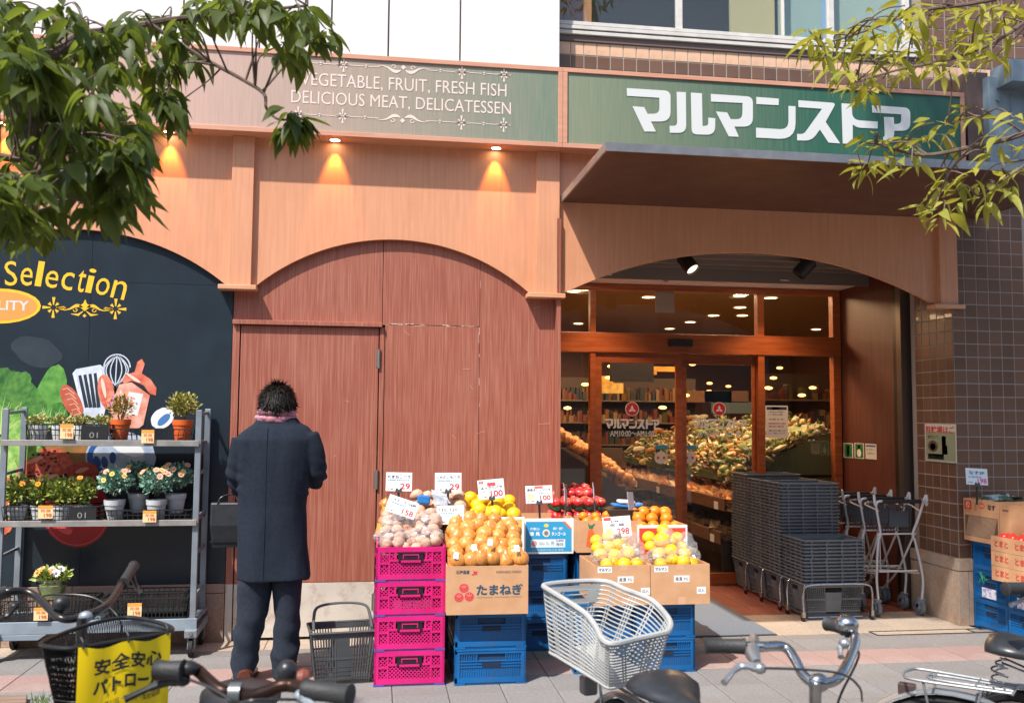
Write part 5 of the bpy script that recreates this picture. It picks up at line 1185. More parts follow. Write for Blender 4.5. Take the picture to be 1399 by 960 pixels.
# bag of sprouts (blue-white) behind potatoes
p = at(590, 682, Y=5.7)
t = thing('bagged_greens', 'blue and clear plastic pack leaning on the potatoes between the price cards', 'package', (p.x, 5.7, p.z))
MB().box((-0.05, 0, 0.0), (0.08, 0.03, 0.055), Matrix.Rotation(0.1, 3, 'Y')).build('blue_label', mat('blue_pack', rgb('2E8AC0'), .35), t, bevel=0.01)
_g = MB(); _rq = random.Random(4)
for _i in range(9): _g.prism([(0.02+_rq.uniform(-.02, .05), .012*_i-.04, -.02+_rq.uniform(-.01, .01)), (.10+_rq.uniform(-.02, .02), .012*_i-.04, -.03+_rq.uniform(-.01, .01)), (.09, .012*_i-.04, .01+_rq.uniform(-.01, .02)), (-.0, .012*_i-.04, .045+_rq.uniform(-.015, .01))], (_rq.uniform(-.004, .004), .006, .004))
_g.build('clear_pack', mat('cloudy_plastic', rgb('DCE2E8'), .2, rgb('A6B4C2'), scale=25), t)
# ---- price cards
def card(label, px0, py0, px1, py1, Y, lines, rot=0, base='F1F1EE', pole=True, zf=None, tilt=-8):
    a = at(px0, py1, Y=Y); b_ = at(px1, py0, Y=Y); w, h = b_.x-a.x, b_.z-a.z; c = Vector(((a.x+b_.x)/2, Y, (a.z+b_.z)/2))
    t = thing('price_card', label, 'price card', c, rot=(R(tilt), R(-rot), 0))
    MB().bx(-w/2, w/2, 0, 0.0015, -h/2, h/2).build('card', mat('paper_'+base, rgb(base), 0.5), t)
    for kind, s, x0, y0, x1, y1, col in lines:
        if kind == 't': ftext(t, s, ((x0-.5)*w, (y0-.5)*h, (x1-.5)*w, (y1-.5)*h), col, 0.02)
        else: fshape(t, RC_((x0-.5)*w, (y0-.5)*h, (x1-.5)*w, (y1-.5)*h), col, s)
    if pole:
        b = MB(); b.box((0, 0.004, -h/2), (0.04, 0.014, 0.02)).box((-0.012, 0.004, -h/2+0.012), (0.012, 0.016, 0.012)).box((0.012, 0.004, -h/2+0.012), (0.012, 0.016, 0.012))
        b.build('clip', mat('grey_clip', rgb('4A4C50'), .4), t, bevel=0.002)
        MB().cyl((0, 0.008, -h/2-0.01), (0, 0.02, -h/2-0.14), 0.007, 8).build('stem', BLACKP, t, smooth=True)
    return t
RD, TL, BK = 'D62F3F', '4F9DB4', '3C444C'
def std(name, price, sub='お買得品 店長おすすめ'): return [('t', '新鮮お買得', .38, .9, .62, .95, '8A9094'), ('t', name, .06, .68, .94, .86, BK), ('t', sub, .06, .54, .9, .63, TL), ('t', price, .55, .1, .93, .42, RD), ('t', '本体価格', .06, .08, .3, .15, BK), ('t', '1個', .14, .34, .2, .42, BK)]
card('white price card reading 29, standing at far left behind the bagged potatoes', 527, 645, 563, 670.5, 5.72, std('たまねぎバラ', '29'), rot=-1)
card('white price card reading 29, second from left against the red wall', 594, 645.5, 630.5, 671.5, 5.72, std('じゃがいもバラ', '29'))
card('tilted white price card reading 158 leaning on the bagged potatoes', 528, 680, 570, 704, 5.45, std('じゃがいも1㎏袋', '158'), rot=-19, pole=False, tilt=-20)
card('white price card half buried behind the onions', 597, 690, 634, 716, 5.5, std('たまねぎ大玉ネット', '198'), pole=False, rot=1, tilt=-15)
card('white price card reading 100 with a red burst, above the yellow hassaku oranges', 653, 654.5, 689, 681, 5.8, [('t', '特売', .04, .78, .22, .94, RD), ('r', 'red_burst', .36, .66, .68, .84, 'E0505A'), ('t', 'はっさくバラ', .1, .5, .92, .66, BK), ('t', '1個', .18, .34, .26, .42, BK), ('t', '100', .46, .1, .93, .42, RD), ('t', '本体価格', .1, .08, .32, .14, BK)], rot=5)
card('white price card reading 100 above the light blue tangor box', 718, 663, 754.5, 687, 5.95, [('r', 'red_tag', .34, .84, .66, .97, 'E0707A'), ('t', '清見オレンジバラ', .06, .68, .94, .84, BK), ('t', '100', .54, .16, .93, .44, RD), ('r', 'picture', .08, .25, .32, .52, 'D9CFA0'), ('t', '本体価格', .06, .08, .34, .15, BK), ('t', '店長おすすめ', .5, .52, .85, .6, TL)], rot=2)
card('white price card reading 298 clipped in front of the carrot box', 824, 705, 862, 733, 5.6, [('r', 'red_corner', .04, .82, .3, .97, 'E0505A'), ('t', '愛媛県産 伊予', .28, .72, .74, .8, BK), ('t', '文 旦', .2, .52, .78, .66, BK), ('t', '298', .48, .1, .92, .42, RD), ('r', 'picture', .08, .2, .3, .44, 'E9C9A0'), ('t', '本体価格', .06, .06, .36, .13, BK)], rot=4)
# bare back of a card seen from behind, and edge-on cards
for (px, py, Y, rz, lab, rx) in ((862, 684, 5.95, 0.9, 'narrow grey card seen almost edge on between the blue packs', 0.1), (773, 676, 6.0, 1.15, 'white card turned away in front of the apple trays, left one', 0.45), (812, 674, 6.05, 1.2, 'white card turned away above the apple trays, right one', 0.5)):
    p = at(px, py, Y=Y); t = thing('price_card', lab, 'price card', p, rot=(R(-8), rx, rz)); MB().bx(-0.05, 0.05, 0, 0.002, -0.06, 0.06).build('card', mat('card_back', rgb('B9BDC4'), .5), t); MB().cyl((0, 0.004, -0.055), (0, 0.006, -0.14), 0.006, 8).build('stem', BLACKP, t, smooth=True)
# ---- right hand crates (front faces look toward -X), stacked along the wall
cxr = 4.345
def rcrates(y1, n, labs, group, h=0.205, w=0.345):
    for i in range(n):
        t = crate('folding_crate', labs[i], 'crate', w, 0.5, h, (cxr, y1, h*i), R(-90+4), group, 'blue')
        if i in (1,):
            for s_ in range(5): MB().tube([(0.1+.01*s_, -0.01, h-0.03), (0.12+0.03*math.cos(s_*1.3), -0.02, h-0.05-0.01*s_), (0.12+0.06*math.cos(s_*2), -0.018, h-0.05+0.05*math.sin(s_*2.1))], 0.002, 5).build('green_string', mat('green_string', rgb('2FA86A'), .5), t)
            MB().bx(0.10, 0.24, -0.006, -0.004, 0.02, 0.09).build('torn_label', mat('torn_label', rgb('D8DCE8'), .6, rgb('A8A0C8'), scale=25, ramp=(.5, .55)), t)
rcrates(6.27, 3, ['bottom blue crate at the right wall corner', 'blue crate with green string and torn label at the right corner', 'blue crate directly under the eggplant box'], 'blue crates under the eggplant box')
rcrates(5.90, 2, ['bottom blue crate at the right frame edge', 'blue crate with a white label under the tomato boxes'], 'blue crates under the tomato boxes', 0.20)
# eggplant boxes: faces toward -X
EGT = openbox('eggplant_box', 'cardboard eggplant box with red emblem and diagonal vent stripes on blue crates', 0.36, 0.42, 0.305, (cxr-0.045, 6.29, 0.62), R(-90+4))
eg = [(.0, .0)]
fshape(EGT, RC_(0.012, 0.225, 0.085, 0.29), 'C8402E'); fshape(EGT, stroke(ell(0.048, 0.258, 0.018, 0.02, 12), 0.006)+stroke([(0.03, 0.27), (0.066, 0.245)], 0.006), 'E9C9A8', off=0.0014); ftext(EGT, 'マルセン', (0.014, 0.205, 0.08, 0.217), 'C8402E', .02)
ftext(EGT, '高知', (0.115, 0.22, 0.135, 0.28), '9A7050', 0); fshape(EGT, ell(0.19, 0.262, 0.03, 0.022), 'D05040'); ftext(EGT, '園芸', (0.17, 0.25, 0.21, 0.272), 'E9C9A8', off=0.0014); ftext(EGT, 'なす', (0.25, 0.238, 0.325, 0.278), '2E3440', .05)
fshape(EGT, RC_(0.015, 0.035, 0.345, 0.185), '6E5442', off=0.0006)
fshape(EGT, [[(0.018+k*0.011, 0.038), (0.023+k*0.011, 0.038), (0.023+k*0.011+0.04, 0.182), (0.018+k*0.011+0.04, 0.182)] for k in range(26)], 'C8A888', off=0.0012)
g = MB(); r3 = random.Random(3)
for k in range(30):
    a = r3.uniform(0, 6.28); g.add([Vector((r3.uniform(.06, .3), r3.uniform(.06, .36), 0.27))+Vector((r3.gauss(0, .03), r3.gauss(0, .03), r3.uniform(0, .07))) for _ in range(3)]*1, [(0, 1, 2)])
g.build('plastic_wrap', mat('silver_wrap', rgb('B9C4C0'), 0.25, rgb('7FA890'), scale=9), EGT)
card('pale blue white price card reading 198 above the eggplant box', 1320, 639.5, 1349, 662, 6.05, [('t', 'なす3P', .14, .62, .86, .84, BK), ('t', 'お買得品', .1, .42, .7, .52, TL), ('t', '198', .52, .1, .94, .4, 'D6388A'), ('t', '本体価格', .06, .1, .3, .18, BK)], base='DCE8EE', rot=-3)
E2 = openbox('eggplant_box', 'plain side of a second tall cardboard box at the right frame edge', 0.4, 0.42, 0.30, (cxr-0.02, 5.925, 0.62), R(-90+4))
ftext(E2, '高知園芸', (0.03, 0.245, 0.085, 0.258), '5A4838', .02); fshape(E2, ell(0.08, 0.075, 0.035, 0.03), 'D9705A', off=0.0006)
for i in range(3):
    t = openbox('tomato_box', ('lowest of three flat tomato boxes at the right frame edge', 'middle flat tomato box with red hiragana', 'top flat tomato box holding red tomatoes')[i], 0.42, 0.34, 0.098, (cxr-0.14, 5.86, 0.405+0.1*i), R(-90+4)); 
    ftext(t, 'とまと', (0.035, 0.03, 0.16, 0.075), 'C84A3C', .04); ftext(t, 'とまと', (0.22, 0.03, 0.35, 0.075), 'C84A3C', .04)
    if i == 2:
        for k in range(12): put('tomato', 'tomato', 'ripe red tomato in the top flat box', 'tomato', (cxr-0.08+0.085*(k % 3), 5.80-0.085*(k//3), 0.405+0.1*i+0.085), 0.04, k, 'tomatoes in the top flat box')
# ================================================================ FLOWER TROLLEY
YR = 6.03
pR = at(268, 700, Y=YR); pL = at(2, 700, Y=YR); xR, xLf = pR.x, pL.x
yRb = min(at(280.5, 700, X=xR).y, 6.33); 
def zr(px, py): return at(px, py, Y=YR-0.02).z
FT = thing('flower_trolley', 'grey metal shelved plant trolley on castors in front of the black billboard', 'plant trolley', ((xR+xLf)/2, YR, 0))
zt0 = at(268, 560, Y=YR).z
for x, y, nm in ((xR, YR, 0), (xR, yRb, 0), (xLf, YR, 0), (xLf, yRb, 0)):
    MB().bx(x-0.018, x+0.018, y-0.012, y+0.012, 0.19, zt0+(0.0 if y == YR else 0.01)).build('post', GREYM, FT, world=True, bevel=0.003)
for x in (xR, xLf):
    for zz in (0.36, 0.62, 0.85, 1.12, zt0-0.03): MB().beam((x, YR, zz), (x, yRb, zz+0.015), 0.014, 0.02).build('rung', GREYM, FT, world=True, bevel=0.002)
shz = [zr(130, 603.5), zr(130, 713)]
SHM = mat('shelf_metal', rgb('A29F9B'), 0.5, rgb('8B8986'), scale=14, metal=0.3, dirt=(rgb('7A6A5C'), 0.4))
for z in shz:
    MB().bx(xLf, xR, YR-0.03, yRb+0.0, z-0.004, z+0.004).build('shelf', mat('shelf_board_brown', rgb('8A7565'), .7), FT, world=True)
    MB().bx(xLf-0.01, xR+0.01, YR-0.034, YR-0.022, z-0.025, z+0.012).build('shelf_rail', SHM, FT, world=True, bevel=0.002)
# base
zb_ = 0.235
b = MB(); b.bx(xLf-0.03, xR+0.03, YR-0.03, YR-0.02, zb_-0.075, zb_)
b.prism([(xLf-0.03, YR-0.03, zb_-0.075), (xLf+0.3, YR-0.03, zb_-0.075), (xLf+0.25, YR-0.03, zb_-0.11), (xLf+0.05, YR-0.03, zb_-0.11)], (0, 0.012, 0))
b.bx(xLf-0.03, xR+0.03, YR-0.02, yRb+0.02, zb_-0.02, zb_-0.005)
b.build('base_frame', mat('pale_blue_grey_metal', rgb('94A3AE'), .45, rgb('83919C'), scale=6, metal=.2, dirt=(rgb('6E6A66'), .4)), FT, world=True, bevel=0.003)
for x in (xR, xLf):
    MB().beam((x+0.0, YR-0.06, 0.145), (x+0.0, yRb+0.03, 0.16), 0.075, 0.05).build('side_beam', GREYM, FT, world=True, bevel=0.006)
    MB().cyl((x+0.0, YR-0.07, 0.15), (x+0.0, YR-0.05, 0.15), 0.012, 12).build('bolt', CHROME, FT, world=True, smooth=True)
    for y in (YR-0.02, yRb):
        c = MB().tube([(x-0.012, y, 0.055), (x+0.012, y, 0.055)], 0.055, 20); w = c.build('castor', RUBBER, FT, world=True, smooth=True)
        MB().tube([(x-0.014, y, 0.055), (x+0.014, y, 0.055)], 0.03, 16).bx(x-0.022, x-0.016, y-0.02, y+0.02, 0.05, 0.125).bx(x+0.016, x+0.022, y-0.02, y+0.02, 0.05, 0.125).build('castor_fork', GREYM, w, world=True, smooth=True)
TRAYM = mat('black_tray_plastic', rgb('222426'), 0.45)
def tray(label, px0, px1, zb0, h, y0, y1, group='plant trays on the trolley', dense=True, dark=False):
    x0 = at(px0, 600, Y=y0).x; x1 = at(px1, 600, Y=y0).x; t = thing('plant_tray', label, 'plant tray', ((x0+x1)/2, y0, zb0), group=group)
    b = MB(); e = 0.004; fl = 0.014
    def seg(a, c):
        L_ = math.hypot(c[0]-a[0], c[1]-a[1]); n = max(2, int(L_/0.022 if dense else L_/0.03))
        for k in range(n+1):
            p = (a[0]+(c[0]-a[0])*k/n, a[1]+(c[1]-a[1])*k/n); q = (p[0], p[1])
            b.beam((p[0], p[1], 0), (p[0]+(p[0]/((x1-x0)/2))*fl, p[1], h), e, e)
        for zz in ((0.0, 0.33*h, 0.66*h) if dense else (0.0, .5*h)): b.beam((a[0], a[1], zz+0.002), (c[0], c[1], zz+0.002), e, e)
        b.beam((a[0]*1.03, a[1], h), (c[0]*1.03, c[1], h), 0.012, 0.007)
    w2 = (x1-x0)/2; d = y1-y0
    seg((-w2, 0), (w2, 0)); seg((-w2, d), (w2, d)); seg((-w2, 0), (-w2, d)); seg((w2, 0), (w2, d))
    b.bx(-w2, w2, 0, d, 0.0, 0.003)
    b.build('basket', TRAYM, t)
    if dark:
        MB().bx(w2-0.17, w2-0.01, -0.004, 0.0, 0.005, h-0.005).build('number_plate', TRAYM, t); text(t, '01', (w2-0.12, -0.0045, 0.02), (1, 0, 0), (0, 0, 1), (0, 0, 0.05, 0.035), mat('tray_number', rgb('8A8A8A'), .5), world=False)
    return t, x0, x1
T1 = tray('black mesh tray of low green seedlings on the top shelf, numbered at its right end', 38, 150, shz[0]+0.005, 0.10, YR-0.01, YR+0.22, dark=True)
T2 = tray('black tray with two orange pots at the right of the top shelf', 153, 263, shz[0]+0.005, 0.075, YR-0.01, YR+0.22, dense=False)
T3 = tray('black mesh tray of marigolds on the middle shelf, numbered 01', 10, 138, shz[1]+0.005, 0.09, YR-0.01, YR+0.22, dark=True)
T4 = tray('black tray of daisies in grey buckets on the middle shelf', 151, 262, shz[1]+0.005, 0.065, YR-0.01, YR+0.22, dense=False)
T5 = tray('empty black tray at the left of the trolley base behind the bicycle handlebar', 8, 132, zb_, 0.12, YR-0.0, YR+0.22)
T6 = tray('empty black tray stacked at the right of the trolley base', 148, 262, zb_, 0.12, YR-0.0, YR+0.22)
T7 = tray('second empty black tray nested in the right base tray', 160, 258, zb_+0.02, 0.13, YR+0.03, YR+0.2, dense=False)
FLW = {}
def flower(col, ctr, r, petals=12):
    k = (col, ctr, r)
    if k not in FLW:
        b = MB()
        for i in range(petals):
            a = 2*math.pi*i/petals; w = 2*math.pi/petals*0.46
            b.add([(0.2*r*math.cos(a), 0.2*r*math.sin(a), 0.001), (0.75*r*math.cos(a-w), 0.75*r*math.sin(a-w), 0.18*r), (r*math.cos(a), r*math.sin(a), 0.12*r), (0.75*r*math.cos(a+w), 0.75*r*math.sin(a+w), 0.18*r)], [(0, 1, 2, 3)])
        me = b.mesh('flower'); me.materials.append(mat('petal_'+col, rgb(col), 0.5, sub=0.1)); b2 = MB().ball((0, 0, 0.1*r), (0.32*r, 0.32*r, 0.15*r), 8, 5); m2 = b2.mesh('flower_centre'); m2.materials.append(mat('centre_'+ctr, rgb(ctr), .7)); m2.shade_smooth(); FLW[k] = (me, m2)
    return FLW[k]
def foliage(parent, c, r, n, size, cols, seed, droop=0.0, narrow=0.3, stems=True):
    r0 = random.Random(seed)
    for ci, col in enumerate(cols):
        b = MB()
        for i in range(n//len(cols)):
            while True:
                q = Vector((r0.uniform(-1, 1), r0.uniform(-1, 1), r0.uniform(-1, 1)))
                if q.length < 1: break
            q = q*(0.55+0.45*r0.random()) if q.length > 0.1 else q
            p = Vector((q.x*r[0], q.y*r[1], q.z*r[2]))+Vector(c); d = (Vector((q.x, q.y, q.z*0.6+0.45-droop))+Vector((r0.gauss(0, .4), r0.gauss(0, .4), r0.gauss(0, .4)))).normalized()
            s = d.cross(Vector((r0.gauss(0, 1), r0.gauss(0, 1), r0.gauss(0, 1)))).normalized(); L_ = size*r0.uniform(.6, 1.3); w = L_*narrow; up = d.cross(s)
            b.add([p, p+d*L_*.5+s*w+up*w*.3, p+d*L_, p+d*L_*.5-s*w+up*w*.3, p+d*L_*.5], [(0, 4, 1), (1, 4, 2), (0, 3, 4), (3, 2, 4)])
        b.build('foliage', mat('leaf_'+col, rgb(col), 0.5, rgb(col, 0.75), scale=30), parent)
    if stems:
        b = MB()
        for i in range(9):
            a = r0.uniform(0, 6.28); b.tube([(0.01*math.cos(a), 0.01*math.sin(a), c[2]-r[2]*1.1), (c[0]+r[0]*.5*math.cos(a), c[1]+r[1]*.5*math.sin(a), c[2]+r[2]*.2)], [0.003, 0.0015], 4)
        b.build('stem', mat('stem_brown_green', rgb('5E5A38'), .7), parent)
def pot(t, r0_, r1_, h, m, z0=0.0, rim=True):
    prof = [(r0_, z0), (r1_*0.93, z0+h*0.72), (r1_, z0+h*0.74), (r1_*1.04, z0+h), (r1_*0.94, z0+h), (r1_*0.9, z0+h*0.85)]
    MB().lathe(prof, 20, capt=False).build('pot', m, t, smooth=True); MB().lathe([(r1_*0.92, z0+h*0.85), (0.001, z0+h*0.86)], 16, capb=False, capt=False).build('soil', mat('potting_soil', rgb('3A2C22'), .95), t)
ORP = mat('orange_pot', rgb('DE6426'), 0.5, rgb('CE5820'), scale=9); GRP = mat('grey_white_pot', rgb('BEC2C4'), 0.6, rgb('A8ADB0'), scale=12, dirt=(rgb('6E665C'), .5)); WHP = mat('white_pot', rgb('D2D4D2'), 0.5)
def plant(label, px, zb0, y, potm, pr, ph, fol, r, n, size, cols, fls, seed, group=None, narrow=0.3, droop=0):
    x = at(px, 600, Y=y).x; t = thing('potted_plant', label, 'potted plant', (x, y, zb0), group=group)
    if potm: pot(t, pr*0.72, pr, ph, potm)
    foliage(t, fol, r, n, size, cols, seed, narrow=narrow, droop=droop)
    r0 = random.Random(seed+5)
    for k, (col, ctr, rad, cnt) in enumerate(fls):
        me, m2 = flower(col, ctr, rad)
        for i in range(cnt):
            a = r0.uniform(0, 2*math.pi); el = r0.uniform(0.05, 1.1); q = Vector((math.cos(a)*math.cos(el), -abs(math.sin(a))*math.cos(el) if i % 3 else math.sin(a)*math.cos(el), math.sin(el)))
            p = Vector((q.x*r[0], q.y*r[1], q.z*r[2]))*1.08+Vector(fol); e = (q+Vector((0, -0.5, .25))).to_track_quat('Z', 'Y').to_euler()
            f = link('flower', me, t, loc=p, rot=e); link('flower_centre', m2, f)
    return t
yp = YR+0.10
for i, (px, lab) in enumerate(((52, 'low pale green seedling clump, leftmost on the top shelf'), (82, 'low pale green seedling clump behind the left price tag on the top shelf'), (112, 'low pale green seedling clump, third from left on the top shelf'), (138, 'low pale green seedling clump nearest the first orange pot'))):
    plant(lab, px, shz[0]+0.01, yp, WHP, 0.055, 0.09, (0, 0, 0.12), (0.07, 0.07, 0.035), 240, 0.02, ['A6B05C', '7E8F45', 'C3B070'], [], 40+i, narrow=.35)
plant('wispy orange flowered shrub with lilac tips in an orange plastic pot', 164, shz[0]+0.01, YR+0.07, ORP, 0.06, 0.13, (0, 0, 0.21), (0.085, 0.07, 0.08), 420, 0.03, ['A99A3C', 'C08A3C', '7E8440'], [('E0803C', 'C8602A', 0.01, 14), ('A678B0', '8A5A9A', 0.009, 10)], 51, narrow=.16)
plant('round yellow green shrub in an orange pot at the right of the top shelf', 249, shz[0]+0.01, YR+0.07, ORP, 0.062, 0.13, (0, 0, 0.225), (0.105, 0.08, 0.085), 900, 0.024, ['A8A04A', '7F8A3C', 'C4B66A'], [], 52, narrow=.28)
for i, (px, lab) in enumerate(((28, 'marigold clump with orange blooms, leftmost on the middle shelf'), (60, 'marigold clump behind the price tag on the middle shelf'), (88, 'marigold clump with yellow blooms, third on the middle shelf'), (115, 'marigold clump with orange blooms nearest the grey buckets'))):
    plant(lab, px, shz[1]+0.01, yp, WHP, 0.06, 0.085, (0, 0, 0.17), (0.085, 0.08, 0.095), 520, 0.035, ['96A64A', 'B9BC5A', '6A8038'], [('F0A020', 'C87818', 0.019, 2), ('E8B030', 'B87A20', 0.014, 1)], 60+i, narrow=.25)
DF = [('E9B7A0', 'E0A040', 0.022, 5), ('F0D070', 'D09030', 0.018, 4)]
for i, (px, y, lab) in enumerate(((160, YR+0.05, 'blue green leaved daisy in a grey bucket, front left on the middle shelf'), (192, YR+0.17, 'daisy with dark withered heads in the rear grey bucket'), (217, YR+0.05, 'blue green leaved daisy in the front centre grey bucket'), (243, YR+0.14, 'blue green leaved daisy in a grey bucket next to the trolley post'))):
    plant(lab, px, shz[1]+0.01+(0.03 if i in (1, 3) else 0), y, GRP, 0.062, 0.12, (0, 0, 0.235), (0.108, 0.088, 0.085), 900, 0.027, ['7FAE98', '5E8E78', 'A0C4AE'], DF if i != 1 else [('5A3A2A', '3A2A20', 0.02, 6), ('F0D070', 'D09030', 0.018, 2)], 70+i, narrow=.3)
    # papery sleeve around the foliage base
t = plant('white and orange daisies in a clear plastic pot standing on the trolley base', 81, zb_+0.13, YR+0.04, None, 0, 0, (0, 0, 0.13), (0.105, 0.08, 0.05), 520, 0.04, ['9DB04A', '7F9A3C', 'B9C46A'], [('F0EEE8', '8A7A9A', 0.028, 4), ('F0B060', '8A5A30', 0.028, 4)], 80, narrow=.2)
MB().lathe([(0.06, 0.0), (0.09, 0.12)], 20, capt=False).build('clear_pot', glassmat('clear_pot', (0.85, 0.92, 0.85, 1), .1, 1.4, .06), t, smooth=True)
MB().lathe([(0.055, 0.005), (0.08, 0.08)], 16).build('soil', mat('mossy_soil', rgb('6E7848'), .9, rgb('8A9A5A'), scale=40), t, smooth=True)
# orange price tags on trolley
for px0, py0, px1, py1, lab in ((82, 579, 101, 599, 'orange cream price tag on the left tray of the top shelf'), (193, 587, 211, 605, 'orange cream price tag at the middle right of the top shelf'), (52, 690, 73, 708, 'yellow topped price tag on the marigold tray'), (195, 697, 214, 713, 'orange price tag on the daisy tray'), (46, 829, 66, 847, 'orange price tag on the left of the trolley base'), (174, 823, 194, 842, 'orange price tag on the right of the trolley base')):
    printed('price_tag', lab, 'price tag', px0, py0, px1, py1, YR-0.045, [('r', 'orange_band', 0, .78, 1, 1, 'E9A040'), ('t', '花苗', .15, .5, .85, .72, 'D9803A'), ('t', '198', .4, .12, .92, .4, 'C8602A')], base='EFCF9A', group='orange price tags on the trolley')

# ================================================================ SHOPPING BASKETS
def basketmesh(w, d, h, kind, colm, tw=0.86):
    b = MB(); hw, hd = w/2, d/2; e = 0.003
    def P_(u, s, z):   # u along side 0..1, side s 0..3, z 0..h
        k = tw+(1-tw)*z/h; c = [(-hw, -hd), (hw, -hd), (hw, hd), (-hw, hd)]; a, q = c[s], c[(s+1) % 4]
        return Vector(((a[0]+(q[0]-a[0])*u)*k, (a[1]+(q[1]-a[1])*u)*k, z))
    for s in range(4):
        L_ = w if s % 2 == 0 else d; n = int(L_/0.016)
        rows_ = [0.0, 0.12*h, 0.5*h, 0.9*h]
        for k in range(n+1):
            u = k/n
            if 0.36 < u < 0.62 and kind == 'full': continue
            b.beam(P_(u, s, 0), P_(u, s, h*0.97), 0.0065, e)
        for zz in rows_:
            b.beam(P_(0, s, zz), P_(1, s, zz), e, 0.012)
        if kind == 'full':
            b.add([P_(.35, s, .1*h), P_(.63, s, .1*h), P_(.63, s, .72*h), P_(.35, s, .72*h)], [(0, 1, 2, 3)])
            for zz in (.18*h, .26*h, .34*h): b.beam(P_(0, s, zz), P_(1, s, zz), e, 0.004)
        b.add([P_(0, s, .9*h), P_(1, s, .9*h), P_(1, s, h), P_(0, s, h)], [(0, 1, 2, 3)])
    ring = [P_(0, s, h)*1.0 for s in range(4)]
    pts = []
    for s in range(4):
        for u in (0.04, 0.96): pts.append(P_(u, s, h)*Vector((1.02, 1.03, 1)) if False else Vector((P_(u, s, h).x*1.03, P_(u, s, h).y*1.04, h)))
    b.tube(pts, 0.0075, 6, closed=True)
    b.bx(-hw*tw, hw*tw, -hd*tw, hd*tw, 0, 0.004)
    me = b.mesh('basket'); me.materials.append(colm); return me
GRB = mat('grey_basket_plastic', rgb('70767A'), 0.45, rgb('62686C'), scale=6, perobj=0.05)
GRB2 = mat('dark_grey_basket_plastic', rgb('4A4E50'), 0.5, rgb('3E4244'), scale=6)
p = at(466, 935, Z=0)
SB = thing('shopping_basket', 'empty dark grey plastic shopping basket standing on the pavement beside the man', 'shopping basket', (p.x, p.y+0.12, 0), R(8))
link('basket_body', basketmesh(0.37, 0.27, 0.29, 'full', GRB2, 0.82), SB)
hpth = [(-0.165, -0.0, 0.28), (-0.16, 0.06, 0.34), (-0.14, 0.10, 0.385), (-0.06, 0.12, 0.40), (0.06, 0.12, 0.40), (0.14, 0.10, 0.385), (0.16, 0.06, 0.34), (0.165, 0.0, 0.28)]
MB().tube(spl(hpth, 4), 0.009, 6, flat=0.6).build('handle', GRB2, SB, smooth=True)
# stacks at the entrance
feet = [at(1101, 849, Z=0), at(1060, 826, Z=0), at(1041, 813, Z=0), at(1020, 800, Z=0)]
fx = at(1101, 849, Z=0).x; bw, bd, bh = 0.485, 0.34, 0.235
ys_ = [6.60, 6.98, 7.33, 7.66]
rimz = [at(1120, 733, Y=6.62).z, at(1100, 656, Y=7.0).z, at(1070, 653, Y=7.35).z, at(1040, 646, Y=7.6).z]
bme = basketmesh(bw, bd, bh, 'full', GRB, 0.86)
sm_ = MB()
_hw, _hd = bw/2, bd/2
for s in range(4):
    c = [(-_hw, -_hd), (_hw, -_hd), (_hw, _hd), (-_hw, _hd)]; a, q = c[s], c[(s+1) % 4]
    sm_.beam((a[0], a[1], 0), (q[0], q[1], 0), 0.016, 0.012)
    sm_.add([(a[0]*.955, a[1]*.94, -0.004), (q[0]*.955, q[1]*.94, -0.004), (q[0]*.945, q[1]*.93, -0.028), (a[0]*.945, a[1]*.93, -0.028)], [(0, 1, 2, 3)])
    for k in range(4): u = (k+0.5)/4; sm_.box((a[0]+(q[0]-a[0])*u, a[1]+(q[1]-a[1])*u, -0.01), (0.012, 0.012, 0.024))
rme = sm_.mesh('rim'); rme.materials.append(GRB)
snames = ['low front stack', 'tall stack behind the low one', 'third stack from the front', 'rearmost stack by the glass']
for si in range(4):
    xc = fx+bw/2+0.015; yc = ys_[si]+bd/2-0.04; z0 = 0.03; ht = rimz[si]; n = max(3, int((ht-(z0+bh))/0.0265))
    bot = thing('shopping_basket', 'whole bottom grey basket of the %s' % snames[si], 'shopping basket', (xc, yc, z0), group='stacked grey baskets'); link('basket_body', bme, bot)
    for k in range(n):
        o = link('shopping_basket', rme, None, loc=(xc+rnd.gauss(0, .0015), yc+rnd.gauss(0, .0015), z0+bh+0.0265*(k+1)), rot=(0, 0, rnd.gauss(0, .006)))
        setp(o, 'grey shopping basket, %s of the %s' % ('topmost' if k == n-1 else 'nested in the middle', snames[si]), 'shopping basket', 'nested baskets of the '+snames[si] if k < n-1 else None)
    # inside top
    t = thing('basket_dolly', 'chrome tube dolly on small castors under the %s of baskets' % snames[si].replace('stack', 'stack'), 'basket dolly', (xc, yc, 0))
    for y_ in (-bd/2-0.045, bd/2-0.12) if si == 0 else (-bd/2-0.03,):
        MB().tube(spl([(-bw/2-0.03, y_, 0.07), (-bw/2-0.03, y_, 0.22), (-bw/2+0.02, y_, 0.265), (0, y_, 0.27), (bw/2-0.02, y_, 0.265), (bw/2+0.03, y_, 0.22), (bw/2+0.03, y_, 0.07)], 5), 0.0085, 8).build('tube_frame', CHROME, t, smooth=True)
        for sx in (-1, 1):
            MB().tube([(sx*(bw/2+0.03)-0.008, y_+.01, 0.022), (sx*(bw/2+0.03)+0.008, y_+.01, 0.022)], 0.022, 14).build('castor', RUBBER, t, smooth=True)
            MB().bx(sx*(bw/2+0.03)-0.012, sx*(bw/2+0.03)+0.012, y_-.012, y_+.02, 0.03, 0.075).build('castor_fork', CHROME, t, bevel=0.003)
    MB().tube([(-bw/2+.03, -bd/2-.0, 0.02), (bw/2-.03, -bd/2-.0, 0.02), (bw/2-.03, bd/2, 0.02), (-bw/2+.03, bd/2, 0.02)], 0.007, 6, closed=True).build('base_ring', CHROME, t, smooth=True)

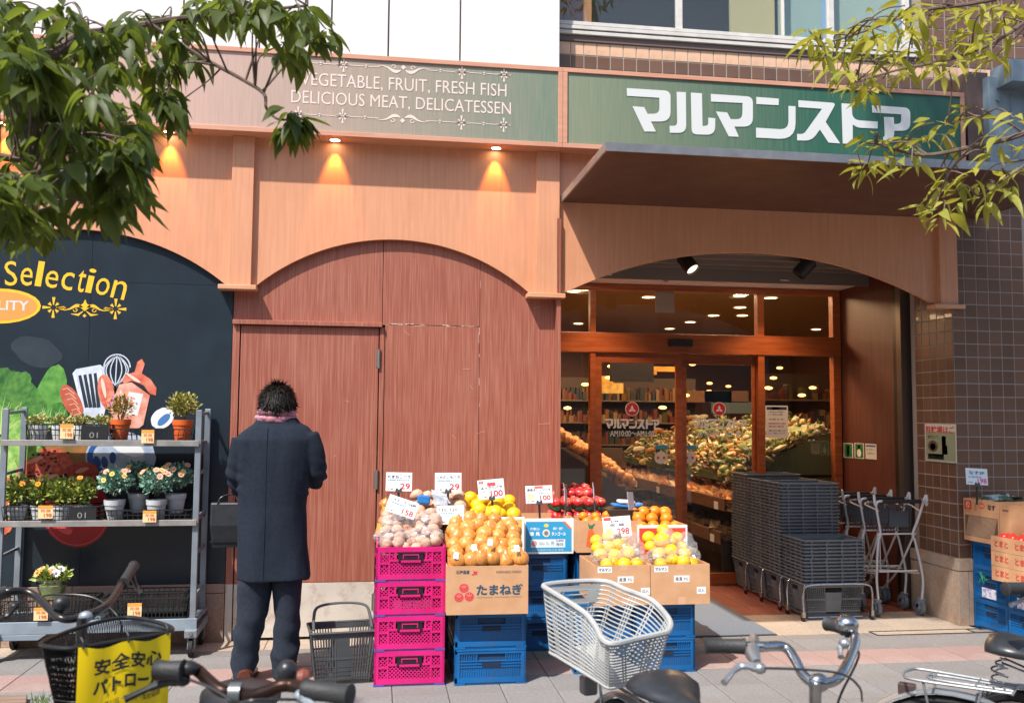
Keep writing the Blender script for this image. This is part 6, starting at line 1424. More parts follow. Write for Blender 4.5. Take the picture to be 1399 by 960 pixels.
# ================================================================ TROLLEYS (shopping carts)
cxa, cxb = at(1196, 843, Z=0).x, at(1250, 838, Z=0).x
hzz = at(1205, 684, Y=6.6).z
CART = thing('shopping_cart', 'nearest chrome shopping trolley frame with grey castors and a shaded plastic basket seat', 'shopping cart', ((cxa+cxb)/2+0.02, 6.60, 0), group='nested shopping trolleys')
cw = (cxb-cxa)+0.0; hw = cw/2
STL = mat('brushed_steel_tube', rgb('D2D4D6'), 0.4, metal=0.35, rvar=0.1)
def cart_parts(t):
    for sx in (-1, 1):
        MB().tube(spl([(sx*(hw-0.01), 0.0, 0.13), (sx*(hw+0.0), 0.0, 0.3), (sx*(hw-0.035), 0.03, 0.55), (sx*(hw-0.055), 0.03, 0.62), (sx*(hw-0.02), 0.0, 0.75), (sx*(hw+0.025), -0.03, 0.92), (sx*(hw+0.022), -0.04, hzz-.03), (sx*(hw+0.0), -0.045, hzz), (sx*(hw-0.07), -0.045, hzz+.002)], 5), 0.0095, 8).build('side_tube', STL, t, smooth=True)
        MB().tube(spl([(sx*(hw-0.04), 0.03, 0.62), (sx*(hw-0.06), 0.25, 0.30), (sx*(hw-0.06), 0.45, 0.14)], 4), 0.008, 8).build('strut', STL, t, smooth=True)
        MB().tube([(sx*(hw-0.02), 0.02, 0.32), (sx*(hw-0.06), 0.5, 0.26)], 0.006, 6).build('side_rail', STL, t, smooth=True)
        for y_ in (0.0, 0.46):
            x = sx*(hw-0.01-(0.05 if y_ else 0))
            MB().tube([(x-0.014, y_+.03, 0.062), (x+0.014, y_+.03, 0.062)], 0.06, 20).build('castor', mat('grey_castor', rgb('6E767C'), 0.5), t, smooth=True)
            MB().lathe([(0.03, -0.02), (0.03, 0.02)], 14, (x, y_+.03, 0.062), Matrix.Rotation(math.pi/2, 3, 'Y')).prism([(x-0.02, y_-0.02, 0.13), (x-0.02, y_+0.03, 0.135), (x-0.02, y_+0.075, 0.06), (x-0.02, y_+0.03, 0.05)], (0.04, 0, 0)).build('castor_fork', mat('blue_grey_plastic', rgb('7E8A94'), 0.45), t, bevel=0.004)
    MB().tube([(-hw+0.03, -0.045, hzz), (hw-0.03, -0.045, hzz)], 0.015, 10).build('handle_grip', mat('black_grip', rgb('232020'), .6), t, smooth=True)
    b = MB(); b.tube([(-hw+0.06, 0.05, 0.335), (-hw+0.06, 0.05, 0.62)], .005, 5)
    for z, y in ((0.62, 0.03), (0.34, 0.02)): b.tube([(-hw+0.03, y, z), (hw-0.03, y, z)], 0.007, 6)
    for k in range(6): b.tube([(-hw+0.05, 0.05+k*0.08, 0.33-0.01*k), (hw-0.05, 0.05+k*0.08, 0.33-.01*k)], 0.0045, 5)
    for k in range(3): x = -hw+0.08+k*(cw-.16)/2; b.tube([(x, 0.02, 0.335), (x, 0.5, 0.27)], 0.0045, 5)
    b.tube(spl([(-hw+0.02, -0.01, 0.80), (-hw+0.03, 0.2, 0.84), (hw-0.03, 0.2, 0.84), (hw-0.02, -0.01, 0.80)], 4), 0.006, 6)
    for sx in (): b.tube(spl([(sx*hw-0.03, 0.0, .86), (sx*hw-0.02, 0, .885), (sx*hw+.03, 0, .885), (sx*hw+.04, 0, .86)], 3), 0.005, 5)
    b.build('wire_rack', STL, t, smooth=True)
    b = MB()
    for k in range(13): x = -hw+0.05+(cw-0.1)*k/12; b.beam((x, 0.07, 0.64), (x, 0.05, 0.83), 0.005, 0.005)
    for z in (0.64, 0.68, 0.72, 0.76, 0.83): b.beam((-hw+0.05, 0.06, z), (hw-0.05, 0.06, z), 0.005, 0.006)
    for sx in (-1, 1):
        for k in range(8): b.beam((sx*(hw-0.05), 0.07+k*.05, 0.64), (sx*(hw-.05), 0.07+k*.05, 0.82), 0.005, 0.005)
        b.beam((sx*(hw-0.05), 0.05, .82), (sx*(hw-.05), .45, .82), .006, .008)
    b.bx(-hw+0.14, hw-0.08, 0.044, 0.05, 0.67, 0.79)
    b.build('seat_basket', mat('dark_cart_plastic', rgb('4A5058'), 0.5), t)
cart_parts(CART)
for k, (dy, lab) in enumerate(((0.23, 'second chrome shopping trolley nested in the nearest one'), (0.48, 'third chrome shopping trolley of the nested row'), (0.72, 'rearmost chrome shopping trolley beside the glass'))):
    dup(CART, (CART.location.x-0.005*k, 6.60+dy, 0), 0, lab, 'nested shopping trolleys')
# ================================================================ PERSON
YM_ = 5.44
def mp(px, py, dy=0.0): return at(px, py, Y=YM_+dy)
PE = thing('person', 'man from behind in long navy coat and pink scarf, standing before the red door', 'person', (mp(365, 930).x, YM_, 0))
def evalmods(mb, mods, name='x'):
    me = mb.mesh(name); o = bpy.data.objects.new(name, me); COL.objects.link(o)
    for k, v in mods:
        m = o.modifiers.new(k, k)
        for a, b_ in v.items(): setattr(m, a, b_)
    bpy.context.view_layer.update(); dg = bpy.context.evaluated_depsgraph_get(); r = bpy.data.meshes.new_from_object(o.evaluated_get(dg)); bpy.data.objects.remove(o); return r
def fin(me, name, m, parent, fn=None, ang=60):
    inv = wm(parent).inverted(); ns = [v.normal.copy() for v in me.vertices]
    for v, n in zip(me.vertices, ns):
        if fn: v.co = v.co+n*fn(v.co)
        v.co = inv @ v.co
    me.name = name; me.materials.clear(); me.materials.append(m); me.shade_smooth(); return link(name, me, parent)
def ring(pxl, pxr, py, hd, dy=0.0, n=28, sq=2.4, tilt=0.0):
    a = mp(pxl, py); b_ = mp(pxr, py); c = (a+b_)/2; hw_ = (b_.x-a.x)/2; out = []
    for k in range(n):
        t = 2*math.pi*k/n; cx_, sx_ = math.cos(t), math.sin(t); ex = 2/sq
        out.append(Vector((c.x+hw_*abs(cx_)**ex*(1 if cx_ > 0 else -1), YM_+dy+hd*abs(sx_)**ex*(1 if sx_ > 0 else -1), c.z+tilt*sx_)))
    return out
COAT = mat('navy_wool_coat', rgb('232A36'), 0.95, rgb('1E2530'), scale=60, bump=0.06, bscale=300, spec=0.2)
# -- body (continuous)
SK = mat('skin', rgb('C99478'), 0.5, rgb('BE8468'), scale=12, sub=0.1)
bd_ = MB()
hc = mp(379, 552, 0.03)
bd_.ball(hc, (0.075, 0.092, 0.105), 20, 14)
bd_.ball(hc+Vector((0.01, 0.06, -0.06)), (0.055, 0.055, 0.05), 14, 10)           # jaw, looking down
bd_.ball(hc+Vector((0.012, 0.108, -0.02)), (0.014, 0.022, 0.026), 10, 8)          # nose
for sx in (-1, 1): bd_.ball(hc+Vector((sx*0.076, 0.012, -0.012)), (0.012, 0.02, 0.032), 10, 8)   # ears
nk = mp(377, 585, -0.0)
bd_.tube([hc+Vector((0, 0.0, -0.05)), nk], [0.055, 0.065], 16)
bd_.loft([ring(345, 408, 585, 0.06), ring(330, 420, 600, 0.08), ring(335, 415, 680, 0.09), ring(335, 415, 770, 0.1)])
shL, shR = mp(332, 603), mp(419, 603)
elL, elR = mp(322, 655, 0.03), mp(434, 655, 0.05)
haL, haR = mp(331, 684, 0.12), mp(405, 640, 0.30)
for s_, e_, h_ in ((shL, elL, haL), (shR, elR, haR)):
    bd_.tube([s_, e_, h_], [0.045, 0.038, 0.027], 12)
hipL, hipR = mp(350, 770), mp(392, 770)
anL, anR = mp(333, 920), mp(390, 915)
for h_, k_, a_ in ((hipL, mp(346, 845), anL), (hipR, mp(393, 845), anR)): bd_.tube([h_, k_, a_+Vector((0, 0, 0.03))], [0.08, 0.055, 0.04], 14)
bme_ = evalmods(bd_, [('REMESH', dict(mode='VOXEL', voxel_size=0.007, use_smooth_shade=True)), ('SMOOTH', dict(iterations=4))])
body = fin(bme_, 'body', SK, PE)
def hand(c, d, up, side, curl, name='hand'):
    """fingers as skinned tapering tubes fused with the palm"""
    d = Vector(d).normalized(); up = Vector(up).normalized(); s_ = d.cross(up).normalized(); c = Vector(c); b = MB()
    b.loft([[c+d*t+s_*w*math.cos(a)+up*h*math.sin(a) for a in [2*math.pi*k/12 for k in range(12)]] for t, w, h in ((-0.03, .025, .02), (0, .034, .017), (.04, .042, .015), (.075, .041, .013))])
    for k, L_ in enumerate((0.07, 0.08, 0.075, 0.06)):
        o_f = c+d*0.07+s_*(0.03-0.02*k); p = [o_f]; ang = 0.2
        for j in range(3): ang += curl; p.append(p[-1]+(d*math.cos(ang)-up*math.sin(ang))*L_*(.42, .33, .25)[j])
        b.tube(p, [.0095, .009, .008, .006], 8)
    o_f = c+d*0.01+s_*0.03*side; b.tube([o_f, o_f+d*0.03+s_*0.025*side-up*0.01, o_f+d*0.055+s_*0.02*side-up*0.03], [.012, .0105, .007], 8)
    me = evalmods(b, [('REMESH', dict(mode='VOXEL', voxel_size=0.003, use_smooth_shade=True)), ('SMOOTH', dict(iterations=3))])
    return fin(me, name, SK, body)
hand(haL+Vector((0.0, 0.0, 0.0)), (0.1, 0.25, -1), (1, 0.1, 0), 1, 0.75)
hand(haR, (-0.5, 0.6, 0.5), (0.3, -0.5, 1), -1, 0.45)
# -- coat
ct = MB()
ct.loft([ring(352, 404, 571, 0.062, 0.0), ring(346, 410, 579, 0.075), ring(337, 419, 584, 0.09), ring(328, 425, 591, 0.105), ring(321, 430, 600, 0.12), ring(323, 427, 625, 0.125), ring(326, 423, 655, 0.12), ring(328, 418, 690, 0.12), ring(327, 419, 720, 0.128), ring(326.5, 421, 760, 0.135), ring(325.5, 424.5, 790, 0.14)])
ct.tube(spl([mp(331, 599), mp(326, 622, 0.0), mp(322, 648, 0.015), mp(327, 670, 0.07)], 4), [0.064, .063, .062, .061, .060, .059, .058, .056, .054, .052, .050, .048, .046], 18)
ct.tube(spl([mp(418, 596), mp(426, 620, 0.0), mp(431, 648, 0.03), mp(424, 650, 0.14), mp(408, 642, 0.25)], 4), [0.066, .066, .065, .065, .064, .063, .062, .062, .063, .062, .06, .057, .054, .05, .048, .046, .045], 18)
cme = evalmods(ct, [('REMESH', dict(mode='VOXEL', voxel_size=0.008, use_smooth_shade=True)), ('SMOOTH', dict(iterations=6, factor=0.6))])
def cfold(c):
    f = noise.noise(Vector((c.x*7, c.y*7, c.z*1.8)))*0.017+noise.noise(Vector((c.x*15, c.y*15, c.z*6)))*0.0045
    for e_ in (elL, elR):
        w = math.exp(-((c-e_).length/0.09)**2); f += w*0.010*math.sin(c.z*95+c.x*40+3*noise.noise(c*12))
    if c.z < 1.0: f += 0.006*math.sin(c.x*26+1.0)*(1.0-c.z)*1.4
    return f
coat = fin(cme, 'coat', COAT, PE, cfold)
# seam + vent on the back, cloth edge
def backy(z):
    best = None
    for v in coat.data.vertices:
        w = wm(PE) @ v.co
        if abs(w.x-sxm) < 0.012 and abs(w.z-z) < 0.012 and (best is None or w.y < best): best = w.y
    return best
sxm = mp(366, 680).x
pts = []
for k in range(24):
    z = mp(366, 584).z+(mp(366, 788).z-mp(366, 584).z)*k/23; y = backy(z)
    if y: pts.append(Vector((sxm, y-0.0005, z)))
if len(pts) > 3:
    MB().tube(pts, [0.0016]*(len(pts)//2+2)+[0.003]*(len(pts)-len(pts)//2-2), 5).build('back_seam', mat('seam_dark', rgb('11161E'), .95), coat, world=False) if False else MB().tube(pts, 0.002, 5).build('back_seam', mat('seam_dark', rgb('141A24'), .95), PE, world=True)
# collar
MB().loft([[Vector((hc.x-0.003+rx*math.cos(a), YM_+0.01+ry*math.sin(a), z+0.012*math.sin(a))) for a in [2*math.pi*k/28 for k in range(28)]] for rx, ry, z in ((.105, .085, mp(377, 582).z), (.094, .078, mp(377, 573).z), (.088, .072, mp(377, 571).z), (.08, .065, mp(377, 576).z))], cap=False).build('collar', COAT, PE, world=True, smooth=True)
# scarf
SCF = mat('pink_striped_scarf', rgb('B97A86'), 0.9, rgb('7E5062'), scale=5, stretch=(1, 1, 14), bump=0.2, bscale=80, ramp=(.42, .58), sheen=.3)
sf = MB()
for k, (z, rx, ry, rr, dx) in enumerate(((mp(377, 570).z, .096, .08, .020, -.004), (mp(377, 563).z, .090, .078, .021, -.002), (mp(377, 556).z, .083, .074, .019, .0), (mp(377, 575).z, .103, .084, .014, -.006))):
    sf.tube([Vector((nk.x+dx+rx*math.cos(a), YM_+0.018+ry*math.sin(a), z+0.010*math.sin(a+k*1.3)-0.012*math.cos(a)*(1 if k % 2 else -.4))) for a in [2*math.pi*j/32 for j in range(32)]], [rr*(1+0.18*math.sin(j*1.7+k)) for j in range(32)], 10, closed=True)
sf.build('scarf', SCF, PE, world=True, smooth=True)
# hair
HR = mat('black_hair', rgb('16120F'), 0.6, rgb('241E1B'), scale=40, spec=.3)
hb_ = MB(); hb_.ball(hc+Vector((0.0, -0.005, 0.010)), (0.090, 0.104, 0.096), 20, 14)
rh = random.Random(12)
for i in range(4200):
    a = rh.uniform(0, 2*math.pi); el = math.asin(rh.uniform(-0.55, 1.0)); q = Vector((math.cos(a)*math.cos(el), math.sin(a)*math.cos(el), math.sin(el)))
    if q.y > 0.55 and q.z < 0.2: continue
    p = hc+Vector((0, -0.005, 0.012))+Vector((q.x*.094, q.y*.108, q.z*.100)); fl = Vector((rh.gauss(0, .32)+q.x*.8, rh.gauss(0, .3)+q.y*.7-.25, rh.gauss(0, .25)-0.9)); d = (q*(0.22 if i % 4 else 0.5)+(fl-q*fl.dot(q))*0.9+Vector((rh.gauss(0, .12), rh.gauss(0, .12), rh.gauss(0, .12)))).normalized(); L_ = rh.uniform(.025, .055)
    s_ = d.cross(q).normalized()*rh.uniform(.002, .0042); b2 = p+d*L_*0.5+q*0.004; hb_.add([p-s_, p+s_, b2+s_*.7, p+d*L_, b2-s_*.7], [(0, 1, 2, 4), (4, 2, 3)])
hb_.build('hair', HR, PE, world=True, smooth=True)
# trousers
TRM = mat('navy_trousers', rgb('1C2636'), 0.9, rgb('151D2A'), scale=50, bump=0.2, bscale=260)
def leg(rings, nm):
    rr = []
    for pl, pr, py, hd, dy in rings: rr.append(ring(pl, pr, py, hd, dy, 24, 2.1))
    out = []
    for i in range(len(rr)-1):
        for k in range(6): out.append([a.lerp(b_, k/6) for a, b_ in zip(rr[i], rr[i+1])])
    out.append(rr[-1]); b = MB().loft(out); me = b.mesh(nm)
    def f(c):
        w = 0.5+1.6*max(0, 0.45-c.z)
        return 0.015*w*noise.noise(Vector((c.x*9, c.y*9+4, c.z*13)))+0.003*w*math.sin(c.z*60+c.x*30+4*noise.noise(c*8))*(1 if c.z < 0.35 else 0.3)
    return fin(me, nm, TRM, PE, f)
leg([(327, 376, 775, .10, 0), (325, 372, 800, .095, 0), (323, 365, 840, .085, 0), (318, 357, 875, .075, 0), (315, 352, 900, .072, 0), (316, 349, 918, .07, -.005), (317, 350, 929, .072, -.01)], 'trouser_leg')
leg([(370, 415, 775, .10, 0), (372, 412, 800, .095, 0), (375, 410, 840, .085, 0), (373, 409, 872, .075, 0), (369, 409, 893, .074, -.004), (372, 404, 910, .07, -.005), (372, 403, 922, .07, -.01)], 'trouser_leg')
SHO = mat('brown_leather_shoe', rgb('5E3020'), 0.35, rgb('4A2418'), scale=9)
for px, py in ((334, 934), (389, 927)):
    c = at(px, py, Z=0); zz = 0
    pr = [(-.115, .034, .075), (-.10, .042, .085), (-.02, .044, .08), (.06, .05, .06), (.13, .045, .045), (.165, .02, .03)]
    sh = MB().loft([[Vector((c.x+w*math.cos(a)+0.0, c.y+0.10+y, max(0.004, hh*0.5+hh*0.5*math.sin(a)))) for a in [2*math.pi*k/16 for k in range(16)]] for y, w, hh in pr])
    so_ = sh.build('shoe', SHO, PE, world=True, smooth=True)
    MB().loft([[Vector((c.x+w*1.08*math.cos(a), c.y+0.10+y, 0.007+0.007*math.sin(a))) for a in [2*math.pi*k/12 for k in range(12)]] for y, w, hh in pr]).build('sole', RUBBER, so_, world=True)
# bag
BGM = mat('black_leather_bag', rgb('22252A'), 0.4, rgb('191B20'), scale=20, bump=0.06)
b0 = mp(307, 748, 0.02)
BG = thing('handbag', 'black leather briefcase bag hanging from the left hand of the man', 'bag', (b0.x, YM_+0.06, b0.z))
x0 = mp(290, 700, .06).x-b0.x; x1 = mp(327, 700, .06).x-b0.x+0.03; zt3 = mp(307, 686, .06).z-b0.z
MB().loft([[Vector((x0+0.01, -0.04, 0)), Vector((x1, -0.04, 0)), Vector((x1, 0.05, 0)), Vector((x0+0.01, 0.05, 0))], [Vector((x0-0.004, -0.045, zt3*.5)), Vector((x1, -0.045, zt3*.5)), Vector((x1, 0.055, zt3*.5)), Vector((x0-0.004, 0.055, zt3*.5))], [Vector((x0-0.008, -0.02, zt3)), Vector((x1, -0.02, zt3)), Vector((x1, 0.03, zt3)), Vector((x0-0.008, 0.03, zt3))]]).build('bag_body', BGM, BG, bevel=0.008)
MB().bx(x0-.002, x1, -0.05, -0.045, zt3*.13, zt3*.16).build('piping', BGM, BG)
for y in (-0.02, 0.03): MB().tube(spl([(x0+0.03, y, zt3-0.01), (x0+0.05, y, zt3+0.03), (x0+.1, .005, zt3+0.045), (x1-.05, 0.005, zt3+0.04), (x1-0.02, y, zt3-0.01)], 4), 0.005, 6).build('strap', BGM, BG, smooth=True)
# ================================================================ BICYCLES
def V3(px, py, z): return at(px, py, Z=z)
SILV = mat('silver_frame_paint', rgb('A9AEB2'), 0.3, metal=0.7); DKB = mat('dark_brown_metal', rgb('2A1E1A'), 0.4, rgb('3C2A22'), scale=9, metal=0.7); BLKM = mat('black_frame_paint', rgb('1E2022'), 0.3, coat=.5)
SPK = mat('spoke_steel', rgb('9A9C9E'), 0.3, metal=1)
def wheel(t, c, ax_, r=0.33, fender=True, fm=SILV, fr=(20, 200)):
    """c centre, ax_ unit heading (x fwd); wheel plane contains heading and Z"""
    h = Vector((ax_[0], ax_[1], 0)); up = Vector((0, 0, 1)); s = h.cross(up)
    circ = lambda rr, a: c+h*rr*math.cos(a)+up*rr*math.sin(a)
    w = MB().tube([circ(r-.017, 2*math.pi*k/48) for k in range(48)], 0.018, 8, closed=True).build('wheel', RUBBER, t, world=True, smooth=True)
    MB().tube([circ(r-.042, 2*math.pi*k/48) for k in range(48)], 0.011, 6, closed=True).build('rim', CHROME, w, world=True, smooth=True)
    b = MB()
    for k in range(28):
        a = 2*math.pi*k/28; off = s*(0.03 if k % 2 else -0.03); b.tube([c+off+h*0.02*math.cos(a+1)+up*.02*math.sin(a+1), circ(r-.045, a)], 0.0011, 4, caps=False)
    b.tube([c-s*.05, c+s*.05], 0.018, 10); b.build('spokes_and_hub', SPK, w, world=True)
    if fender:
        ring_ = []
        for k in range(25):
            a = R(fr[0]+(fr[1]-fr[0])*k/24); n = h*math.cos(a)+up*math.sin(a)
            ring_.append([c+n*(r+.022-.010*abs(q)**2)+s*.026*q for q in (-1, -.6, 0, .6, 1)]+[c+n*(r+.019-.010*abs(q)**2)+s*.026*q for q in (1, .6, 0, -.6, -1)])
        MB().loft(ring_).build('mudguard', fm, t, world=True, smooth=True)
    return w
def saddle(t, c, ax_, m=None, k=1.0):
    h = Vector((ax_[0], ax_[1], 0)); up = Vector((0, 0, 1)); s = h.cross(up)
    pr = [(-.125, .03, .0, .02), (-.115, .075, .01, .03), (-.08, .1, .012, .038), (-.03, .098, .008, .036), (.02, .07, .0, .03), (.07, .038, -.004, .026), (.12, .026, -.006, .022), (.145, .016, -.012, .014)]
    rings = [[c+h*x*k+s*w*k*math.cos(a)+up*(z+hh*(math.sin(a) if math.sin(a) > 0 else math.sin(a)*.55)) for a in [2*math.pi*j/20 for j in range(20)]] for x, w, z, hh in pr]
    sd = MB().loft(rings).build('saddle', m or mat('black_vinyl_saddle', rgb('24272B'), 0.35, rgb('2C2F34'), scale=30, bump=.03), t, world=True, smooth=True, ang=70)
    b = MB()
    for q in (-1, 1):
        b.tube([c-h*.09+s*q*.04-up*.02+up*.035*math.sin(0)+Vector((0, 0, -.02))]+[c-h*.09+s*q*(.04)+s*.016*math.cos(a)+h*.016*math.sin(a)-up*(.03+.004*a) for a in [x*.6 for x in range(26)]], .003, 5)
        b.tube([c-h*.08+s*q*.03-up*.03, c+h*.0+s*q*.022-up*.055, c+h*.1-up*.03], .0035, 5)
    b.build('saddle_spring', CHROME, sd, world=True, smooth=True)
def bicycle(label, stem, head, zsad=0.8, saddle_pos=None, fm=SILV, saddle_x=.27, rack=False, bartop=None, reach=0.84):
    h = Vector((head[0], head[1], 0)).normalized(); up = Vector((0, 0, 1)); s = h.cross(up)
    g = Vector((stem.x, stem.y, 0)); rear = g-h*reach; front = g+h*0.24
    t = thing('bicycle', label, 'bicycle', (g-h*.3))
    rh_ = rear+up*.33; fh = front+up*.33
    wheel(t, rh_, h, fm=fm, fr=(10, 200)); wheel(t, fh, h, fm=fm, fr=(40, 205))
    hd_top = stem-up*.05-h*.0; hd_bot = g+h*.05+up*.62; bb_ = rear+h*.42+up*.28; sp_ = saddle_pos or (rear+h*saddle_x+up*zsad); st_top = bb_+(sp_-bb_)*.75
    f = MB()
    f.tube([hd_top, hd_bot], .018, 10); f.tube(spl([hd_bot+up*.02, g-h*.2+up*.42, bb_+up*.0], 6), .017, 10); f.tube(spl([hd_bot+up*.10, g-h*.2+up*.52, bb_+up*.14+(sp_-bb_)*.1], 6), .013, 8); f.tube([bb_, st_top], .016, 10)
    for q in (-1, 1): f.tube([bb_+s*q*.03, rh_+s*q*.06], .009, 6); f.tube([bb_+(st_top-bb_)*.6+s*q*.015, rh_+s*q*.06], .008, 6)
    f.build('frame', fm, t, world=True, smooth=True)
    k = MB()
    for q in (-1, 1): k.tube(spl([hd_bot+s*q*.045-up*.01, g+h*.1+s*q*.05+up*.5, fh+s*q*.05], 4), .010, 8)
    k.tube([hd_bot+s*.045-up*.01, hd_bot-s*.045-up*.01], .012, 8); k.build('fork', fm, t, world=True, smooth=True)
    MB().tube([bb_+(sp_-bb_)*.6, sp_-up*.03], .0125, 10).build('seat_post', CHROME, t, world=True, smooth=True)
    saddle(t, sp_, h)
    c = MB().tube([bb_+s*.05, bb_+s*.058], .09, 24); c.beam(bb_+s*.054+up*.07, rh_+s*.054+up*.03, .006, .02); c.beam(bb_+s*.054-up*.07, rh_+s*.054-up*.03, .006, .02); c.build('chain_case', fm, t, world=True)
    for q in (-1, 1):
        cr = MB().beam(bb_+s*q*.07, bb_+s*q*.08+h*.12*q-up*.11*q, .014, .02).build('crank', CHROME, t, world=True)
        MB().box(bb_+s*q*.13+h*.12*q-up*.11*q, (.09, .07, .022), math.atan2(h.y, h.x)).build('pedal', BLACKP, t, world=True)
    if rack:
        b = MB(); z = .71; L0 = rear-h*.13+up*z; L1 = rear+h*.17+up*z
        b.tube(spl([L1+s*.05, L0+h*.05+s*.07, L0+s*.04, L0-s*.04, L0+h*.05-s*.07, L1-s*.05], 5), .0045, 6)
        b.tube(spl([L1+s*.02-up*.0, L0+h*.10+s*.03, L0+h*.06, L0+h*.10-s*.03, L1-s*.02], 5), .004, 6)
        for q in (-1, 1): b.tube([L0+h*.06+s*q*.065, rh_+s*q*.06], .004, 6); b.tube([L0+h*.22+s*q*.06, rh_+s*q*.06], .004, 6)
        for u in (.08, .2, .3): b.tube([L0+h*u+s*.06, L0+h*u-s*.06], .004, 6)
        b.build('rear_rack', mat('dull_rack_steel', rgb('8E9296'), .5, rgb('7A7E82'), scale=30, metal=.5), t, world=True, smooth=True)
        if 0: MB().tube(spl([L0+h*.1+s*.03+up*.02, L0+h*.2+s*.035+up*.03, L0+h*.34+s*.03+up*.02, L0+h*.34-s*.03+up*.02, L0+h*.2-s*.035+up*.03, L0+h*.1-s*.03+up*.02], 4, True), .0035, 6, closed=True).build('rack_clamp', CHROME, t, world=True, smooth=True)
        MB().box(L0-h*.0-up*.05, (.05, .03, .035), math.atan2(h.y, h.x)).build('reflector', mat('dark_reflector', rgb('4A3A38'), .25), t, world=True, bevel=.004)
    return t, h, s, rh_
def bar(t, pts, r, m, n=6): return MB().tube(spl(pts, n), r*.92, 10).build('handlebar', m, t, world=True, smooth=True)
def grip(t, a, b_, r=.0165):
    d = (b_-a); MB().tube([a, a+d*.04, a+d*.5, a+d*.93, a+d*.98, b_], [r*1.15, r, r*.93, r*1.0, r*1.12, r*.9], 14).build('grip', mat('black_rubber_grip', rgb('2A2B2C'), .6, bump=.2, scale=60), t, world=True, smooth=True)
def lever(t, base, mid, tip, m):
    b = MB(); b.tube(spl([base, mid, tip], 6), [.010]*3+[.008]*5+[.006]*4+[.0075], 8); b.build('brake_lever', m, t, world=True, smooth=True)
    MB().ball(base, (.014, .014, .012), 12, 8).build('lever_clamp', m, t, world=True, smooth=True)
def cable(t, pts): MB().tube(spl(pts, 8), .0026, 6).build('brake_cable', mat('cable_black', rgb('2A2C2E'), .4), t, world=True, smooth=True)
def bell(t, c, m, r=.027):
    MB().lathe([(r*.7, -.014), (r*.9, -.012), (r, .0), (r*.92, .010), (r*.6, .018), (r*.2, .021), (.001, .021)], 22, c).build('bell', m, t, world=True, smooth=True); MB().lathe([(r*.55, -.02), (r*.55, -.013)], 14, c).cyl(c-Vector((0, 0, .03)), c-Vector((0, 0, .012)), .006, 8).build('bell_base', BLACKP, t, world=True, smooth=True)
# --- silver bicycle with the grey rear basket
stem1 = V3(1112, 928, .95); h1 = (0.2, -0.98)
BK1, hh, ss, rh1 = bicycle('silver bicycle with large pale grey rear basket and swept chrome handlebar, parked at centre', stem1, h1, saddle_pos=V3(920, 951, .77))
b1p = [(1038, 883, 1.0), (1071, 883, .995), (1087, 902, .975), (1097, 921, .955), (1115, 933, .945), (1140, 929, .95), (1154, 913, .965), (1166, 886, .985), (1168, 869, 1.0), (1160, 859, 1.0), (1148, 856, 1.0)]
bar(BK1, [V3(*p) for p in b1p], .0118, CHROME)
grip(BK1, V3(1018, 882.5, 1.0), V3(963, 881, 1.0)); MB().tube([V3(1020, 882.5, 1.0), V3(1042, 883, 1.0)], .0118, 10).build('bar_end', CHROME, BK1, world=True, smooth=True)
grip(BK1, V3(1152, 857, 1.0), V3(1130, 851, 1.0))
MB().tube([stem1-Vector((0, 0, .12)), V3(1114, 931, .95)], .0125, 10).ball(V3(1118, 932, .945), (.024, .02, .02), 12, 8).build('stem', CHROME, BK1, world=True, smooth=True)
MB().tube([V3(1030, 872, 1.0), V3(1028, 893, .995), V3(1034, 905, .985)], [.012, .016, .010], 12).build('shifter', mat('cast_aluminium', rgb('A8ABAE'), .35, metal=.8), BK1, world=True, smooth=True)
lever(BK1, V3(1038, 912, .98), V3(1010, 910, .975), V3(989, 932, .955), mat('cast_aluminium', rgb('A8ABAE'), .35, metal=.8))
lever(BK1, V3(1154, 878, .99), V3(1148, 884, .98), V3(1149, 897, .965), mat('cast_aluminium', rgb('A8ABAE'), .35, metal=.8))
bell(BK1, V3(1157, 852, 1.02), CHROME)
cable(BK1, [V3(1045, 912, .985), V3(1100, 914, .98), V3(1150, 920, .97), V3(1174, 938, .93), V3(1178, 957, .86)])
cable(BK1, [V3(1152, 880, .985), V3(1172, 888, .98), V3(1170, 905, .96), V3(1150, 945, .92), V3(1140, 975, .86)])
PLG = mat('pale_grey_basket_plastic', rgb('ABADAB'), 0.45, rgb('9C9F9E'), scale=9)
o8 = lambda x, y, z: V3(740+x/5.333, 780+y/5.333, z)
rim = [o8(14, 108, .95), o8(60, 92, .952), o8(220, 76, .952), o8(400, 70, .952), o8(500, 82, .951), o8(600, 128, .943), o8(700, 165, .93), o8(810, 215, .915), o8(895, 300, .895), o8(940, 375, .885), o8(925, 432, .88), o8(860, 455, .878), o8(700, 490, .876), o8(560, 523, .876), o8(490, 525, .877), o8(440, 490, .88), o8(395, 405, .893), o8(330, 318, .908), o8(245, 255, .925), o8(150, 195, .938), o8(60, 140, .948)]
bz = .74
bc = [o8(62, 588, bz), o8(300, 500, bz), o8(840, 780, bz), o8(490, 848, bz)]
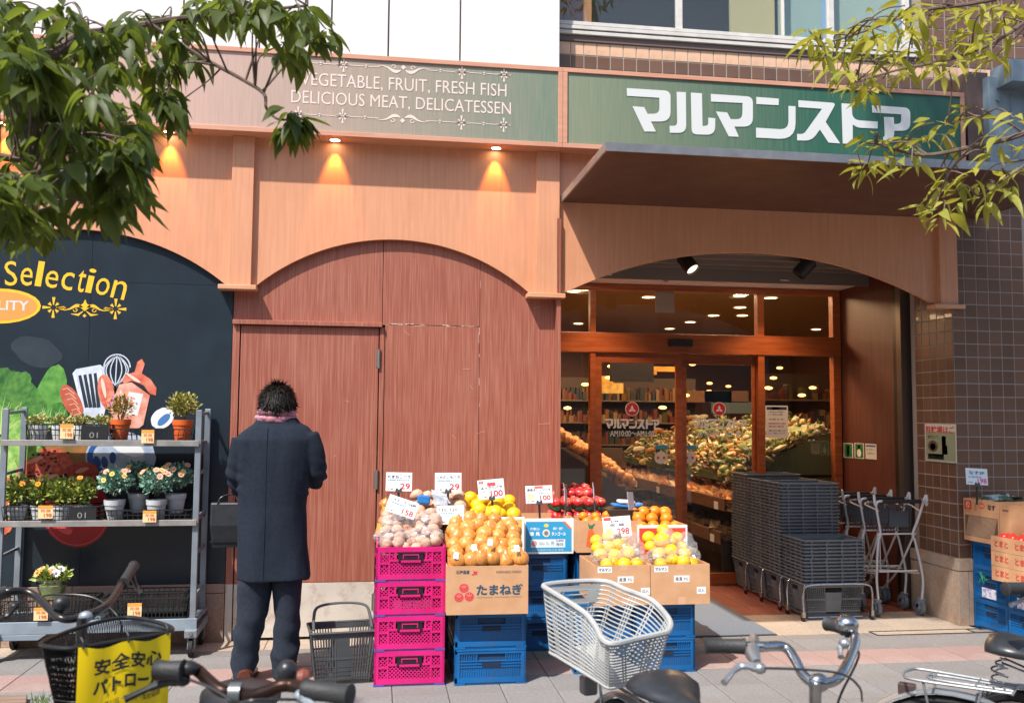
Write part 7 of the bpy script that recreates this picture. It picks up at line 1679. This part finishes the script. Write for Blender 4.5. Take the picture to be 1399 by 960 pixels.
# bottom loop: matching 21 points
hb4 = bc[0]+(bc[2]-bc[3])
def lerp_pts(a, b_, n): return [a.lerp(b_, k/n) for k in range(n)]
bot = lerp_pts(bc[0], hb4, 4)+lerp_pts(hb4, bc[2], 6)+lerp_pts(bc[2], bc[3], 4)+lerp_pts(bc[3], bc[0], 7)
RS = spl(rim, 5, True); BS = spl(bot, 5, True); NN = len(RS)
rb = MB().tube(RS, .0085, 8, closed=True, flat=1.0).build('rear_basket', PLG, BK1, world=True, smooth=True)
lat = MB()
for j in range(1, 15):
    u = j/15; lat.tube([BS[k].lerp(RS[k], u) for k in range(0, NN, 2)], .0027, 5, closed=True)
for k in range(0, NN, 7):
    for d in (0, 1, 2) if k % 2 == 0 else (0, 1):
        kk = (k+d) % NN; lat.tube([BS[kk]*1.0, RS[kk]*1.0], .0024, 5)
lat.tube([p for p in BS[::2]], .006, 6, closed=True)
lat.build('basket_lattice', PLG, rb, world=True)
MB().add(BS, [tuple(range(NN))]).build('basket_floor', PLG, rb, world=True)
# carry plate with a hand slot at the rear end
pa, pb = RS[3].lerp(BS[3], .04), RS[17].lerp(BS[17], .04); pc, pd = RS[17].lerp(BS[17], .32), RS[3].lerp(BS[3], .32)
q_ = lambda u, v: (pa.lerp(pb, u)).lerp(pd.lerp(pc, u), v)
pl = MB()
for (u0, u1, v0, v1) in ((0, 1, 0, .3), (0, 1, .75, 1), (0, .25, .3, .75), (.75, 1, .3, .75)): pl.add([q_(u0, v0), q_(u1, v0), q_(u1, v1), q_(u0, v1)], [(0, 1, 2, 3)])
pl.build('hand_slot_plate', PLG, rb, world=True)
r_ = MB(); z = .705
for q in (-1, 1): r_.tube([rh1-hh*.25+ss*q*.05+Vector((0, 0, .385)), rh1+hh*.2+ss*q*.05+Vector((0, 0, .385))], .005, 6); r_.tube([rh1-hh*.1+ss*q*.055+Vector((0, 0, .38)), rh1+ss*q*.06], .005, 6)
r_.build('rear_rack', CHROME, BK1, world=True, smooth=True)
MB().box(rh1-hh*.30+Vector((0, 0, .30)), (.05, .05, .06), math.atan2(hh.y, hh.x)).build('reflector', mat('grey_reflector', rgb('6E6A6A'), .3), BK1, world=True, bevel=.01)
# --- black bicycle with banner basket
DZ = -.055
stem2 = V3(112, 848, .92)
BK2, hh, ss, _ = bicycle('black bicycle with yellow banner on its dark mesh front basket, parked at left', stem2, (.95, -.3), fm=BLKM, zsad=.8)
o6 = lambda x, y, z: V3(x/4.8, 720+y/4.8, z)
bp2 = [(0, 440, 1.03), (60, 418, 1.04), (170, 420, 1.035), (250, 462, 1.02), (330, 540, 1.0), (400, 595, .985), (480, 600, .98), (560, 570, .985), (640, 545, .99), (720, 490, 1.0), (780, 400, 1.02), (830, 320, 1.03), (862, 262, 1.035)]
bar(BK2, [o6(p[0], p[1], p[2]+DZ) for p in bp2], .0118, mat('aged_black_bar', rgb('1E1D1D'), .3, rgb('2C2A29'), scale=7, metal=.2))
grip(BK2, V3(168, 797, 0.970), V3(183, 772, 0.980)); grip(BK2, V3(6, 809, 0.980), V3(-22, 822, 0.975))
MB().tube([stem2-Vector((0, 0, .25)), stem2+Vector((0, 0, .01))], .0145, 10).build('stem', BLKM, BK2, world=True, smooth=True)
MB().ball(V3(117, 842, 0.930), (.02, .016, .016), 12, 8).build('stem_clamp', GREYM, BK2, world=True, smooth=True)
bell(BK2, V3(84, 824, 0.965), BLACKP, .024)
lever(BK2, V3(20, 828, 0.945), V3(8, 842, 0.925), V3(-10, 840, 0.915), BLACKP)
lever(BK2, V3(180, 785, 0.955), V3(186, 800, 0.940), V3(194, 812, 0.930), BLACKP)
cable(BK2, [V3(40, 822, 0.945), V3(70, 812, 0.945), V3(125, 815, 0.935), V3(160, 840, 0.895), V3(168, 870, 0.825)])
cable(BK2, [V3(176, 800, 0.945), V3(140, 825, 0.945), V3(110, 850, 0.915), V3(90, 880, 0.845), V3(85, 905, 0.795)])
zb2 = .955
rim2 = [V3(58, 877, zb2), V3(75, 884, zb2), V3(107, 884, zb2), V3(170, 874, zb2), V3(228, 864, zb2), V3(233, 856, zb2), V3(205, 847, zb2), V3(170, 843, zb2), V3(120, 853, zb2)]
RS2 = spl(rim2, 5, True); c2 = sum(RS2, Vector())/len(RS2)
BS2 = [c2+(p-c2)*.62-Vector((0, 0, .26)) for p in RS2]
MSH = mat('black_wire_mesh', rgb('232425'), 0.4, metal=.4)
rb2 = MB().tube(RS2, .0055, 8, closed=True).build('front_basket', MSH, BK2, world=True, smooth=True)
lat = MB(); n2 = len(RS2); P2 = lambda k, u: RS2[k % n2].lerp(BS2[k % n2], u)
dens = [RS2[i].lerp(RS2[(i+1) % n2], f) for i in range(n2) for f in (0, .33, .66)]; densb = [BS2[i].lerp(BS2[(i+1) % n2], f) for i in range(n2) for f in (0, .33, .66)]; nd = len(dens)
for k in range(nd):
    for off in (9, -9):
        lat.tube([dens[(k+int(off*j/5)) % nd].lerp(densb[(k+int(off*j/5)) % nd], j/5) for j in range(6)], .0011, 3, caps=False)
for u in (.5, 1.0): lat.tube([dens[k].lerp(densb[k], u) for k in range(0, nd, 2)], .002, 4, closed=True)
lat.build('basket_mesh', MSH, rb2, world=True)
MB().add([BS2[k] for k in range(n2)], [tuple(range(n2))]).build('basket_floor', MSH, rb2, world=True)
# banner: slightly curved sheet hung on the near side of the basket
YB_ = mat('yellow_banner', rgb('F2D400'), 0.5, rgb('EDCB00'), scale=5)
a0, a1 = V3(107, 881, .958), V3(232, 860, .958); dn = Vector((0, 0, -1))
a0 = a0+Vector((.006, -.02, 0)); a1 = a1+Vector((.008, -.028, 0))
rv = (a1-a0); rv.z = 0; wb = rv.length; rv.normalize(); nv = rv.cross(Vector((0, 0, 1)))
def ban(u, v): return a0+rv*wb*u+dn*v-dn*(0.0)+nv*(.012*math.sin(u*math.pi)-.03*v+.003*math.sin(u*13+v*9))+dn*(.010*math.sin(u*math.pi*2)**2)
BN = thing('banner', 'yellow anti crime patrol banner with bold black Japanese characters tied to the black bicycle basket', 'banner', tuple(a0))
hbn = .175; g_ = MB(); nu, nvv = 16, 8
for i in range(nu+1):
    for j in range(nvv+1): g_.v.append(ban(i/nu, hbn*j/nvv))
g_.f = [(i*(nvv+1)+j, i*(nvv+1)+j+1, (i+1)*(nvv+1)+j+1, (i+1)*(nvv+1)+j) for i in range(nu) for j in range(nvv)]
g_.build('sheet', YB_, BN, world=True, smooth=True)
def btext(s, u0, v0, u1, v1, bold=.035):
    vs, fs, asp = textmesh(s, bold); b = MB(); b.add([ban(u0+(u1-u0)*x, v1+(v0-v1)*y)+nv*.0022 for x, y in vs], fs); b.build('lettering', INK, BN, world=True)
btext('安全安心', .16, .024, .90, .062, .022); btext('パトロール', .16, .072, .92, .108, .035); btext('荒川区・警視庁・防犯協会', .28, .126, .90, .139, .008)
for u in (.04, .5, .96): MB().tube([ban(u, .004)+nv*.003, RS2[0]*0+ban(u, -.012)+nv*.002, ban(u, -.02)-nv*.012], .0025, 5).build('tie', INK, BN, world=True)
# --- dark brown handlebar bicycle
stem3 = V3(322, 952, .97)
BK3, hh, ss, _ = bicycle('dark brown bicycle with black bell and black grips, nearest the camera at lower left', stem3, (0.12, -0.99), fm=DKB, zsad=.78)
zq = 1.02
bar(BK3, [V3(262, 912, zq+.01), V3(271, 916, zq), V3(286, 930, zq-.01), V3(303, 943, zq-.02), V3(322, 946, zq-.025), V3(346, 949, zq-.02), V3(367, 943, zq-.01), V3(384, 936, zq), V3(400, 936, zq), V3(420, 941, zq)], .0125, DKB)
grip(BK3, V3(250, 915, zq+.01), V3(212, 914, zq+.01), .0175); grip(BK3, V3(417, 941, zq), V3(480, 949, zq), .0175)
MB().tube([stem3-Vector((0, 0, .2)), V3(322, 946, zq-.03)], .0145, 10).build('stem', GREYM, BK3, world=True, smooth=True)
MB().tube([V3(314, 946, zq-.022), V3(330, 946, zq-.022)], .0185, 14).build('stem_clamp', mat('grey_clamp', rgb('6E7478'), .4, metal=.6), BK3, world=True, smooth=True)
MB().ball(V3(256, 912, zq+.01), (.021, .018, .014), 14, 10).ball(V3(243, 918, zq), (.015, .014, .013), 12, 8).build('shifter', BLACKP, BK3, world=True, smooth=True)
bell(BK3, V3(392, 917, zq+.015), mat('black_bell', rgb('2E3033'), .35, metal=.3), .019)
MB().lathe([(.012, -.01), (.016, 0), (.012, .01)], 14, V3(414, 925, zq+.01), Matrix.Rotation(math.pi/2, 3, 'Y')).build('red_knob', mat('red_brown_knob', rgb('7A4234'), .4), BK3, world=True, smooth=True)
lever(BK3, V3(250, 928, zq-.01), V3(215, 935, zq-.02), V3(170, 955, zq-.04), BLACKP)
lever(BK3, V3(412, 950, zq-.01), V3(425, 962, zq-.02), V3(445, 972, zq-.03), GREYM)
cable(BK3, [V3(260, 928, zq), V3(290, 940, zq+.0), V3(318, 958, zq-.01), V3(335, 975, zq-.05)])
cable(BK3, [V3(405, 955, zq-.01), V3(370, 955, zq), V3(335, 958, zq-.0), V3(318, 975, zq-.05)])
# --- right bicycle with rack and dark saddle
sadE = V3(1412, 893, .82); hE = Vector((.72, -.69, 0)).normalized(); rearE = Vector((sadE.x, sadE.y, 0))-hE*.22
stE = rearE+hE*.84+Vector((0, 0, .98))
BK4, hh, ss, rhE = bicycle('silver bicycle with grey saddle and chrome rear rack at the lower right', stE, hE, saddle_pos=sadE, rack=True)
bar(BK4, [stE+ss*.26-hh*.2+Vector((0, 0, .04)), stE+ss*.24-hh*.05+Vector((0, 0, .04)), stE+ss*.08, stE, stE-ss*.08, stE-ss*.24-hh*.05+Vector((0, 0, .04)), stE-ss*.26-hh*.2+Vector((0, 0, .04))], .0118, CHROME)
for q in (-1, 1): grip(BK4, stE+ss*q*.26-hh*.18+Vector((0, 0, .04)), stE+ss*q*.265-hh*.30+Vector((0, 0, .04)))
# --- grip reaching in at the right edge
gA = V3(1373, 804, 1.03); hF = Vector((-.12, 1, 0)).normalized()
stF = gA+Vector((.30, .02, -.03))
BK5, hh, ss, _ = bicycle('grey bicycle mostly outside the right edge, only its black grip and brake lever showing', stF, hF, fm=GREYM)
grip(BK5, gA+Vector((.115, .01, 0)), gA, .018)
bar(BK5, [gA+Vector((.11, .01, 0)), gA+Vector((.17, .012, 0)), stF, stF+Vector((.13, .0, .03)), stF+Vector((.19, 0, .03))], .0118, CHROME); grip(BK5, stF+Vector((.19, 0, .03)), stF+Vector((.30, -.01, .03)), .018)
lever(BK5, V3(1425, 812, 1.01), V3(1405, 816, 1.0), V3(1381, 826, .985), mat('cast_aluminium', rgb('A8ABAE'), .35, metal=.8))
# low timber kerb of the tree pit at lower left
PK = thing('tree_pit_kerb', 'worn brown timber edge of the tree pit at the lower left corner', 'kerb', (-1.9, 4.9, 0))
q0, q1 = V3(-30, 938, .02), V3(62, 952, .02)
MB().prism([(-3.4, 5.28, 0.001), (q1.x-.1, 5.22, 0.001), (q1.x, 4.9, 0.001), (q1.x-.02, 3.6, 0.001), (-3.4, 3.6, 0.001)], (0, 0, .03)).build('edge_board', mat('weathered_timber', rgb('8A7464'), .85, rgb('6E5C4E'), scale=5, stretch=(.6, 8, 8), bump=.2), PK, world=True, bevel=.006)
gr = MB(); r3 = random.Random(2)
for k in range(60):
    p = V3(r3.uniform(44, 68), r3.uniform(956, 975), .03); d = Vector((r3.gauss(0, .4), r3.gauss(0, .4), 1)).normalized(); s_ = Vector((.004, 0, 0)); L_ = r3.uniform(.03, .07); gr.add([p-s_, p+s_, p+d*L_], [(0, 1, 2)])
setp(gr.build('grass_tuft', mat('grass_blade', rgb('4E6630'), .6)), 'small green grass tuft growing by the timber edge at lower left', 'grass', None, 'stuff')
# ================================================================ STREET TREES
def leafmat(name, c1, c2, tr):
    m = bpy.data.materials.new(name); m.use_nodes = True; N = m.node_tree.nodes; L = m.node_tree.links; b = N['Principled BSDF']; o = N['Material Output']
    oi = N.new('ShaderNodeObjectInfo'); tc = N.new('ShaderNodeTexCoord'); nz = N.new('ShaderNodeTexNoise'); nz.inputs['Scale'].default_value = 7; L.new(tc.outputs['Object'], nz.inputs[0])
    ad = N.new('ShaderNodeMath'); ad.operation = 'ADD'; L.new(oi.outputs['Random'], ad.inputs[0]); L.new(nz.outputs[0], ad.inputs[1])
    mr = N.new('ShaderNodeMapRange'); mr.inputs[1].default_value = .3; mr.inputs[2].default_value = 1.5; L.new(ad.outputs[0], mr.inputs[0])
    mx = N.new('ShaderNodeMix'); mx.data_type = 'RGBA'; mx.inputs[6].default_value = c1; mx.inputs[7].default_value = c2; L.new(mr.outputs[0], mx.inputs[0]); L.new(mx.outputs[2], b.inputs['Base Color'])
    b.inputs['Roughness'].default_value = .5; b.inputs['Specular IOR Level'].default_value = .35; t = N.new('ShaderNodeBsdfTranslucent'); t.inputs[0].default_value = tr; ms = N.new('ShaderNodeMixShader'); ms.inputs[0].default_value = .38
    L.new(b.outputs[0], ms.inputs[1]); L.new(t.outputs[0], ms.inputs[2]); L.new(ms.outputs[0], o.inputs[0]); return m
LG = leafmat('deep_green_leaf', rgb('2C3E1C'), rgb('5C6A32'), rgb('8A9A34')); LY = leafmat('yellow_green_leaf', rgb('74803A'), rgb('A8A244'), rgb('BEB83A'))
BARK = mat('bark', rgb('5A4A40'), .9, rgb('6E5E52'), scale=14, bump=.4)
def leafgeo(seed, L_=1.0, wid=.17, n=7):
    r0 = random.Random(seed); wid *= r0.uniform(.8, 1.3); bend = r0.uniform(-.1, .55); fold = r0.uniform(.15, .45); tw = r0.uniform(-.3, .3); v = []; f = []
    for i in range(n+1):
        t = i/n; w = wid*math.sin(math.pi*min(1, t**.8))*(1-.25*t) if 0 < i < n else 0.004
        x = t*L_; z = -bend*t*t*L_; a = tw*t
        for q in (-1, 0, 1): v.append(Vector((x, q*w*math.cos(a), z+(abs(q)*w*fold)+q*w*math.sin(a)+(0.01*math.sin(9*t+seed)*abs(q)))))
    for i in range(n):
        for q in (0, 1): f.append((i*3+q, i*3+q+1, (i+1)*3+q+1, (i+1)*3+q))
    return v, f
def leafvars(m, wid, k=8):
    out = []
    for s in range(k):
        v, f = leafgeo(s, 1.0, wid); b = MB(); b.add(v, f); me = b.mesh('leaf'); me.materials.append(m); me.shade_smooth(); out.append((me, v, f))
    return out
VG = leafvars(LG, .21, 14); VY = leafvars(LY, .15)
def tree(name, label, trunk, branches, clusters, var, lm, size, seed, upper=None, nleaf=(8, 12), droop=.5):
    r0 = random.Random(seed); t = thing(name, label, 'tree', (trunk[0].x, trunk[0].y, 0))
    MB().tube(spl(trunk, 6), [0.11-0.05*i/(6*(len(trunk)-1)) for i in range(6*(len(trunk)-1)+1)], 12).build('trunk', BARK, t, world=True, smooth=True)
    nodes = []
    for br, r1_, r2_ in branches:
        p = spl(br, 8); nodes += p; MB().tube(p, [r1_+(r2_-r1_)*i/(len(p)-1) for i in range(len(p))], 7).build('branch', BARK, t, world=True, smooth=True)
    tw = MB(); items = []
    for c, outd in clusters:
        nb = min(nodes, key=lambda q: (q-c).length); 
        if (nb-c).length < 1.0: mid = nb.lerp(c, .5)+Vector((r0.gauss(0, .02), r0.gauss(0, .02), .03)); tw.tube(spl([nb, mid, c], 4), [.0035]*3+[.0022]*6, 4)
        n = r0.randint(*nleaf)
        for i in range(n):
            a = 2*math.pi*i/n+r0.uniform(-.4, .4); d = Vector((math.cos(a), math.sin(a)*.8, r0.uniform(-.55, .35)-droop*.6))+Vector(outd)*.9; d.normalize()
            roll = r0.uniform(-.6, .6); xax = d; up = Vector((0, 0, 1)); y = up.cross(xax); y = y.normalized() if y.length > .05 else Vector((0, 1, 0)); z = xax.cross(y)
            M3 = Matrix((xax, y, z)).transposed() @ Matrix.Rotation(roll, 3, 'X'); p = c+Vector((r0.gauss(0, .012), r0.gauss(0, .012), r0.gauss(0, .012)))+d*.012
            items.append((p, M3, size*r0.uniform(.5, 1.2), r0.randrange(len(var))))
    tw.build('twigs', BARK, t, world=True, kind='stuff')
    items.sort(key=lambda q: (q[0]-Vector((0, 0, H))).length)
    vis = items[:300]; rest = items[300:]; inv = wm(t).inverted()
    for p, M3, s, k in vis:
        o = link('leaf', var[k][0], t); M4 = Matrix.Translation(inv @ p) @ M3.to_4x4() @ Matrix.Scale(s, 4); o.matrix_local = M4
    if upper:
        for (c, rr, n) in upper:
            for i in range(n):
                q = Vector((r0.gauss(0, .5), r0.gauss(0, .5), r0.gauss(0, .5))); 
                if q.length > 1: q.normalize()
                rest.append((Vector(c)+Vector((q.x*rr[0], q.y*rr[1], q.z*rr[2])), Matrix.Rotation(r0.uniform(0, 6.28), 3, 'Z') @ Matrix.Rotation(r0.uniform(-.6, 1.3), 3, 'Y') @ Matrix.Rotation(r0.uniform(-1, 1), 3, 'X'), size*1.5, r0.randrange(len(var))))
    b = MB()
    for p, M3, s, k in rest: b.add([M3 @ (v*s)+p for v in var[k][1]], var[k][2])
    b.build('foliage', lm, t, world=True, smooth=True, ang=80, kind='stuff')
    return t
rt = random.Random(31)
def inell(e):
    x, y, rx, ry, n, (d0, d1) = e; out = []
    while len(out) < n:
        a, b_ = rt.uniform(-1, 1), rt.uniform(-1, 1)
        if a*a+b_*b_ < 1: out.append(at(x+a*rx, y+b_*ry, Y=rt.uniform(d0, d1)))
    return out
cl = []
for e in ((30, 30, 70, 45, 13, (2.0, 3.0)), (120, 35, 90, 40, 13, (2.2, 3.2)), (30, 105, 55, 45, 12, (1.9, 2.8)), (105, 105, 60, 45, 9, (2.0, 3.0)), (130, 165, 70, 40, 9, (2.0, 2.8)), (50, 165, 50, 40, 5, (1.9, 2.8)), (150, 215, 50, 30, 6, (2.0, 2.8)), (60, 232, 60, 26, 6, (2.0, 2.8)),
          (30, 250, 50, 26, 6, (1.9, 2.5)), (140, 245, 40, 26, 4, (2.1, 2.7)), (25, 282, 30, 14, 3, (1.9, 2.4)), (215, 20, 50, 28, 6, (2.4, 3.2)), (290, 15, 55, 26, 6, (2.4, 3.2)), (370, 10, 55, 22, 6, (2.4, 3.2)), (425, 30, 28, 24, 3, (2.4, 3.0)), (262, 60, 38, 20, 3, (2.5, 3.1)), (215, 80, 28, 30, 3, (2.4, 3.0)), (230, 120, 14, 12, 2, (2.5, 2.8)), (405, 62, 22, 14, 2, (2.5, 2.9))):
    for p in inell(e): cl.append((p, Vector((.25, 0, -.5))))
for e in ((40, 300, 36, 22, 7, (2.0, 2.5)), (150, 255, 45, 28, 7, (2.1, 2.8)), (175, 210, 30, 24, 5, (2.1, 2.8)), (20, 130, 50, 90, 12, (1.9, 2.6)), (90, 200, 60, 40, 8, (2.0, 2.8))):
    for p in inell(e): cl.append((p, Vector((.25, 0, -.5))))
for px, py in ((228, 145), (240, 158)): cl.append((at(px, py-15, Y=2.6), Vector((.2, 0, -.9))))
tipc = at(398, 160, Y=2.6); cl += [(tipc, Vector((.35, 0, -.5))), (at(405, 165, Y=2.62), Vector((.6, 0, -.5))), (at(392, 166, Y=2.58), Vector((-.1, 0, -.9)))]
T = Vector
brL = [([T((-2.6, 2.4, 3.3)), at(-60, 40, Y=2.5), at(120, 45, Y=2.7), at(250, 25, Y=2.8), at(420, 8, Y=2.8)], .02, .004),
       ([at(-60, 120, Y=2.4), at(60, 150, Y=2.4), at(140, 190, Y=2.5), at(175, 225, Y=2.5), at(195, 248, Y=2.5)], .014, .003),
       ([at(200, 30, Y=2.7), at(270, 75, Y=2.7), at(330, 108, Y=2.66), at(360, 128, Y=2.64), at(364, 148, Y=2.62), at(378, 162, Y=2.6), at(393, 164, Y=2.6)], .007, .003),
       ([at(-60, 200, Y=2.3), at(30, 218, Y=2.3), at(85, 208, Y=2.35)], .012, .005), ([at(55, 150, Y=2.4), at(60, 210, Y=2.4), at(40, 270, Y=2.3), at(20, 300, Y=2.2)], .008, .003)]
tree('street_tree', 'leafy evergreen branches with dark green leaves hanging over the upper left', [T((-2.9, 2.2, 0)), T((-2.85, 2.25, 1.6)), T((-2.6, 2.4, 3.3)), T((-2.5, 2.5, 5))], brL, cl, VG, LG, .082, 4, nleaf=(10, 15), droop=.3)
cr_ = []
R1 = ((1100, 48), (1118, 58), (1135, 70), (1150, 45), (1168, 35), (1125, 78), (1145, 92), (1165, 62), (1188, 60), (1205, 48), (1160, 105), (1190, 92), (1212, 80), (1232, 100), (1178, 118), (1200, 112), (1235, 42), (1262, 52), (1285, 62), (1305, 82), (1330, 50), (1290, 98), (1310, 25), (1368, 40), (1340, 15), (1392, 55), (1255, 18), (1280, 15), (1360, 12), (1240, 70), (1262, 85), (1320, 65), (1350, 70), (1230, 12), (1215, 30), (1380, 20))
R2 = ((1188, 192), (1202, 203), (1180, 226), (1172, 238), (1215, 222), (1236, 206), (1258, 192), (1270, 172), (1290, 176), (1312, 158), (1333, 166), (1358, 190), (1345, 212), (1380, 165), (1288, 246), (1272, 262), (1300, 270), (1272, 305), (1284, 290), (1330, 258), (1342, 275), (1362, 262), (1390, 238), (1372, 248), (1262, 280), (1300, 255), (1395, 200), (1320, 245), (1240, 225), (1225, 195))
for px, py in R1+R2: cr_.append((at(px+6, py-4, Y=rt.uniform(2.5, 3.0)), Vector((-.55, -.1, -.15))))
for px, py in R1[::2]: cr_.append((at(px+12, py+6, Y=rt.uniform(2.6, 3.1)), Vector((-.5, -.1, -.3))))
brR = [([T((3.1, 2.1, 3.2)), at(1480, 130, Y=2.6), at(1399, 182, Y=2.7), at(1330, 200, Y=2.72), at(1268, 212, Y=2.75), at(1225, 205, Y=2.75), at(1195, 196, Y=2.75)], .013, .003),
       ([at(1460, -20, Y=2.7), at(1330, 5, Y=2.75), at(1260, 15, Y=2.8), at(1190, 40, Y=2.8), at(1120, 62, Y=2.8)], .008, .003),
       ([at(1330, 198, Y=2.72), at(1305, 225, Y=2.7), at(1290, 250, Y=2.7), at(1275, 290, Y=2.7)], .005, .0025), ([at(1399, 182, Y=2.7), at(1370, 165, Y=2.7), at(1330, 160, Y=2.7), at(1290, 172, Y=2.7)], .004, .002),
       ([at(1460, -20, Y=2.7), at(1380, 45, Y=2.7), at(1310, 78, Y=2.75), at(1230, 95, Y=2.8), at(1170, 112, Y=2.8)], .007, .003), ([at(1420, 210, Y=2.7), at(1380, 240, Y=2.7), at(1335, 268, Y=2.7)], .005, .0025)]
tree('street_tree', 'sparse yellow green leaved branches reaching in from the upper right', [T((3.3, 1.9, 0)), T((3.25, 1.95, 1.8)), T((3.1, 2.1, 3.2)), T((2.6, 2.6, 5.2)), T((2.2, 3.0, 6.6))], brR, cr_, VY, LY, .088, 9, upper=[((2.0, 3.3, 6.9), (1.0, .8, .9), 1800), ((2.1, 3.2, 8.7), (1.1, .8, .9), 3200)], nleaf=(4, 7), droop=.25)  # upper: unseen crown blobs added so their shade falls on the right wall
# ---- building across the street (reflected in the glass)
OB_ = thing('opposite_building', 'plain multi storey building across the street reflected in the shop glass', 'building', (0, -16, 0))
MB().bx(-26, 26, -20, -16, 0, 11).build('facade', mat('opposite_render', rgb('8F8578'), .8, rgb('7A7066'), scale=.6), OB_, world=True)
wme = MB().bx(-.8, .8, -.02, .03, -.7, .7).mesh('window'); wme.materials.append(mat('opposite_window', rgb('2E3A44'), .15))
for i in range(-9, 10):
    for j in range(4): link('window', wme, OB_, loc=(i*2.7, .02, 1.8+j*2.6))
